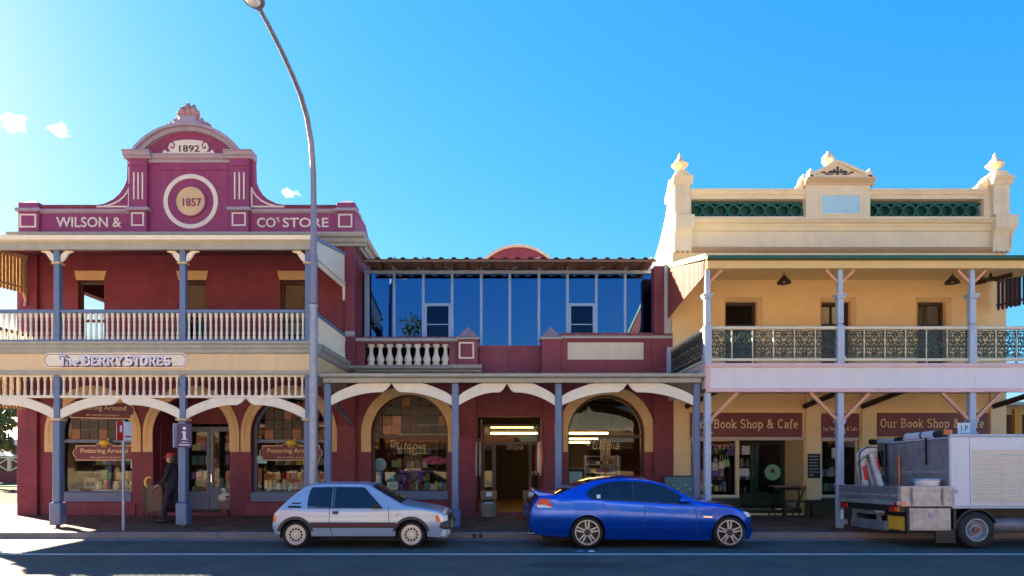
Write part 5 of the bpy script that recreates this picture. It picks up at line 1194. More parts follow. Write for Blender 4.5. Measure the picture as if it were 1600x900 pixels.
B.both('fuel_flap_seam', M['trimblack'], bc, lambda s_: B.patch(bp_([(556, 210), (559, 210), (585, 300), (582, 300)]), .002, s_, n=4))
B.both('door_handle', M['bluecar'], bc, lambda s_: B.patch(bp_([(510, 232), (560, 234), (575, 241), (560, 247), (515, 242)]), .03, s_, n=6))
B.both('door_handle', M['bluecar'], bc, lambda s_: B.patch(bp_([(825, 245), (870, 247), (888, 254), (870, 260), (830, 256)]), .03, s_, n=6))
B.both('fender_vent', M['chrome'], bc, lambda s_: B.patch(bp_([(1184, 311), (1240, 313), (1247, 318), (1235, 323), (1190, 320)]), .008, s_, n=4))
B.both('sill_skirt', M['bluecar'], bc, lambda s_: B.patch(bp_([(565, 432), (1240, 437), (1238, 470), (568, 462)]), .022, s_, n=8))
B.both('body_crease', M['bluecar'], bc, lambda s_: B.patch(bp_([(600, 388), (1150, 402), (1150, 409), (600, 397)]), .008, s_, n=8))
for wx_, wz_ in B.wheels: B.both('wheel_arch_lip', M['bluecar'], bc, lambda s_: B.ringpatch(wx_, wz_, .372, .43, 8, 172, .022, s_))
B.both('tail_light', M['redlens'], bc, lambda s_: B.patch(bp_([(118, 240), (140, 200), (200, 200), (222, 258), (175, 240)]), .012, s_, n=8))
B.both('reversing_light', M['clearlens'], bc, lambda s_: B.patch(bp_([(118, 241), (175, 241), (220, 258), (125, 258)]), .012, s_, n=8))
B.both('headlight', M['clearlens'], bc, lambda s_: B.patch(bp_([(1450, 284), (1490, 290), (1515, 318), (1480, 322)]), .010, s_, n=6))
B.both('fog_lamp_vent', M['trimblack'], bc, lambda s_: B.patch(bp_([(1495, 360), (1522, 365), (1520, 400), (1500, 395)]), .008, s_, n=4))
B.both('badge', M['chrome'], bc, lambda s_: B.patch(bp_([(1172, 395), (1200, 395), (1200, 402), (1172, 402)]), .006, s_, n=2))
part('windscreen', B.topstrip(bx(870), bx(1128), .08, .006), M['carglass'], bc, smooth=True)
part('rear_window', B.topstrip(bx(250), bx(480), .12, .006), M['carglass'], bc, smooth=True)
sp_ = MB().plate(bp_([(88, 152), (112, 149), (150, 164), (238, 176), (238, 190), (130, 188)]), -.70, .70)
part('spoiler', sp_, M['bluecar'], bc, bevel=.012)
for s_ in (-1, 1):
    part('mirror', MB().lathe([(0, -.10), (.05, -.09), (.085, -.03), (.085, .03), (.05, .09), (0, .1)], (0, 0, 0), 12, 'x').xf(lambda a, b, c: (bx(1060)+a, s_*(.95)+b*.9, bz(212)+c*.75)), M['bluecar'], bc, smooth=True)
    part('mirror_arm', MB().bar((bx(1075), s_*.72, bz(225)), (bx(1065), s_*.93, bz(218)), .05), M['black'], bc)
part('window_sticker', MB().add(*(lambda q: (q.v, q.f))(B.patch(bp_([(504, 174), (529, 174), (529, 198), (504, 198)]), .009, -1, n=2, m=2))), M['paper'], bc)
part('grille', MB().box(4.60, 4.72, -.4, .4, .5, .62), M['black'], bc, bevel=.02)
part('exhaust', MB().lathe([(.035, 0), (.04, 0), (.04, .2), (.035, .2)], (-.02, -.45, .27), 12, 'x'), M['chrome'], bc)
def star_rim(rr, w_):
    f = []
    for k in range(5):
        a = 2*pi*k/5+pi/2
        for d in (-.17, .17):
            i0 = (.06*cos(a+d*2), .06*sin(a+d*2)); i1 = ((rr-.01)*cos(a+d*.95), (rr-.01)*sin(a+d*.95))
            f.append(('spoke', MB().ribbon([i0, i1], [.036, .024], w_/2-.05, w_/2-.012), M['wheelsilver']))
    return f+[('rim', MB().lathe([(rr-.02, -w_/2), (rr+.004, -w_/2), (rr+.004, w_/2-.004), (rr-.016, w_/2-.004), (rr-.02, w_/2-.05)], n=40, axis='y', cap=False), M['wheelsilver']),
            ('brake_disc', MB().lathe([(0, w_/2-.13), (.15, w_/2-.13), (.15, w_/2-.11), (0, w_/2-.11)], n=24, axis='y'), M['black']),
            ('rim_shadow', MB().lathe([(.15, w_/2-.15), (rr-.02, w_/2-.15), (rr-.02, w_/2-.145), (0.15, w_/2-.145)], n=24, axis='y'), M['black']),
            ('hub_cap', MB().lathe([(.075, w_/2-.045), (.07, w_/2-.012), (.03, w_/2-.002), (0, w_/2)], n=14, axis='y'), M['trimblack'])]
for wx_, wz_ in B.wheels:
    for y_ in (-.80, .80): wheel(bc, wx_, y_, .335, .235, .255, star_rim)
bc.location = (wx(828, 14.2), 14.2+.95, .006)

# ---- work truck with crane, half out of the frame
DTK = 14.15; k_ = 1/(3.748*F/DTK)
tx = lambda v: (v-55)*k_
tz = lambda v: (825-v)*k_
M['truckwhite'] = mat('truck_white_paint', (.62, .64, .70), .4, .05, 2, grime=.3, gcol=(.36, .33, .3), streak=True)
M['shutter'] = mat('cream_shutter', (.66, .60, .50), .45, .06, 3, grime=.35, gcol=(.4, .34, .26))
M['tread'] = mat('tread_plate', (.24, .26, .31), .4, .2, 6, metal=.5)
M['treadstud'] = mat('tread_stud', (.40, .43, .48), .35, .15, 6, metal=.6)
M['alutray'] = mat('worn_aluminium', (.42, .40, .38), .45, .25, 7, metal=.4, grime=.4, gcol=(.24, .21, .18))
M['traygrey'] = mat('grey_tray', (.20, .21, .24), .5, .2, 6, metal=.3, grime=.4, gcol=(.12, .11, .10))
M['cranewhite'] = mat('crane_white', (.55, .52, .50), .5, .1, 6, grime=.4)
M['crate_yellow'] = mat('yellow_box_paint', (.78, .40, .03), .5, .15, 8, grime=.15)
tk = thing('work_truck', 'white tray truck with folded crane, tread plate locker and roller shutter at right edge', 'truck', local=True)
HW = 1.25; XE = 6.2
XR = tx(447)
part('tray_floor', MB().box(XR, tx(745), -HW+.05, HW-.05, tz(568), tz(552)), M['traygrey'], tk)
part('chassis_rail', MB().box(XR+.1, XE+1.6, -.45, -.30, tz(680), tz(575)), M['black'], tk); part('chassis_rail', MB().box(XR+.1, XE+1.6, .30, .45, tz(680), tz(575)), M['black'], tk)
for s_ in (-1, 1):
    a_, b_ = (HW-.06, HW) if s_ > 0 else (-HW, -HW+.06)
    d2 = part('dropside', MB().box(tx(446), tx(742), a_, b_, tz(556), tz(460)), M['alutray'], tk, bevel=.008)
    part('dropside_rail', MB().box(tx(444), tx(745), a_-.014*(s_ < 0), b_+.014*(s_ > 0), tz(487), tz(458)), M['alutray'], d2, bevel=.006)
    part('dropside_rail', MB().box(tx(444), tx(745), a_-.014*(s_ < 0), b_+.014*(s_ > 0), tz(578), tz(546)), M['alutray'], d2, bevel=.006)
    for v in (508, 688): part('latch', MB().box(tx(v-6), tx(v+6), a_-.03*(s_ < 0), b_+.03*(s_ > 0), tz(570), tz(466)), M['traygrey'], d2)
    part('tray_post', MB().box(tx(744), tx(758), a_-.01, b_+.01, tz(575), tz(462)), M['steel'], tk)
    part('tie_ring', MB().lathe([(.03, 0), (.045, 0), (.045, .02), (.03, .02)], (tx(763), a_-.02, tz(490)), 10, 'y', cap=False), M['steel'], tk)
tg = part('tailgate', MB().box(XR-.05, XR-.004, -HW+.02, HW-.02, tz(540), tz(464)), M['traygrey'], tk, bevel=.008)
part('tailgate_rail', MB().box(XR-.066, XR-.002, -HW, HW, tz(475), tz(459)), M['traygrey'], tg, bevel=.006)
part('tailgate_rail', MB().box(XR-.075, XR-.002, -HW, HW, tz(572), tz(545)), M['alutray'], tg, bevel=.006)
part('tailgate_fold', MB().box(XR-.062, XR-.051, -HW+.05, HW-.05, tz(518), tz(508)), M['alutray'], tg)
for y_ in (-.95, .17, 1.18): part('stanchion', MB().box(XR-.075, XR-.051, y_-.03, y_+.03, tz(560), tz(470)), M['traygrey'], tg)
part('rear_beam', MB().box(XR-.02, XR+.15, -HW+.1, HW-.1, tz(612), tz(574)), M['black'], tk)
for y0_, y1_ in ((-HW+.02, -HW+.36), (HW-.38, HW-.04)): part('tail_light', MB().box(XR-.05, XR-.02, y0_, y1_, tz(612), tz(578)), M['redlens'], tk, bevel=.012)
part('tail_lens', MB().box(XR-.056, XR-.051, -HW+.05, -HW+.14, tz(606), tz(584)), M['orange'], tk)
part('marker_light', MB().box(XR+.0, XR+.09, -HW-.025, -HW-.016, tz(572), tz(553)), M['orange'], tk)
part('marker_light', MB().box(XR-.09, XR-.076, -HW+.02, -HW+.1, tz(570), tz(552)), M['redlens'], tk)
part('step_bar', MB().box(XR-.03, XR+.0, -.62, -.30, tz(624), tz(613)), M['archcream2'], tk)
part('tow_hitch', MB().box(XR-.16, XR-.02, .92, 1.0, tz(725), tz(690)), M['steel'], tk, bevel=.008); part('trailer_plug', MB().box(XR-.10, XR-.04, 1.05, 1.12, tz(720), tz(630)), M['paper'], tk, bevel=.01)
part('under_frame', MB().box(XR+.02, XR+.14, -.55, .85, tz(735), tz(675)), M['traygrey'], tk, bevel=.01); part('cross_beam', MB().box(XR+.02, XR+.1, -.45, .75, tz(640), tz(613)), M['traygrey'], tk)
for y_ in (-.35, .70): part('under_strut', MB().box(XR+.0, XR+.06, y_-.05, y_+.05, tz(700), tz(613)), M['traygrey'], tk)
bxf = part('rear_flap', MB().box(XR+.14, XR+.20, -HW+.03, -.42, tz(738), tz(612)), M['black'], tk, bevel=.01)
part('flap_panel', MB().box(XR+.125, XR+.139, -HW+.13, -.52, tz(722), tz(640)), M['crate_yellow'], bxf)
tb = part('tool_box', MB().box(tx(500), tx(742), -HW+.02, -HW+.6, tz(720), tz(586)), M['alutray'], tk, bevel=.01)
part('box_door', MB().box(tx(512), tx(730), -HW+.005, -HW+.019, tz(708), tz(598)), M['alutray'], tb, bevel=.005)
part('lock', MB().box(tx(610), tx(635), -HW-.012, -HW+.004, tz(645), tz(615)), M['steel'], tb)
part('mud_flap', MB().box(tx(655), tx(772), -HW+.05, -HW+.08, tz(792), tz(712)).box(tx(758), tx(776), -HW+.03, -HW+.1, tz(712), tz(576)), M['black'], tk)
# canopy box with roller shutter
cz0, cz1 = tz(580), tz(168); c0 = tx(741)
cn = part('canopy_box', MB().box(c0, XE, -HW, HW, cz0, cz1), M['truckwhite'], tk, bevel=.012)
part('roof_rail', MB().box(c0-.02, XE+.02, -HW-.015, -HW+.06, cz1+.004, cz1+.055), M['alu'], cn)
s0, s1 = tx(862), tx(1500); zs0, zs1 = tz(556), tz(246)
part('shutter_frame', MB().plate(rect(s0-.03, s1+.03, zs0-.03, zs1+.03), -HW-.02, -HW-.001, [rect(s0, s1, zs0, zs1)]), M['truckwhite'], cn)
n = 21
for k in range(n):
    za_ = zs0+(zs1-zs0)*k/n; zb_ = zs0+(zs1-zs0)*(k+1)/n
    part('shutter_slat', MB().mold([(-HW-.001, za_+.002), (-HW-.009, za_+.004), (-HW-.016, (za_+zb_)/2), (-HW-.009, zb_-.004), (-HW-.001, zb_-.002)], s0+.002, s1-.002), M['shutter'], cn)
part('panel_joint', MB().box(tx(852), tx(856), -HW-.004, -HW-.0005, cz0, cz1-.01), M['alu'], cn)
part('canopy_sill', MB().box(c0, XE, -HW-.025, -HW-.0, cz0-.03, cz0+.03), M['alu'], cn)
# tread plate end wall of the canopy, across the truck
ew = part('tread_plate_wall', MB().box(c0-.012, c0-.001, -HW+.03, HW-.03, tz(552), cz1-.02), M['tread'], cn)
stud = MB()
for i in range(44):
    for j in range(30):
        y_ = -HW+.07+i*.05; z = tz(552)+.04+j*.042
        if z < cz1-.06: stud.box(c0-.017, c0-.0125, y_, y_+.032, z, z+.010) if (i+j) % 2 else stud.box(c0-.017, c0-.0125, y_+.011, y_+.021, z-.012, z+.022)
part('tread_stud', stud, M['treadstud'], ew, kind='stuff')
part('wall_rail', MB().box(c0-.04, c0-.018, -HW+.05, HW-.05, tz(382), tz(366)), M['steel'], ew)
part('wall_edge', MB().box(c0-.03, c0-.0135, -HW, -HW+.029, tz(560), cz1), M['alu'], ew)
for y_, z0_, z1_ in ((1.03, tz(440), cz1-.02), (-.54, tz(330), cz1+.02)): part('strap', MB().box(c0-.06, c0-.041, y_, y_+.05, z0_, z1_), M['black'], ew)
part('orange_pole', MB().tube([(c0-.10, .42, tz(548)), (c0-.10, .42, tz(262))], .02, 8), M['orange'], tk)
# crane arms folded upright, at the far side of the tray
DK = 16.0; KY = DK-DTK-HW; TKX = wx(1290+55/3.748, DTK)
kx = lambda v: wx(1290+v/3.748, DK)-TKX
kz = lambda v: wz(640+v/3.748, DK)
def arm(pts, w_, y0, y1): return MB().ribbon([(kx(a), kz(b)) for a, b in pts], w_, y0, y1)
cr_ = part('crane_arm', arm([(242, 470), (222, 400), (212, 330), (216, 280), (228, 252)], [.15, .14, .13, .12, .10], KY-.08, KY+.07), M['cranewhite'], tk, bevel=.012)
part('crane_arm', arm([(334, 470), (310, 390), (286, 310), (268, 250), (252, 222)], [.14, .14, .14, .13, .10], KY-.07, KY+.09), M['cranewhite'], tk, bevel=.012)
part('crane_ram', arm([(286, 468), (262, 380), (250, 310)], .06, KY-.03, KY+.05), M['steel'], tk)
part('crane_knuckle', MB().plate([(kx(190), kz(300)), (kx(196), kz(250)), (kx(222), kz(218)), (kx(262), kz(206)), (kx(292), kz(214)), (kx(296), kz(236)), (kx(256), kz(240)), (kx(228), kz(262)), (kx(222), kz(304))], KY-.11, KY+.1), M['cranewhite'], tk, bevel=.015)
part('crane_hose', MB().tube([(kx(200), KY-.12, kz(400)), (kx(190), KY-.12, kz(300)), (kx(215), KY-.12, kz(268)), (kx(246), KY-.12, kz(275)), (kx(252), KY-.12, kz(300))], .014, 6), M['black'], tk)
part('crane_hose', MB().tube([(kx(196), KY-.12, kz(420)), (kx(186), KY-.12, kz(300)), (kx(196), KY-.12, kz(236)), (kx(236), KY-.12, kz(210)), (kx(300), KY-.12, kz(212)), (kx(320), KY-.12, kz(270)), (kx(362), KY-.09, kz(450))], .013, 6), M['black'], tk)
part('crane_base', MB().box(kx(215), kx(365), KY-.2, KY+.25, kz(552), kz(462)), M['cranewhite'], tk, bevel=.02)
g = fit(T['1000'], 0, .32, 0, .085, 0, .006); an_ = radians(-72)
g.xf(lambda a, b, c: (kx(285)-.02+(a*cos(an_)-c*sin(an_)), b+KY-.078, kz(285)+.05+(a*sin(an_)+c*cos(an_)))); part('crane_number', g, M['redlens'], tk)
part('crane_lettering_stripe', MB().plate([(kx(208), kz(322)), (kx(230), kz(318)), (kx(246), kz(400)), (kx(224), kz(404))], KY-.087, KY-.0805), M['redlens'], tk)
part('crane_label', MB().plate([(kx(294), kz(374)), (kx(316), kz(368)), (kx(334), kz(440)), (kx(308), kz(446))], KY-.077, KY-.0705), M['paper'], tk)
# wheels
def truck_rim(rr, w_):
    return [('rim', MB().lathe([(rr+.004, w_/2-.004), (rr-.02, w_/2-.004), (rr-.03, w_/2-.04), (rr-.06, w_/2-.1), (.12, w_/2-.13), (.10, w_/2-.06), (.0, w_/2-.05)], n=32, axis='y', cap=False), M['steel']),
            ('hub_cap', MB().lathe([(.075, w_/2-.06), (.07, w_/2+.0), (.04, w_/2+.01), (0, w_/2+.01)], n=16, axis='y'), M['rustyhub'])]
M['rustyhub'] = mat('rusty_hub', (.22, .12, .07), .7, .3, 9)
TW = .385
for xw in (tx(895), XE+1.1):
    for y_ in (-HW+.16, HW-.16): wheel(tk, xw, y_, TW, .26, .235, truck_rim)
    part('axle', MB().tube([(xw, -HW+.3, TW), (xw, HW-.3, TW)], .06, 10), M['black'], tk)
part('air_tank', MB().lathe([(0, 0), (.14, .01), (.16, .06), (.16, .74), (.14, .8), (0, .81)], (tx(1020), -HW+.3, tz(690)), 16, 'x'), M['traygrey'], tk, smooth=True)
part('mud_guard', MB().plate(arcpts(tx(895), TW, TW+.06, 20, 160, 16)+arcpts(tx(895), TW, TW+.03, 160, 20, 16), -HW+.03, -HW+.32), M['black'], tk)
# cab (beyond the frame)
cab = part('cab', MB().plate([(XE+.15, .75), (XE+1.9, .75), (XE+1.95, 1.3), (XE+1.75, 1.5), (XE+1.45, 2.2), (XE+.15, 2.25)], -1.0, 1.0), M['truckwhite'], tk, bevel=.05)
for s_ in (-1, 1): part('cab_window', MB().plate([(XE+.45, 1.5), (XE+1.6, 1.5), (XE+1.35, 2.08), (XE+.45, 2.1)], s_*1.0+(-.008 if s_ < 0 else 0), s_*1.0+(.008 if s_ > 0 else 0)), M['carglass'], cab)
TX0 = 785+0; tk.location = (wx(1290+55/3.748, DTK), DTK+HW, -.025); tk.rotation_euler = (radians(-1.6), 0, 0)     # road camber
tkx, tky = tk.location.x, DTK+HW
# loose gear on the truck
def on_truck(name, label, cat): return thing(name, label, cat, (tkx, tky, 0), local=True)
zr_ = cz1+.06
t_ = on_truck('pipe_carrier', 'fat white capped tube strapped on the top rear edge of the truck canopy', 'tube')
part('tube', MB().lathe([(0, 0), (.085, 0), (.085, 1.0), (0, 1.0)], (c0+.12, -.62, zr_+.03), 14, 'y'), M['truckwhite'], t_, smooth=True); part('end_cap', MB().lathe([(0, 0), (.09, 0), (.09, .07), (0, .07)], (c0+.12, .38, zr_+.03), 14, 'y'), M['archcream2'], t_)
part('end_cap', MB().lathe([(0, 0), (.088, 0), (.088, .12), (0, .12)], (c0+.12, -.74, zr_+.03), 12, 'y'), M['black'], t_); part('strap', MB().lathe([(.088, 0), (.096, 0), (.096, .05), (.088, .05)], (c0+.12, -.2, zr_+.03), 14, 'y', cap=False), M['black'], t_)
t_.location = (tkx, tky, -.025); t_.rotation_euler = (radians(-1.6), 0, 0)
t_ = on_truck('folded_umbrella', 'thin pale blue folded pole with dark ends overhanging the far side of the truck canopy', 'pole')
part('pole', MB().tube([(c0+.14, .45, zr_-.0), (c0+.14, 1.75, zr_-.02)], .045, 10), M['lilac'], t_, smooth=True); part('pole_end', MB().tube([(c0+.14, 1.72, zr_-.02), (c0+.14, 2.05, zr_-.0)], [.06, .08], 8), M['black'], t_); part('pole_band', MB().tube([(c0+.14, .6, zr_-.0), (c0+.14, .95, zr_-.0)], .06, 8), M['black'], t_)
t_.location = (tkx, tky, -.025); t_.rotation_euler = (radians(-1.6), 0, 0)
t_ = on_truck('beacon', 'orange warning beacon on the near rear corner of the truck canopy', 'beacon light')
part('lens', MB().lathe([(.085, 0), (.085, .06), (.075, .10), (.0, .115)], (c0+.16, -.93, zr_+.0), 14), M['orange'], t_, smooth=True); part('base', MB().lathe([(.09, -.05), (.09, 0), (0, 0)], (c0+.16, -.93, zr_+.0), 14), M['black'], t_)
t_.location = (tkx, tky, -.025); t_.rotation_euler = (radians(-1.6), 0, 0)
t_ = on_truck('plastic_tub', 'pale grey plastic tub with blue lid on the truck tray', 'tub')
part('tub', MB().lathe([(.20, 0), (.235, .30), (.25, .30), (.25, .33), (.0, .33)], (tx(655), -.93, tz(520)), 16), M['fascia'], t_, smooth=True); part('lid', MB().lathe([(.26, .331), (.26, .36), (.2, .375), (0, .375)], (tx(655), -.93, tz(520)), 16), M['lilac'], t_)
t_.location = (tkx, tky, -.025); t_.rotation_euler = (radians(-1.6), 0, 0)
# ------------------------------------------------------------------ street furniture
sx_ = -4.54
lp = thing('street_lamp', 'tall galvanised street lamp curving out over the road behind the hatchback', 'street lamp', (sx_, 16.4, GZ))
c_ = [(16.4, 5.6), (16.4, 7.0), (16.39, 7.9), (16.33, 8.7), (16.15, 9.35), (15.8, 9.78), (15.3, 10.02), (14.7, 10.14), (13.9, 10.23), (13.1, 10.26), (12.75, 10.26)]
part('pole', MB().tube([(sx_, 16.4, GZ), (sx_, 16.4, 2.0), (sx_, 16.4, 4.2), (sx_, 16.4, 5.55)], [.10, .098, .095, .09], 14), M['steel'], lp, smooth=True)
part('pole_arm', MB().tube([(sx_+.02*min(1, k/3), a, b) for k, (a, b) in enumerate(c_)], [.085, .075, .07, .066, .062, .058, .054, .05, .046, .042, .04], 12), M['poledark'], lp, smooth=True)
part('collar', MB().lathe([(.11, 0), (.11, .06), (.095, .08)], (sx_, 16.4, 5.5), 14), M['steel'], lp)
part('base_plate', MB().box(sx_-.19, sx_+.19, 16.21, 16.59, GZ, GZ+.03), M['steel'], lp)
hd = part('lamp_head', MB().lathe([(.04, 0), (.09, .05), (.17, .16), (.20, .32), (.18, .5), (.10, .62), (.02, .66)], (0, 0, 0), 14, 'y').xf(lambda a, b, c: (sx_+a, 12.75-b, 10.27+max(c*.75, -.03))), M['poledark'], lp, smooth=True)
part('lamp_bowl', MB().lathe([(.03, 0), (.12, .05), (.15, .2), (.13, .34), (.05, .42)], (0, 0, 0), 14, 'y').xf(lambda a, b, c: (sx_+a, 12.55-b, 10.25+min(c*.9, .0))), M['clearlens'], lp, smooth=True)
# parking sign on its pole by the kerb
px_ = wx(193, 16.35)
ps = thing('parking_sign', 'thin grey pole with a red and white parking sign turned along the street', 'sign', (px_, 16.35, GZ))
part('pole', MB().tube([(px_, 16.35, GZ), (px_, 16.35, wz(657, 16.35))], .035, 10), M['steel'], ps, smooth=True)
an_ = radians(73)
def turned(mb, x, y, a): return mb.xf(lambda u, v, w_: (x+u*cos(a)-v*sin(a), y+u*sin(a)+v*cos(a), w_))
zs0, zs1 = wz(688.5, 16.35), wz(659, 16.35)
bd = part('sign_plate', turned(MB().box(-.24, .2, -.05, -.04, zs0, zs1), px_, 16.35, an_), M['paper'], ps)
part('red_panel', turned(MB().box(-.24, -.06, -.056, -.051, zs0, zs1), px_, 16.35, an_), M['redlens'], bd)
part('white_mark', turned(MB().box(-.16, -.1, -.061, -.057, zs0+.2, zs0+.36), px_, 16.35, an_), M['paper'], bd)
part('red_mark', turned(MB().box(.0, .16, -.056, -.051, zs0+.08, zs0+.12), px_, 16.35, an_), M['redlens'], bd)
# information sign on the verandah post
ix, iy = PX[2], DP-.06
ii = thing('information_sign', 'dark blue board with a white letter i fixed to the verandah post', 'sign', (ix+.06, iy, wz(699, iy)))
i0, i1, iz0, iz1 = wx(277.5, iy), wx(300, iy), wz(699, iy), wz(662.5, iy)
part('board', MB().box(i0, i1, iy-.02, iy, iz0, iz1), M['navy'], ii, bevel=.004)
im = (i0+i1)/2
part('letter_i', MB().box(im-.035, im+.035, iy-.026, iy-.021, iz0+.21, iz0+.40).box(im-.065, im+.0, iy-.0265, iy-.021, iz0+.37, iz0+.40).box(im-.07, im+.07, iy-.0265, iy-.021, iz0+.19, iz0+.215), M['paper'], ii)
part('letter_dot', MB().lathe([(0, 0), (.045, 0), (.045, .005), (0, .005)], (im, iy-.026, iz0+.475), 12, 'y'), M['paper'], ii)
part('arrow_bar', MB().box(i0+.05, i1-.05, iy-.026, iy-.021, iz0+.05, iz0+.075), M['paper'], ii)
part('small_line', MB().box(i0+.1, i1-.1, iy-.026, iy-.021, iz0+.12, iz0+.135), M['paper'], ii)
part('side_board', turned(MB().box(-.25, .25, -.02, 0, iz0, iz1+.02), i0-.01, iy+.24, radians(62)), M['lilac'], ii)
# 1P sign behind the truck
qx, qy = wx(1505, 16.3), 16.3
qs = thing('parking_sign', 'white time limit sign reading 1 P showing above the truck', 'sign', (qx, qy, GZ))
part('pole', MB().tube([(qx, qy, GZ), (qx, qy, wz(662, qy))], .03, 8), M['steel'], qs)
q0, q1, qz0, qz1 = wx(1494, qy), wx(1513.5, qy), wz(692, qy), wz(661, qy)
part('sign_plate', MB().box(q0, q1, qy-.06, qy-.04, qz0, qz1), M['paper'], qs, bevel=.004)
part('lettering', fit(T['1 P'], q0+.075, q1-.06, wz(673.5, qy), wz(664.5, qy), qy-.066, .005), M['green'], qs)
part('small_line', MB().box(q0+.04, q1-.04, qy-.066, qy-.061, wz(678, qy), wz(676.5, qy)), M['steel'], qs)

# ------------------------------------------------------------------ person
sk = thing('person', 'person in red cap, sunglasses and dark navy clothes walking beside a patterned bag', 'person', local=True)
def skin(name, joints, edges, radii, m, parent, sub=2, root=0):
    me = bpy.data.meshes.new(name); me.from_pydata(joints, edges, []); me.materials.append(m)
    o = bpy.data.objects.new(name, me); COL.objects.link(o); o.parent = parent; WO[o] = Vector((0, 0, 0))
    s_ = o.modifiers.new('skin', 'SKIN'); s_.use_smooth_shade = True
    lay = me.skin_vertices[0].data if me.skin_vertices else None
    if lay is None:
        bm = bmesh.new(); bm.from_mesh(me); bm.verts.layers.skin.verify(); bm.to_mesh(me); bm.free(); lay = me.skin_vertices[0].data
    for k, r in enumerate(radii): lay[k].radius = (r, r) if not isinstance(r, tuple) else r; lay[k].use_root = (k == root)
    u_ = o.modifiers.new('sub', 'SUBSURF'); u_.levels = sub; u_.render_levels = sub
    return o
# facing left (-x), weight on the back foot, one hand on the bag in front
J = [(0, 0, .93), (0.02, 0, 1.12), (.03, 0, 1.32), (.02, 0, 1.46), (0, 0, 1.53),            # pelvis .. neck
     (.02, -.19, 1.42), (-.05, -.22, 1.15), (-.24, -.18, .98),                            # near arm
     (.02, .19, 1.42), (-.04, .23, 1.16), (-.22, .20, .98),                               # far arm
     (0, -.10, .88), (-.10, -.11, .50), (-.16, -.11, .11), (-.32, -.12, .05),               # near leg
     (0, .10, .88), (.08, .11, .49), (.12, .11, .10), (-.04, .12, .05)]
E = [(0, 1), (1, 2), (2, 3), (3, 4), (3, 5), (5, 6), (6, 7), (3, 8), (8, 9), (9, 10), (0, 11), (11, 12), (12, 13), (13, 14), (0, 15), (15, 16), (16, 17), (17, 18)]
R_ = [(.15, .17), (.145, .17), (.15, .19), (.10, .12), .055, .075, .058, .045, .075, .058, .045, .10, .072, .05, .042, .10, .072, .05, .042]
pb2 = skin('body', J, E, R_, M['navycloth'], sk)
hdm = MB().lathe([(.0, 0), (.045, .005), (.065, .03), (.082, .075), (.088, .12), (.085, .16), (.07, .20), (.04, .225), (0, .232)], (-.02, 0, 1.535), 18)
hdm.xf(lambda a, b, c: (-.02+(a+.02)*1.16-(.012 if (a < -.06 and c < 1.64) else 0), b*.9, c))
h_ = part('head', hdm, M['skin'], sk, smooth=True)
part('nose', MB().add([(-.115, -.018, 1.62), (-.115, .018, 1.62), (-.152, 0, 1.625), (-.116, 0, 1.67)], [(0, 2, 3), (1, 3, 2), (0, 1, 2)]), M['skin'], h_)
part('mouth', MB().box(-.119, -.108, -.028, .028, 1.588, 1.597), M['redlens'], h_)
for s_ in (-1, 1): part('ear', MB().lathe([(0, -.012), (.02, -.01), (.028, 0), (.02, .01), (0, .012)], (-.01, s_*.083, 1.65), 10, 'y'), M['skin'], h_, smooth=True)
part('sunglasses', MB().box(-.128, -.112, -.068, .068, 1.655, 1.685).box(-.112, -.01, -.083, -.078, 1.67, 1.68).box(-.112, -.01, .078, .083, 1.67, 1.68), M['black'], h_)
part('hair', MB().lathe([(.06, 0), (.095, .04), (.098, .12), (.09, .2), (.05, .235)], (.02, 0, 1.53), 16).xf(lambda a, b, c: (max(a, -.015)+.01, b*.95, c)), M['darkbrown'], h_, smooth=True)
cap_ = part('cap', MB().lathe([(.10, 0), (.104, .03), (.095, .075), (.06, .11), (0, .12)], (-.015, 0, 1.692), 18).xf(lambda a, b, c: (-.015+(a+.015)*1.12, b*.92, c)), M['redcap'], sk, smooth=True)
part('cap_peak', MB().plate(arcpts(-.10, 0, .115, 90, 270, 12, .085)+[(-.10, -.06), (-.10, .06)], 1.695, 1.707, mp=lambda u, v, w_: (u, v, w_-(max(0, -.11-u))*.25)), M['redcap'], cap_, smooth=True)
def hand(x, y, z, s_):
    hm = [(x, y, z), (x-.05, y, z-.03), (x-.085, y, z-.055)]
    skin('hand', [(x+.02, y, z+.012), (x-.03, y, z-.02), (x-.075, y, z-.05)]+[q for f in range(4) for q in ((x-.10+.004*f, y+(f-1.5)*.02, z-.062), (x-.125+.006*f, y+(f-1.5)*.021, z-.09), (x-.12+.004*f, y+(f-1.5)*.02, z-.118+.006*abs(f-1)))]+[(x-.05, y+s_*.045, z-.045), (x-.085, y+s_*.055, z-.075)],
         [(0, 1), (1, 2)]+[e for f in range(4) for e in ((2, 3+3*f), (3+3*f, 4+3*f), (4+3*f, 5+3*f))]+[(1, 15), (15, 16)],
         [.025, (.02, .035), (.018, .036)]+[.010, .009, .007]*4+[.012, .009], M['skin'], sk, sub=1)
hand(-.25, -.18, .975, -1); hand(-.23, .20, .975, 1)
for q in ((-.16, -.11), (.12, .11)):
    part('shoe', MB().lathe([(0, -.02), (.05, -.01), (.055, .08), (.05, .2), (.035, .27), (0, .285)], (0, 0, 0), 12, 'x').xf(lambda a, b, c: (q[0]+.07-a, q[1]+b*.9, .055+max(c*1.0, -.05)*(1 if a < .16 else .75))), M['black'], sk, smooth=True)
part('jacket_hem', MB().lathe([(.165, 0), (.172, .03), (.16, .12)], (.01, 0, .90), 18, cap=False).xf(lambda a, b, c: (a, b*1.12, c)), M['navycloth'], sk, smooth=True)
PXW, PYW = wx(268, 18.3), 18.3
sk.location = (PXW, PYW, GZ+.005); sk.scale = (1.04, 1.04, 1.04)
bg_ = thing('patterned_bag', 'tall brown patterned bag standing on legs in front of the person', 'bag', (PXW-.42, PYW+.1, GZ))
x0, y0 = PXW-.42, PYW+.1
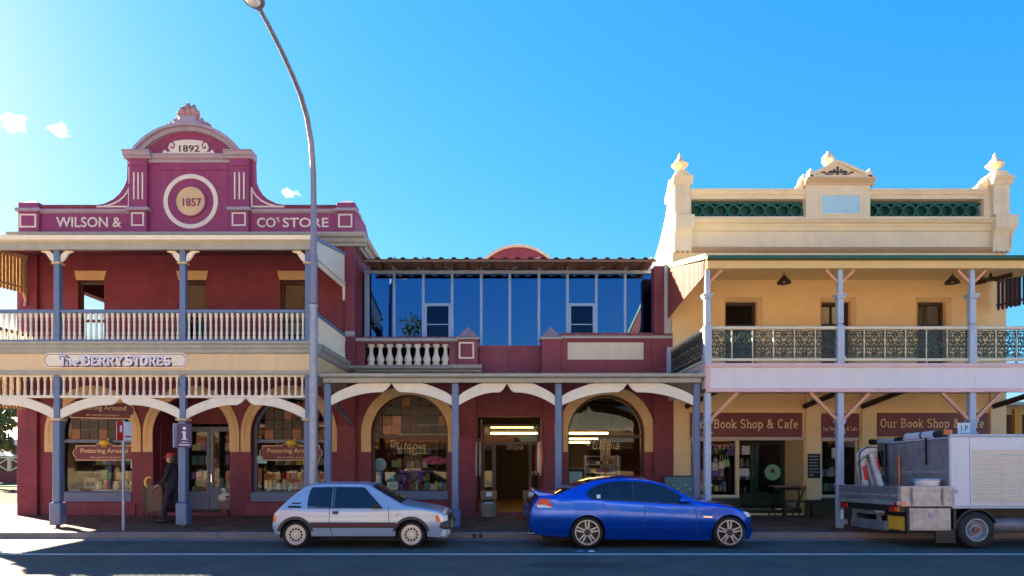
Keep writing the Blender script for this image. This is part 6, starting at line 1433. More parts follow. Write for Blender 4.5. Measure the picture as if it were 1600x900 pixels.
part('bag_body', MB().box(x0-.22, x0+.2, y0-.14, y0+.14, GZ+.28, GZ+1.02), M['pattern'], bg_, bevel=.03)
for a, b in ((-.19, -.11), (.17, -.11), (-.19, .11), (.17, .11)): part('leg', MB().bar((x0+a, y0+b, GZ), (x0+a, y0+b, GZ+.30), .03), M['black'], bg_)
part('handle', MB().tube([(x0-.15, y0, GZ+1.0), (x0-.1, y0, GZ+1.1), (x0+.1, y0, GZ+1.1), (x0+.15, y0, GZ+1.0)], .012, 6), M['black'], bg_)
st_ = thing('display_stand', 'black stand with a yellow crescent and small flags beside the patterned bag', 'display stand', (x0-.38, y0+.3, GZ))
xs_, ys_ = x0-.36, y0+.3
part('frame', MB().box(xs_-.16, xs_+.12, ys_-.1, ys_+.1, GZ+.28, GZ+.95).box(xs_-.15, xs_-.12, ys_-.09, ys_-.06, GZ, GZ+.28).box(xs_+.08, xs_+.11, ys_-.09, ys_-.06, GZ, GZ+.28), M['black'], st_, bevel=.01)
part('yellow_crescent', MB().ribbon([(xs_+.05+.11*cos(radians(a)), GZ+1.08+.14*sin(radians(a))) for a in range(50, 300, 14)], [.02+.04*sin(pi*k/17) for k in range(18)], ys_-.16, ys_-.12), M['pigyellow'], st_)
part('white_flag', MB().plate([(xs_+.0, GZ+.55), (xs_+.1, GZ+.55), (xs_+.07, GZ+.88)], ys_-.16, ys_-.14), M['paper'], st_)
# white bird ornament at the shop door
bx0, by0 = X(349), DW+.3; bz0 = .236
bo = thing('bird_ornament', 'white long legged garden bird ornament standing at the corner store doorway', 'ornament', (bx0, by0, bz0))
part('body', MB().lathe([(0, -.2), (.08, -.17), (.13, -.08), (.14, .02), (.1, .12), (.04, .19), (0, .2)], (0, 0, 0), 14, 'x').xf(lambda a, b, c: (bx0+a, by0-.2+b, bz0+.46+c+a*.15)), M['white'], bo, smooth=True)
part('head', MB().lathe([(0, 0), (.06, .02), (.075, .08), (.06, .14), (0, .17)], (bx0-.02, by0-.22, bz0+.58), 12), M['white'], bo, smooth=True)
part('beak', MB().tube([(bx0-.02, by0-.29, bz0+.65), (bx0-.03, by0-.38, bz0+.63)], [.025, .006], 8), M['orange'], bo)
for s_ in (-1, 1): part('leg', MB().tube([(bx0+s_*.05, by0-.2, bz0+.36), (bx0+s_*.05, by0-.2, bz0+.01)], .014, 6).box(bx0+s_*.05-.04, bx0+s_*.05+.04, by0-.26, by0-.16, bz0, bz0+.015), M['orange'], bo)
part('wing', MB().lathe([(0, -.06), (.03, -.04), (.035, 0), (.02, .05), (0, .06)], (bx0+.12, by0-.30, bz0+.47), 10, 'x'), M['black'], bo, smooth=True)

# ------------------------------------------------------------------ goods outside the gift store
def stool_crate(cx, label_s, label_c):
    y_ = DW-.22; zf = GZ
    s_ = thing('wooden_stool', label_s, 'stool', (cx, y_, zf), group='stools at the gift store door')
    part('seat', MB().box(cx-.24, cx+.24, y_-.16, y_+.14, zf+.50, zf+.54), M['wood'], s_, bevel=.008)
    for a, b in ((-.2, -.12), (.2, -.12), (-.2, .1), (.2, .1)): part('leg', MB().bar((cx+a*1.1, y_+b, zf), (cx+a*.9, y_+b, zf+.50), .035), M['wood'], s_)
    c2 = thing('wooden_crate', label_c, 'crate', (cx, y_, zf+.54), group='crates on the stools')
    for k in range(2):
        part('front_board', MB().box(cx-.235, cx+.235, y_-.14, y_-.125, zf+.545+k*.11, zf+.645+k*.11), M['wood'], c2, bevel=.004); part('back_board', MB().box(cx-.235, cx+.235, y_+.115, y_+.13, zf+.545+k*.11, zf+.645+k*.11), M['wood'], c2)
        for s2 in (-1, 1): part('end_board', MB().box(cx+s2*.235-.008, cx+s2*.235+.008, y_-.124, y_+.114, zf+.545+k*.11, zf+.645+k*.11), M['wood'], c2)
    part('floor_board', MB().box(cx-.226, cx+.226, y_-.124, y_+.114, zf+.545, zf+.555), M['wood'], c2)
    part('price_card', MB().box(cx-.08, cx+.09, y_-.155, y_-.142, zf+.59, zf+.72), M['paper'], c2)
def basket(cx, label, blue=False):
    y_ = DW-.50; zf = GZ
    b2 = thing('wicker_basket', label, 'basket', (cx, y_, zf))
    part('basket_wall', MB().lathe([(.0, .02), (.2, .0), (.235, .15), (.245, .36), (.215, .36), (.2, .1), (0, .06)], (cx, y_, zf), 20, cap=False), M['wicker'] if not blue else M['bluewrap'], b2, smooth=True)
    for k in range(6): part('weave_band', MB().lathe([(.212+.007*k, 0), (.222+.007*k, .015), (.212+.007*k, .03)], (cx, y_, zf+.03+k*.055), 20, cap=False), M['wicker'] if not blue else M['bluewrap'], b2, smooth=True)
    part('rim', MB().lathe([(.23, .35), (.265, .36), (.265, .39), (.23, .4), (.22, .37)], (cx, y_, zf), 20, cap=False), M['wicker'], b2, smooth=True)
    part('liner', MB().lathe([(.0, .41), (.12, .43), (.21, .37), (.215, .34)], (cx, y_, zf), 16), M['paper'] if not blue else M['bluewrap'], b2, smooth=True)
for cx, a, b, c in ((X(764), 'wooden stool left of the gift store door', 'small wooden crate on the stool left of the gift store door', 'round wicker basket on the pavement left of the gift store door'),
                    (X(829), 'wooden stool right of the gift store door', 'small wooden crate on the stool right of the gift store door', 'basket of blue wrapped goods right of the gift store door by the sedan')):
    stool_crate(cx, a, b); basket(cx, c, cx > .5)
for cx, lab, cols in ((X(749), 'bundle of dark umbrellas hung at the left side of the gift store doorway', ('greyp', 'darkbrown', 'greyp')), (X(842), 'bright scarves hung at the right side of the gift store doorway', ('redcap', 'paper', 'palegreen', 'redlens'))):
    t_ = thing('hanging_goods', lab, 'hanging goods', (cx, DW-.2, 1.35))
    part('hook', MB().tube([(cx, DW-.12, 2.45), (cx, DW-.22, 2.42)], .012, 6), M['steel'], t_)
    for k, cn_ in enumerate(cols):
        part('cloth_strip', MB().tube([(cx+(k-1.5)*.05, DW-.22, 2.38), (cx+(k-1.5)*.06, DW-.24, 1.9), (cx+(k-1.5)*.055, DW-.22, 1.35+.1*(k % 2))], [.02, .04, .025], 6), M[cn_], t_, smooth=True)
t_ = thing('hanging_sign', 'small sign bracketed out from the brick pier left of the gift store door', 'sign', (X(717), DW-.35, 2.75))
part('board', MB().box(X(717)-.02, X(717)+.02, DW-.65, DW-.15, 2.5, 2.95), M['grey'], t_, bevel=.006); part('bracket', MB().bar((X(717), DW-.13, 3.02), (X(717), DW-.7, 3.02), .03), M['black'], t_)
# blue green board outside
bx1, bx2 = X(1034), X(1086); yy = DW-.55
nb = thing('notice_board', 'wide blue green board leaning between gift store and book shop behind the sedan', 'board', ((bx1+bx2)/2, yy, GZ))
part('panel', MB().add([(bx1, yy, GZ+.1), (bx2, yy, GZ+.1), (bx2, yy+.2, 1.32), (bx1, yy+.2, 1.32), (bx1, yy+.03, GZ+.1), (bx2, yy+.03, GZ+.1), (bx2, yy+.23, 1.32), (bx1, yy+.23, 1.32)], [(0, 1, 2, 3), (7, 6, 5, 4), (3, 2, 6, 7), (0, 4, 5, 1), (0, 3, 7, 4), (1, 5, 6, 2)]), M['teal'], nb)
part('frame', MB().bar((bx1-.02, yy-.01, GZ), (bx1-.02, yy+.21, 1.34), .04).bar((bx2+.02, yy-.01, GZ), (bx2+.02, yy+.21, 1.34), .04).bar((bx1, yy+.2, 1.34), (bx2, yy+.2, 1.34), .04), M['black'], nb)
for k in range(7): part('paper_dot', MB().box(bx1+.12+.12*k, bx1+.16+.12*k, yy+.10, yy+.13, .95+.2*((k*5) % 3-1)*.5, .99+.2*((k*5) % 3-1)*.5), M['paper'], nb)
# chalk board on the pilaster
cb0, cb1, cz0_, cz1_ = X(1260), X(1279.5), Z(747), Z(709)
ck = thing('chalkboard', 'black menu chalkboard hung on the cream pilaster right of the bookshop door', 'chalkboard', ((cb0+cb1)/2, DW-.1, cz0_))
part('board', MB().box(cb0, cb1, DW-.10, DW-.082, cz0_, cz1_), M['black'], ck, bevel=.005)
for k in range(7):
    z_ = cz1_-.08-k*.095; ln = [.26, .27, .24, .28, .27, .29, .14][k]
    part('chalk_line', MB().ribbon([(cb0+.04+ln*q/12, z_+.014*sin(q*2.1+k)) for q in range(13)], .014, DW-.103, DW-.1005), M['chalk'], ck)
# bench table outside the book shop
tb0, tb1 = X(1199), X(1246); ty = DW-.05
bt = thing('bench_table', 'small timber table with folded dark legs outside the bookshop door', 'table', ((tb0+tb1)/2, ty-.3, GZ))
for k in range(4): part('top_board', MB().box(tb0-.0, tb1+.0, ty-.55+k*.14, ty-.42+k*.14, 1.02, 1.06), M['wood'], bt, bevel=.005)
for x in (tb0+.1, tb1-.1): part('leg', MB().bar((x-.1, ty-.5, GZ), (x+.1, ty-.05, 1.02), .028).bar((x+.1, ty-.5, 1.02), (x-.1, ty-.05, GZ), .028), M['black'], bt)
part('apron', MB().box(tb0+.05, tb1-.05, ty-.33, ty-.28, .93, 1.019), M['black'], bt)
b2_ = thing('bench', 'low dark timber bench beside the table outside the bookshop', 'bench', ((tb0+tb1)/2+.1, ty-.7, GZ))
part('seat', MB().box(tb0+.1, tb1+.2, ty-.85, ty-.62, .60, .64), M['darkbrown'], b2_, bevel=.006)
for x in (tb0+.2, tb1+.1): part('leg', MB().box(x-.03, x+.03, ty-.83, ty-.64, GZ, .60), M['darkbrown'], b2_)
# balcony pendant lamps
for px, lab in ((1225, 'dark pendant lamp hanging over the left half of the bookshop balcony'), (1488, 'dark pendant lamp hanging over the right half of the bookshop balcony')):
    yl = 18.6; x = wx(px, yl); zl = wz(443, yl)
    t_ = thing('pendant_lamp', lab, 'lamp', (x, yl, zl), group='balcony pendant lamps')
    part('rod', MB().tube([(x, yl, zl+.17), (x, yl, 7.08)], .012, 6), M['black'], t_)
    part('lamp_shade', MB().lathe([(.19, 0), (.17, .06), (.10, .13), (.05, .2), (.03, .22)], (x, yl, zl), 16, cap=False), M['darkbrown'], t_, smooth=True)
    part('bulb', MB().lathe([(0, 0), (.04, .02), (.05, .06), (.03, .1), (0, .11)], (x, yl, zl+.02), 10), M['paper'], t_, smooth=True)
fx = wx(1548, 18.8); t_ = thing('ceiling_fan', 'dark fan fitting under the bookshop balcony roof at far right', 'fan', (fx, 18.8, 6.75))
part('hub', MB().lathe([(.0, 0), (.12, .02), (.12, .1), (.04, .13), (.02, .3)], (fx, 18.8, 6.75), 12), M['black'], t_, smooth=True)
for k in range(4):
    a = 2*pi*k/4+.4; part('blade', MB().bar((fx+.1*cos(a), 18.8+.1*sin(a), 6.80), (fx+.55*cos(a), 18.8+.55*sin(a), 6.80), .02, .12), M['darkbrown'], t_)

# ------------------------------------------------------------------ goods inside the windows
def box_at(m, x, y, z, w_, d, h): m.box(x-w_/2, x+w_/2, y-d/2, y+d/2, z, z+h); return m
JUG = MB().lathe([(.0, 0), (.06, .0), (.085, .05), (.09, .11), (.065, .17), (.06, .2), (.075, .23), (.06, .225), (.05, .19), (0, .18)], n=12)
jug_me = JUG.mesh('jug', M['white'], 50); jugr_me = JUG.mesh('jug', M['redcap'], 50); jugd_me = JUG.mesh('jug', M['darkbrown'], 50)
tb_ = thing('display_table', 'cloth covered display table inside the far left arched window', 'table', (AC[0], DW+.75, .2))
part('tabletop', MB().box(AC[0]-1.0, AC[0]+1.0, DW+.45, DW+1.05, .86, .90), M['wood'], tb_)
clm = MB(); nx = 60
for k in range(nx+1):
    x = AC[0]-1.02+2.04*k/nx; yv = DW+.44-.012*sin(k*.9); clm.v += [(x, DW+1.05, .905), (x, DW+.44, .905), (x, yv, .6)]
for k in range(nx):
    for q in range(2): clm.f.append((3*k+q, 3*k+3+q, 3*k+4+q, 3*k+1+q))
part('cloth', clm, M['white'], tb_, smooth=True)
for k in range(4): part('leg', MB().box(AC[0]+(-.95 if k % 2 else .9), AC[0]+(-.9 if k % 2 else .95), DW+(.5 if k < 2 else .95), DW+(.55 if k < 2 else 1.0), .2, .86), M['wood'], tb_)
for k in range(9):
    x = X(136)+k*.135; o = link_obj('jug', (jug_me, jug_me, jugr_me)[k % 3], (x, DW+.62+.16*(k % 2), .906+.0), None)
    o.scale = (1, 1, 1+.25*((k*7) % 4)/3); o['label'] = ('white pottery jug on the cloth covered display table', 'white pottery jug on the cloth covered display table', 'red pottery jug on the cloth covered display table')[k % 3]; o['category'] = 'jug'; o['group'] = ('white', 'white', 'red')[k % 3]+' jugs on the display table'
for k, (px, w_, h, mn, lab) in enumerate(((119, .40, .36, 'wicker', 'tan framed picture box standing left on the window display table'), (121, .36, .26, 'redcap', 'red printed tea towel pinned to the front of the display cloth'), (152, .5, .22, 'paper', 'pale printed tea towel pinned at the middle of the display cloth'), (203, .3, .34, 'wicker', 'tan box at the right end of the window display table'))):
    z0_ = .906 if k in (0, 3) else .64; y_ = DW+.8 if k in (0, 3) else DW+.40
    t_ = thing('boxed_goods' if k in (0, 3) else 'tea_towel', lab, 'box' if k in (0, 3) else 'tea towel', (X(px), y_, z0_))
    part('front', box_at(MB(), X(px), y_, z0_, w_, .02 if k not in (0, 3) else .2, h), M[mn], t_, bevel=.004)
    part('print', box_at(MB(), X(px)+.02, y_-(.012 if k not in (0, 3) else .104), z0_+h*.25, w_*.6, .004, h*.4), M['darkbrown' if k != 2 else 'bluewrap'], t_)
def shelf_unit(cx, y_, w_, z0, nsh, dz, label, m='umber'):
    t_ = thing('shelf_unit', label, 'shelf', (cx, y_, z0))
    for s_ in (-1, 1): part('side_panel', MB().box(cx+s_*w_/2-.02, cx+s_*w_/2+.02, y_-.15, y_+.15, z0, z0+nsh*dz+.05), M[m], t_)
    for k in range(nsh+1): part('shelf', MB().box(cx-w_/2+.021, cx+w_/2-.021, y_-.15, y_+.15, z0+k*dz, z0+k*dz+.025), M[m], t_)
    return t_
pal = ['redcap', 'paper', 'teal', 'wicker', 'bluewrap', 'pigyellow', 'palegreen', 'gold', 'maroonr', 'white', 'purple']
CN = dict(redcap='red', paper='grey white', teal='teal', wicker='tan', bluewrap='slate blue', pigyellow='yellow', palegreen='light green', gold='cream', maroonr='maroon', white='ivory', purple='purple')
def goods(kind, label, group, cx, y_, w_, z0, n, hmax, wmin=.05, wmax=.12, cols=pal):
    x = cx-w_/2
    for k in range(n):
        bw = random.uniform(wmin, wmax); h = random.uniform(.55, 1)*hmax
        if x+bw > cx+w_/2: break
        o = part(kind, box_at(MB(), x+bw/2, y_+random.uniform(-.03, .03), z0, bw*.92, .12, h), M[mc_ := random.choice(cols)], None, bevel=.004)
        o['label'] = CN[mc_]+' '+label.replace('small ', ''); o['category'] = kind.replace('_', ' '); o['group'] = group; x += bw+random.uniform(0, .03)
SH = [(AC[0], DW+1.7, 1.9, 'tall shelf in the far left window'), (AC[1]-.60, DW+2.4, 1.0, 'shelf behind the corner store side light'), (AC[1]+.45, DW+2.7, 1.1, 'shelf behind the corner store door'), (AC[2], DW+1.6, 2.0, 'shelf in the window beside the lamp pole')]
for cx, y_, w_, lab in SH:
    shelf_unit(cx, y_, w_, .2, 5, .48, lab)
    for j in range(5): goods('gift_box', 'small gift on the '+lab, 'gifts on the '+lab, cx, y_-.02, w_-.1, .2+j*.48+.026, 9, .32, .09, .22)
# small goods close behind the panes
for c_, lab in ((AC[2], 'sill of the arched window beside the lamp pole'),):
    goods('gift_box', 'gift on the '+lab, 'gifts on the '+lab, c_, DW+.62, 1.9, .90, 14, .34, .08, .2)
    part('display_shelf', MB().box(c_-1.1, c_+1.1, DW+.43, DW+.85, .83, .895), M['umber'], ls)
goods('gift_box', 'gift in the left gift store window front', 'gifts in the left gift store window front', AG[0]+.25, DW+.72, 1.4, .89, 9, .3, .08, .2)
goods('gift_box', 'gift in the right gift store window front', 'gifts in the right gift store window front', AG[1]+.1, DW+.52, 1.8, .89, 12, .26, .08, .2)
# gift store windows
t_ = thing('round_disc_sign', 'pale blue round disc hung inside the left gift store window', 'sign', (X(589), DW+.5, 1.5))
part('disc', MB().lathe([(0, 0), (.185, 0), (.185, .02), (0, .02)], (X(589), DW+.5, Z(726)), 24, 'y'), M['discblue'], t_); part('disc_rim', MB().lathe([(.18, -.01), (.20, -.01), (.2, .03), (.18, .03)], (X(589), DW+.5, Z(726)), 24, 'y', cap=False), M['fascia'], t_); part('cord', MB().tube([(X(589), DW+.52, Z(726)+.2), (X(589), DW+.52, 2.5)], .006, 5), M['black'], t_)
for k, (px, py, w_, h, mn, lab) in enumerate(((606, 757, .34, .28, 'teal', 'pale teal patterned box stacked above the other inside the gift store window'), (609, 768, .34, .26, 'paper', 'white patterned box under the teal one inside the gift store window'), (587, 765, .24, .62, 'bluewrap', 'tall dark blue box below the round disc in the gift store window'))):
    t_ = thing('patterned_box', lab, 'box', (X(px), DW+.6, Z(py+8)))
    part('box', box_at(MB(), X(px), DW+.62, .89 if k != 0 else 1.16, w_, .28, h-.005), M[mn], t_, bevel=.008); part('label_patch', box_at(MB(), X(px), DW+.475, (.89 if k != 0 else 1.16)+h*.25, w_*.6, .004, h*.45), M['discblue'], t_)
part('display_shelf', MB().box(AG[0]-1.15, AG[0]+1.15, DW+.41, DW+.95, .80, .885), M['umber'], ms); part('display_shelf', MB().box(AG[1]-1.15, AG[1]+1.15, DW+.41, DW+.95, .80, .885), M['umber'], ms)
def flowers(cx, y_, z_, n, w_, h, m, label, name='flower_bunch', pot=True):
    t_ = thing(name, label, 'flowers', (cx, y_, z_-.3 if pot else z_))
    if pot: part('pot', MB().lathe([(0, 0), (.09, 0), (.12, .18), (.1, .18), (0, .15)], (cx, y_, .886), 12), M['terracotta'], t_, smooth=True)
    fl = MB(); stm = MB(); r_ = random.Random(int(cx*1000))
    for k in range(n):
        u = cx+r_.uniform(-1, 1)*w_/2; v = z_+r_.uniform(-1, 1)*h/2; y2 = y_+r_.uniform(-.12, .12); s_ = r_.uniform(.015, .03)
        for q in range(5):
            a = 2*pi*q/5+k; fl.add([(u, y2, v), (u+s_*1.8*cos(a-.4), y2-.01, v+s_*1.8*sin(a-.4)), (u+s_*2.2*cos(a), y2-.015, v+s_*2.2*sin(a)), (u+s_*1.8*cos(a+.4), y2-.01, v+s_*1.8*sin(a+.4))], [(0, 1, 2, 3)])
        if pot and k % 3 == 0: stm.tube([(cx, y_, 1.05), ((u+cx)/2, y2, (v+1.05)/2+.05), (u, y2, v)], .006, 4)
    part('blossom', fl, M[m], t_, kind='stuff')
    if pot: part('stem', stm, M['leaf'], t_, kind='stuff')
    else: part('hoop', MB().tube([(cx-w_/2, y_, z_+h/2), (cx, y_, z_+h/2+.05), (cx+w_/2, y_, z_+h/2)], .012, 6), M['black'], t_)
flowers(X(640), DW+.65, 1.32, 60, .85, .42, 'purple', 'bunch of purple flowers in a pot low in the left gift store window')
flowers(X(680), DW+.6, Z(719), 70, .8, .2, 'pinkflower', 'garland of pink flowers hung in the left gift store window', 'flower_garland', False)
flowers(X(694), DW+.5, 1.0, 30, .4, .25, 'discblue', 'small pale blue flowers at the right corner of the gift store window')
shelf_unit(AG[0]-.2, DW+2.2, 1.6, .2, 5, .45, 'dark shelf at the back of the left gift store window')
for j in range(5): goods('gift_box', 'small gift on the back shelf of the left gift store window', 'gifts on the left gift store shelf', AG[0]-.2, DW+2.18, 1.4, .2+j*.45+.026, 8, .3, .08, .2)
shelf_unit(AG[1]-.05, DW+.75, 1.0, .886, 4, .26, 'pale metal shelf standing inside the right gift store window', 'steel')
for j in range(4): goods('ornament', 'small ornament on the metal shelf in the right gift store window', 'ornaments on the right gift store shelf', AG[1]-.05, DW+.73, .9, .886+j*.26+.026, 8, .17, .06, .16)
t_ = thing('poster', 'pale teal poster standing low at the left of the right gift store window', 'poster', (X(902), DW+.45, .89)); part('sheet', box_at(MB(), X(902), DW+.45, .886, .40, .02, .58), M['discblue'], t_); part('picture', box_at(MB(), X(902), DW+.437, .98, .3, .004, .14), M['teal'], t_)
t_ = thing('yellow_screen', 'tall yellow ochre folding screen behind the shelf in the right gift store window', 'screen', (X(962), DW+1.25, .2))
for k in range(2): part('screen_panel', MB().box(X(947)+k*.33, X(947)+.325+k*.33, DW+1.22+.03*k, DW+1.25+.03*k, .2, 2.45-.5*k), M['slatgold'], t_)
# shop lights that are on
for k, (px, py, w_, y_) in enumerate(((800, 667, .75, DW+2.2), (803, 677, .9, DW+4.4), (912, 677, .85, DW+2.0), (902, 685, .75, DW+3.0), (897, 691, .6, DW+4.2))):
    x, z = wx(px, y_), wz(py, y_); lab = ('yellow strip light nearest the gift store door', 'yellow strip light farther back above the gift store door', 'front yellow strip light seen in the right gift store window', 'middle yellow strip light seen in the right gift store window', 'rearmost yellow strip light seen in the right gift store window')[k]
    t_ = thing('strip_light', lab, 'strip light', (x, y_, z), group='lit strip lights in the gift store')
    part('tube', MB().tube([(x-w_*.95, y_, z), (x+w_*.95, y_, z)], .035, 8), M['striplight'], t_); part('housing', MB().box(x-w_, x+w_, y_-.07, y_+.07, z+.036, z+.09), M['umber'], t_)
    part('hanger', MB().bar((x, y_, z+.09), (x, y_, 4.2), .015), M['black'], t_)
# book shop windows
for cx, w_, lab, n_ in ((X(1116), 1.35, 'bookshop shelf in the window left of the door', 3), (X(1313), 1.0, 'bookshop shelf in the narrow middle window', 3), (X(1455), 3.1, 'long bookshop shelf behind the work truck', 3)):
    shelf_unit(cx, DW+.75, w_, ZBk-.35, n_, .46, lab, 'darkred')
    for j in range(n_): goods('book', 'book on the '+lab, 'books on the '+lab, cx, DW+.70, w_-.1, ZBk-.35+j*.46+.026, 14 if w_ < 2 else 26, .3, .05, .16)
shelf_unit((e0+em)/2+.4, ED+2.0, 1.6, .2, 5, .45, 'dark red bookcase inside the bookshop door', 'darkred')
for j in range(5): goods('book', 'book on the dark red bookcase inside the bookshop door', 'books on the bookcase inside the door', (e0+em)/2+.4, ED+1.95, 1.5, .2+j*.45+.026, 16, .3, .05, .13)
for k, (px, mn, lab) in enumerate(((1124, 'paper', 'white shopping bag hanging in the bookshop window'), (1134, 'white', 'cream shopping bag hanging beside the white one in the bookshop window'), (1142, 'palegreen', 'pale green shopping bag at the right of the bookshop window'))):
    x = X(px); z = Z(736-3*k); t_ = thing('cloth_bag', lab, 'bag', (x, DW+.4, z)); part('bag', MB().plate([(x-.09, z), (x+.09, z), (x+.075, z+.24), (x-.075, z+.24)], DW+.37, DW+.43), M[mn], t_, bevel=.012); part('strap', MB().tube([(x-.05, DW+.4, z+.24), (x-.02, DW+.4, z+.42), (x+.02, DW+.4, z+.42), (x+.05, DW+.4, z+.24)], .01, 6), M[mn], t_)
bn = thing('bunting', 'string of coloured paper pennants across the bookshop window', 'bunting', (X(1135), DW+.25, 2.2))
part('cord', MB().tube([(X(1105)+k*.12, DW+.25, Z(692)-.06*sin(pi*k/8)) for k in range(9)], .006, 5), M['paper'], bn)
for k in range(7): x = X(1108)+k*.135; z = Z(692)-.06*sin(pi*(k+.5)/8); part('pennant', MB().plate([(x-.06, z), (x+.06, z), (x, z-.17)], DW+.245, DW+.255), M[('pinkflower', 'teal', 'purple', 'pigyellow')[k % 4]], bn)
t_ = thing('paper_lantern', 'purple paper lantern hanging in the bookshop window', 'lantern', (X(1150), DW+.5, Z(712))); part('lantern', MB().lathe([(0, 0), (.08, .03), (.12, .1), (.12, .16), (.08, .23), (0, .26)], (X(1150), DW+.5, Z(713)), 14), M['purple'], t_, smooth=True); part('cord', MB().tube([(X(1150), DW+.5, Z(713)+.25), (X(1150), DW+.5, 2.5)], .006, 5), M['black'], t_)
t_ = thing('window_notice', 'white notice taped inside the narrow bookshop window', 'notice', (X(1309), DW+.14, Z(716))); part('sheet', MB().box(X(1303), X(1316), DW+.14, DW+.145, Z(716), Z(700)), M['paper'], t_)
t_ = thing('window_notice', 'small white notice in the far left arched window behind the sign pole', 'notice', (X(202), DW+.2, Z(732))); part('sheet', MB().box(X(198), X(208), DW+.22, DW+.225, Z(732), Z(721)), M['paper'], t_)
t_ = thing('window_notice', 'pale blue notice low on the arched window beside the lamp pole', 'notice', (X(405), DW+.2, Z(724))); part('sheet', MB().box(X(397.5), X(413), DW+.22, DW+.225, Z(724), Z(712)), M['discblue'], t_)
part('window_lettering', fit(T['garden & gifts'], X(413), X(459), Z(768), Z(760), DW+.27, .004), M['paper'], ls)
# ------------------------------------------------------------------ beyond the corner: park pavilion, trees
gx0, gy0 = wx(16, 48), 48.0
pvn = thing('park_pavilion', 'low pavilion with brown roof and white cross braced verandah beyond the corner', 'pavilion', (gx0, gy0, .16))
x0, x1 = gx0-5, gx0+1.6
part('roof', MB().plate([(gy0-.6, 3.15), (gy0+2.8, 4.9), (gy0+6, 3.2), (gy0+6, 3.1), (gy0+2.8, 4.75), (gy0-.6, 3.0)], x0-.5, x1+.5, mp=lambda u, v, w_: (w_, u, v)), M['rust_roof'], pvn)
part('eaves_board', MB().box(x0-.5, x1+.5, gy0-.65, gy0-.601, 2.75, 3.1), M['white'], pvn)
part('base_wall', MB().box(x0, x1, gy0, gy0+.2, .16, .95), M['maroonr'], pvn); part('back_wall', MB().box(x0, x1, gy0+4, gy0+4.2, .16, 3.2), M['darkbrown'], pvn)
for k in range(5):
    x = x0+(x1-x0)*k/4; part('post', MB().box(x-.09, x+.09, gy0-.1, gy0+.08, .95, 2.9), M['white'], pvn)
    if k < 4:
        xb = x0+(x1-x0)*(k+1)/4; part('rail', MB().box(x+.09, xb-.09, gy0-.05, gy0+.03, 1.85, 1.95), M['white'], pvn); part('cross_brace', MB().bar((x+.09, gy0-.01, .97), (xb-.09, gy0-.01, 1.85), .07, .05).bar((x+.09, gy0-.02, 1.85), (xb-.09, gy0-.02, .97), .07, .05), M['white'], pvn)
pu = thing('garden_umbrella', 'cream garden umbrella standing at the pavilion beyond the corner', 'umbrella', (gx0+.3, gy0+1.5, .16))
part('canopy', MB().lathe([(1.3, 0), (.7, .28), (.05, .5), (0, .52)], (gx0+.5, gy0-2, 2.0), 8), M['archcream2'], pu); part('pole', MB().tube([(gx0+.5, gy0-2, .16), (gx0+.5, gy0-2, 2.5)], .03, 8), M['wood'], pu)
def tree(x, y, h, rcr, label, n=2600, seed=1, m='leaf', group='trees beyond the corner'):
    r_ = random.Random(seed); t_ = thing('tree', label, 'tree', (x, y, .1), group=group)
    tr_ = MB().tube([(x, y, 0), (x+.1, y, h*.25), (x-.1, y, h*.55)], [.28, .2, .12], 8); cl = []
    for k in range(13):
        a = r_.uniform(0, 2*pi); rr = rcr*sqrt(r_.uniform(.05, 1))*.8; z = h*r_.uniform(.42, .95); p = (x+rr*cos(a), y+rr*sin(a), z); cl.append((p, r_.uniform(.5, 1)*rcr*.45))
        tr_.tube([(x, y, h*r_.uniform(.25, .5)), ((x+p[0])/2, (y+p[1])/2, z*.75), p], [.09, .06, .02], 5)
    part('trunk', tr_, M['bark'], t_, smooth=True)
    lf = MB()
    for k in range(n):
        c, s_ = r_.choice(cl); d = Vector((r_.gauss(0, 1), r_.gauss(0, 1), r_.gauss(0, .8))).normalized()*s_*r_.uniform(.5, 1.1); c2 = Vector(c)+d
        u = Vector((r_.gauss(0, 1), r_.gauss(0, 1), r_.gauss(0, 1))).normalized(); v = u.orthogonal().normalized(); l = r_.uniform(.12, .24)
        lf.add([c2-u*l, c2+v*l*.45, c2+u*l, c2-v*l*.45], [(0, 1, 2, 3)])
    o = link_obj('crown', lf.mesh('crown', M[m], fix=False), (0, 0, 0), None); o.parent = t_; o.location = -Vector(t_.location); o['kind'] = 'stuff'
tree(-42.2, 58.0, 6.6, 2.4, 'leafy green tree close behind the pavilion at the left edge of the view', seed=3)
tree(-49.5, 64, 7.2, 3.2, 'broad tree behind the left side of the pavilion roof', seed=5, m='leaf')
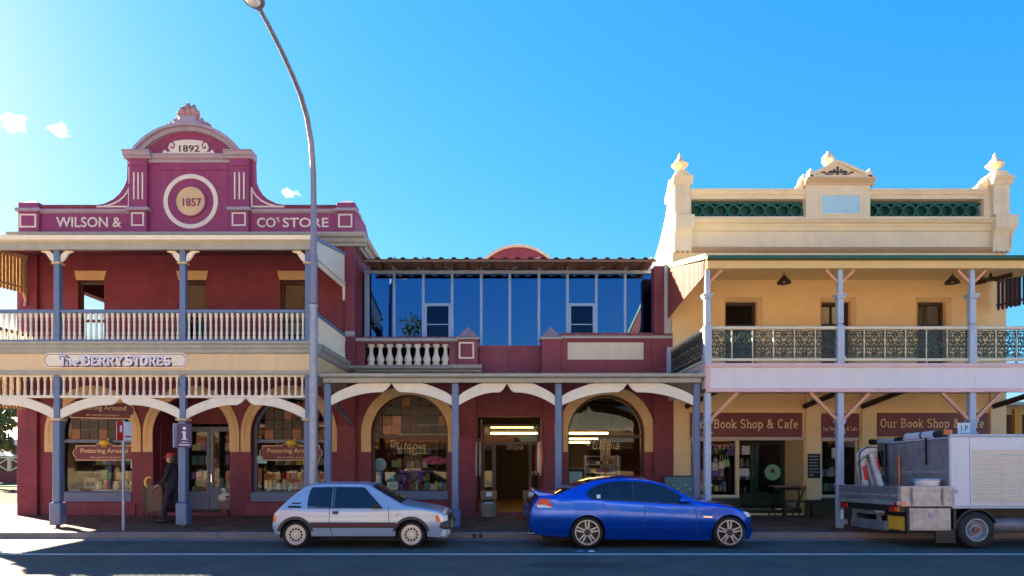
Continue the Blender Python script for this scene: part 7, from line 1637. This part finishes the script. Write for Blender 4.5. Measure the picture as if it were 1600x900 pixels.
tree(-45.5, 68, 7.4, 3.0, 'rounded tree behind the right side of the pavilion roof', seed=9)
tree(-30.6, 40.5, 6.0, 1.5, 'slender yellow green tree at the corner store edge overhanging the pavilion roof', n=1500, seed=12)
tree(-8.2, -15.5, 14.5, 2.6, 'tall loose tree behind the shops across the street', n=1800, seed=21, m='darkleaf', group='trees across the street')
hdg = part('hedge', MB().box(-75, -20, 74, 75.5, 0, 3.4), M['leaf'], None, kind='stuff'); hdg['label'] = 'dark green hedge mass far behind the park pavilion'
# neighbour's timber wall at the far right
nw = thing('timber_shed', 'dark red brown timber wall with orange posts beyond the bookshop at right edge', 'shed', (18.2, 22.5, .15))
for k in range(14): part('wall_board', MB().box(B1+.25+k*.28, B1+.52+k*.28, 23.0, 23.08, .15, 3.35), M['darkbrown2'], nw)
for x in (wx(1592, 22.4), wx(1587, 22.4), wx(1625, 22.4)): part('post', MB().box(x-.06, x+.06, 22.35, 22.5, .15, 3.5), M['orangepost'], nw)
part('roof', MB().box(B1+.2, B1+6, 22.0, 27, 3.6, 3.7), M['roofpale'], nw)
# small white clouds far off
def cloud(px, py, w_, h_, seed, label):
    d = 420.0; s_ = d/F; cx, cz = wx(px, d), wz(py, d); r_ = random.Random(seed)
    mb = MB(); bm = bmesh.new(); bmesh.ops.create_icosphere(bm, subdivisions=4, radius=1)
    for q in bm.verts:
        k = 1+.12*sin(q.co.x*5+seed)*cos(q.co.z*4+seed*2)+.08*sin(q.co.x*11+q.co.z*9)
        mb.v.append((cx+q.co.x*k*w_*s_*.66, d+q.co.y*k*h_*s_*.7, cz+q.co.z*k*h_*s_*.70))
    mb.f = [tuple(x.index for x in f.verts) for f in bm.faces]; bm.free()
    c_ = part('cloud', mb, M['cloud'], None, smooth=True); c_['label'] = label; c_['category'] = 'cloud'; c_['group'] = 'small clouds in the blue sky'

cloud(20, 189, 56, 34, 2, 'largest small cloud at the left edge of the sky')
cloud(95, 203, 38, 26, 4, 'middle small cloud left of the pediment')
cloud(453, 302, 40, 17, 6, 'flat little cloud between the pediment and the lamp pole')
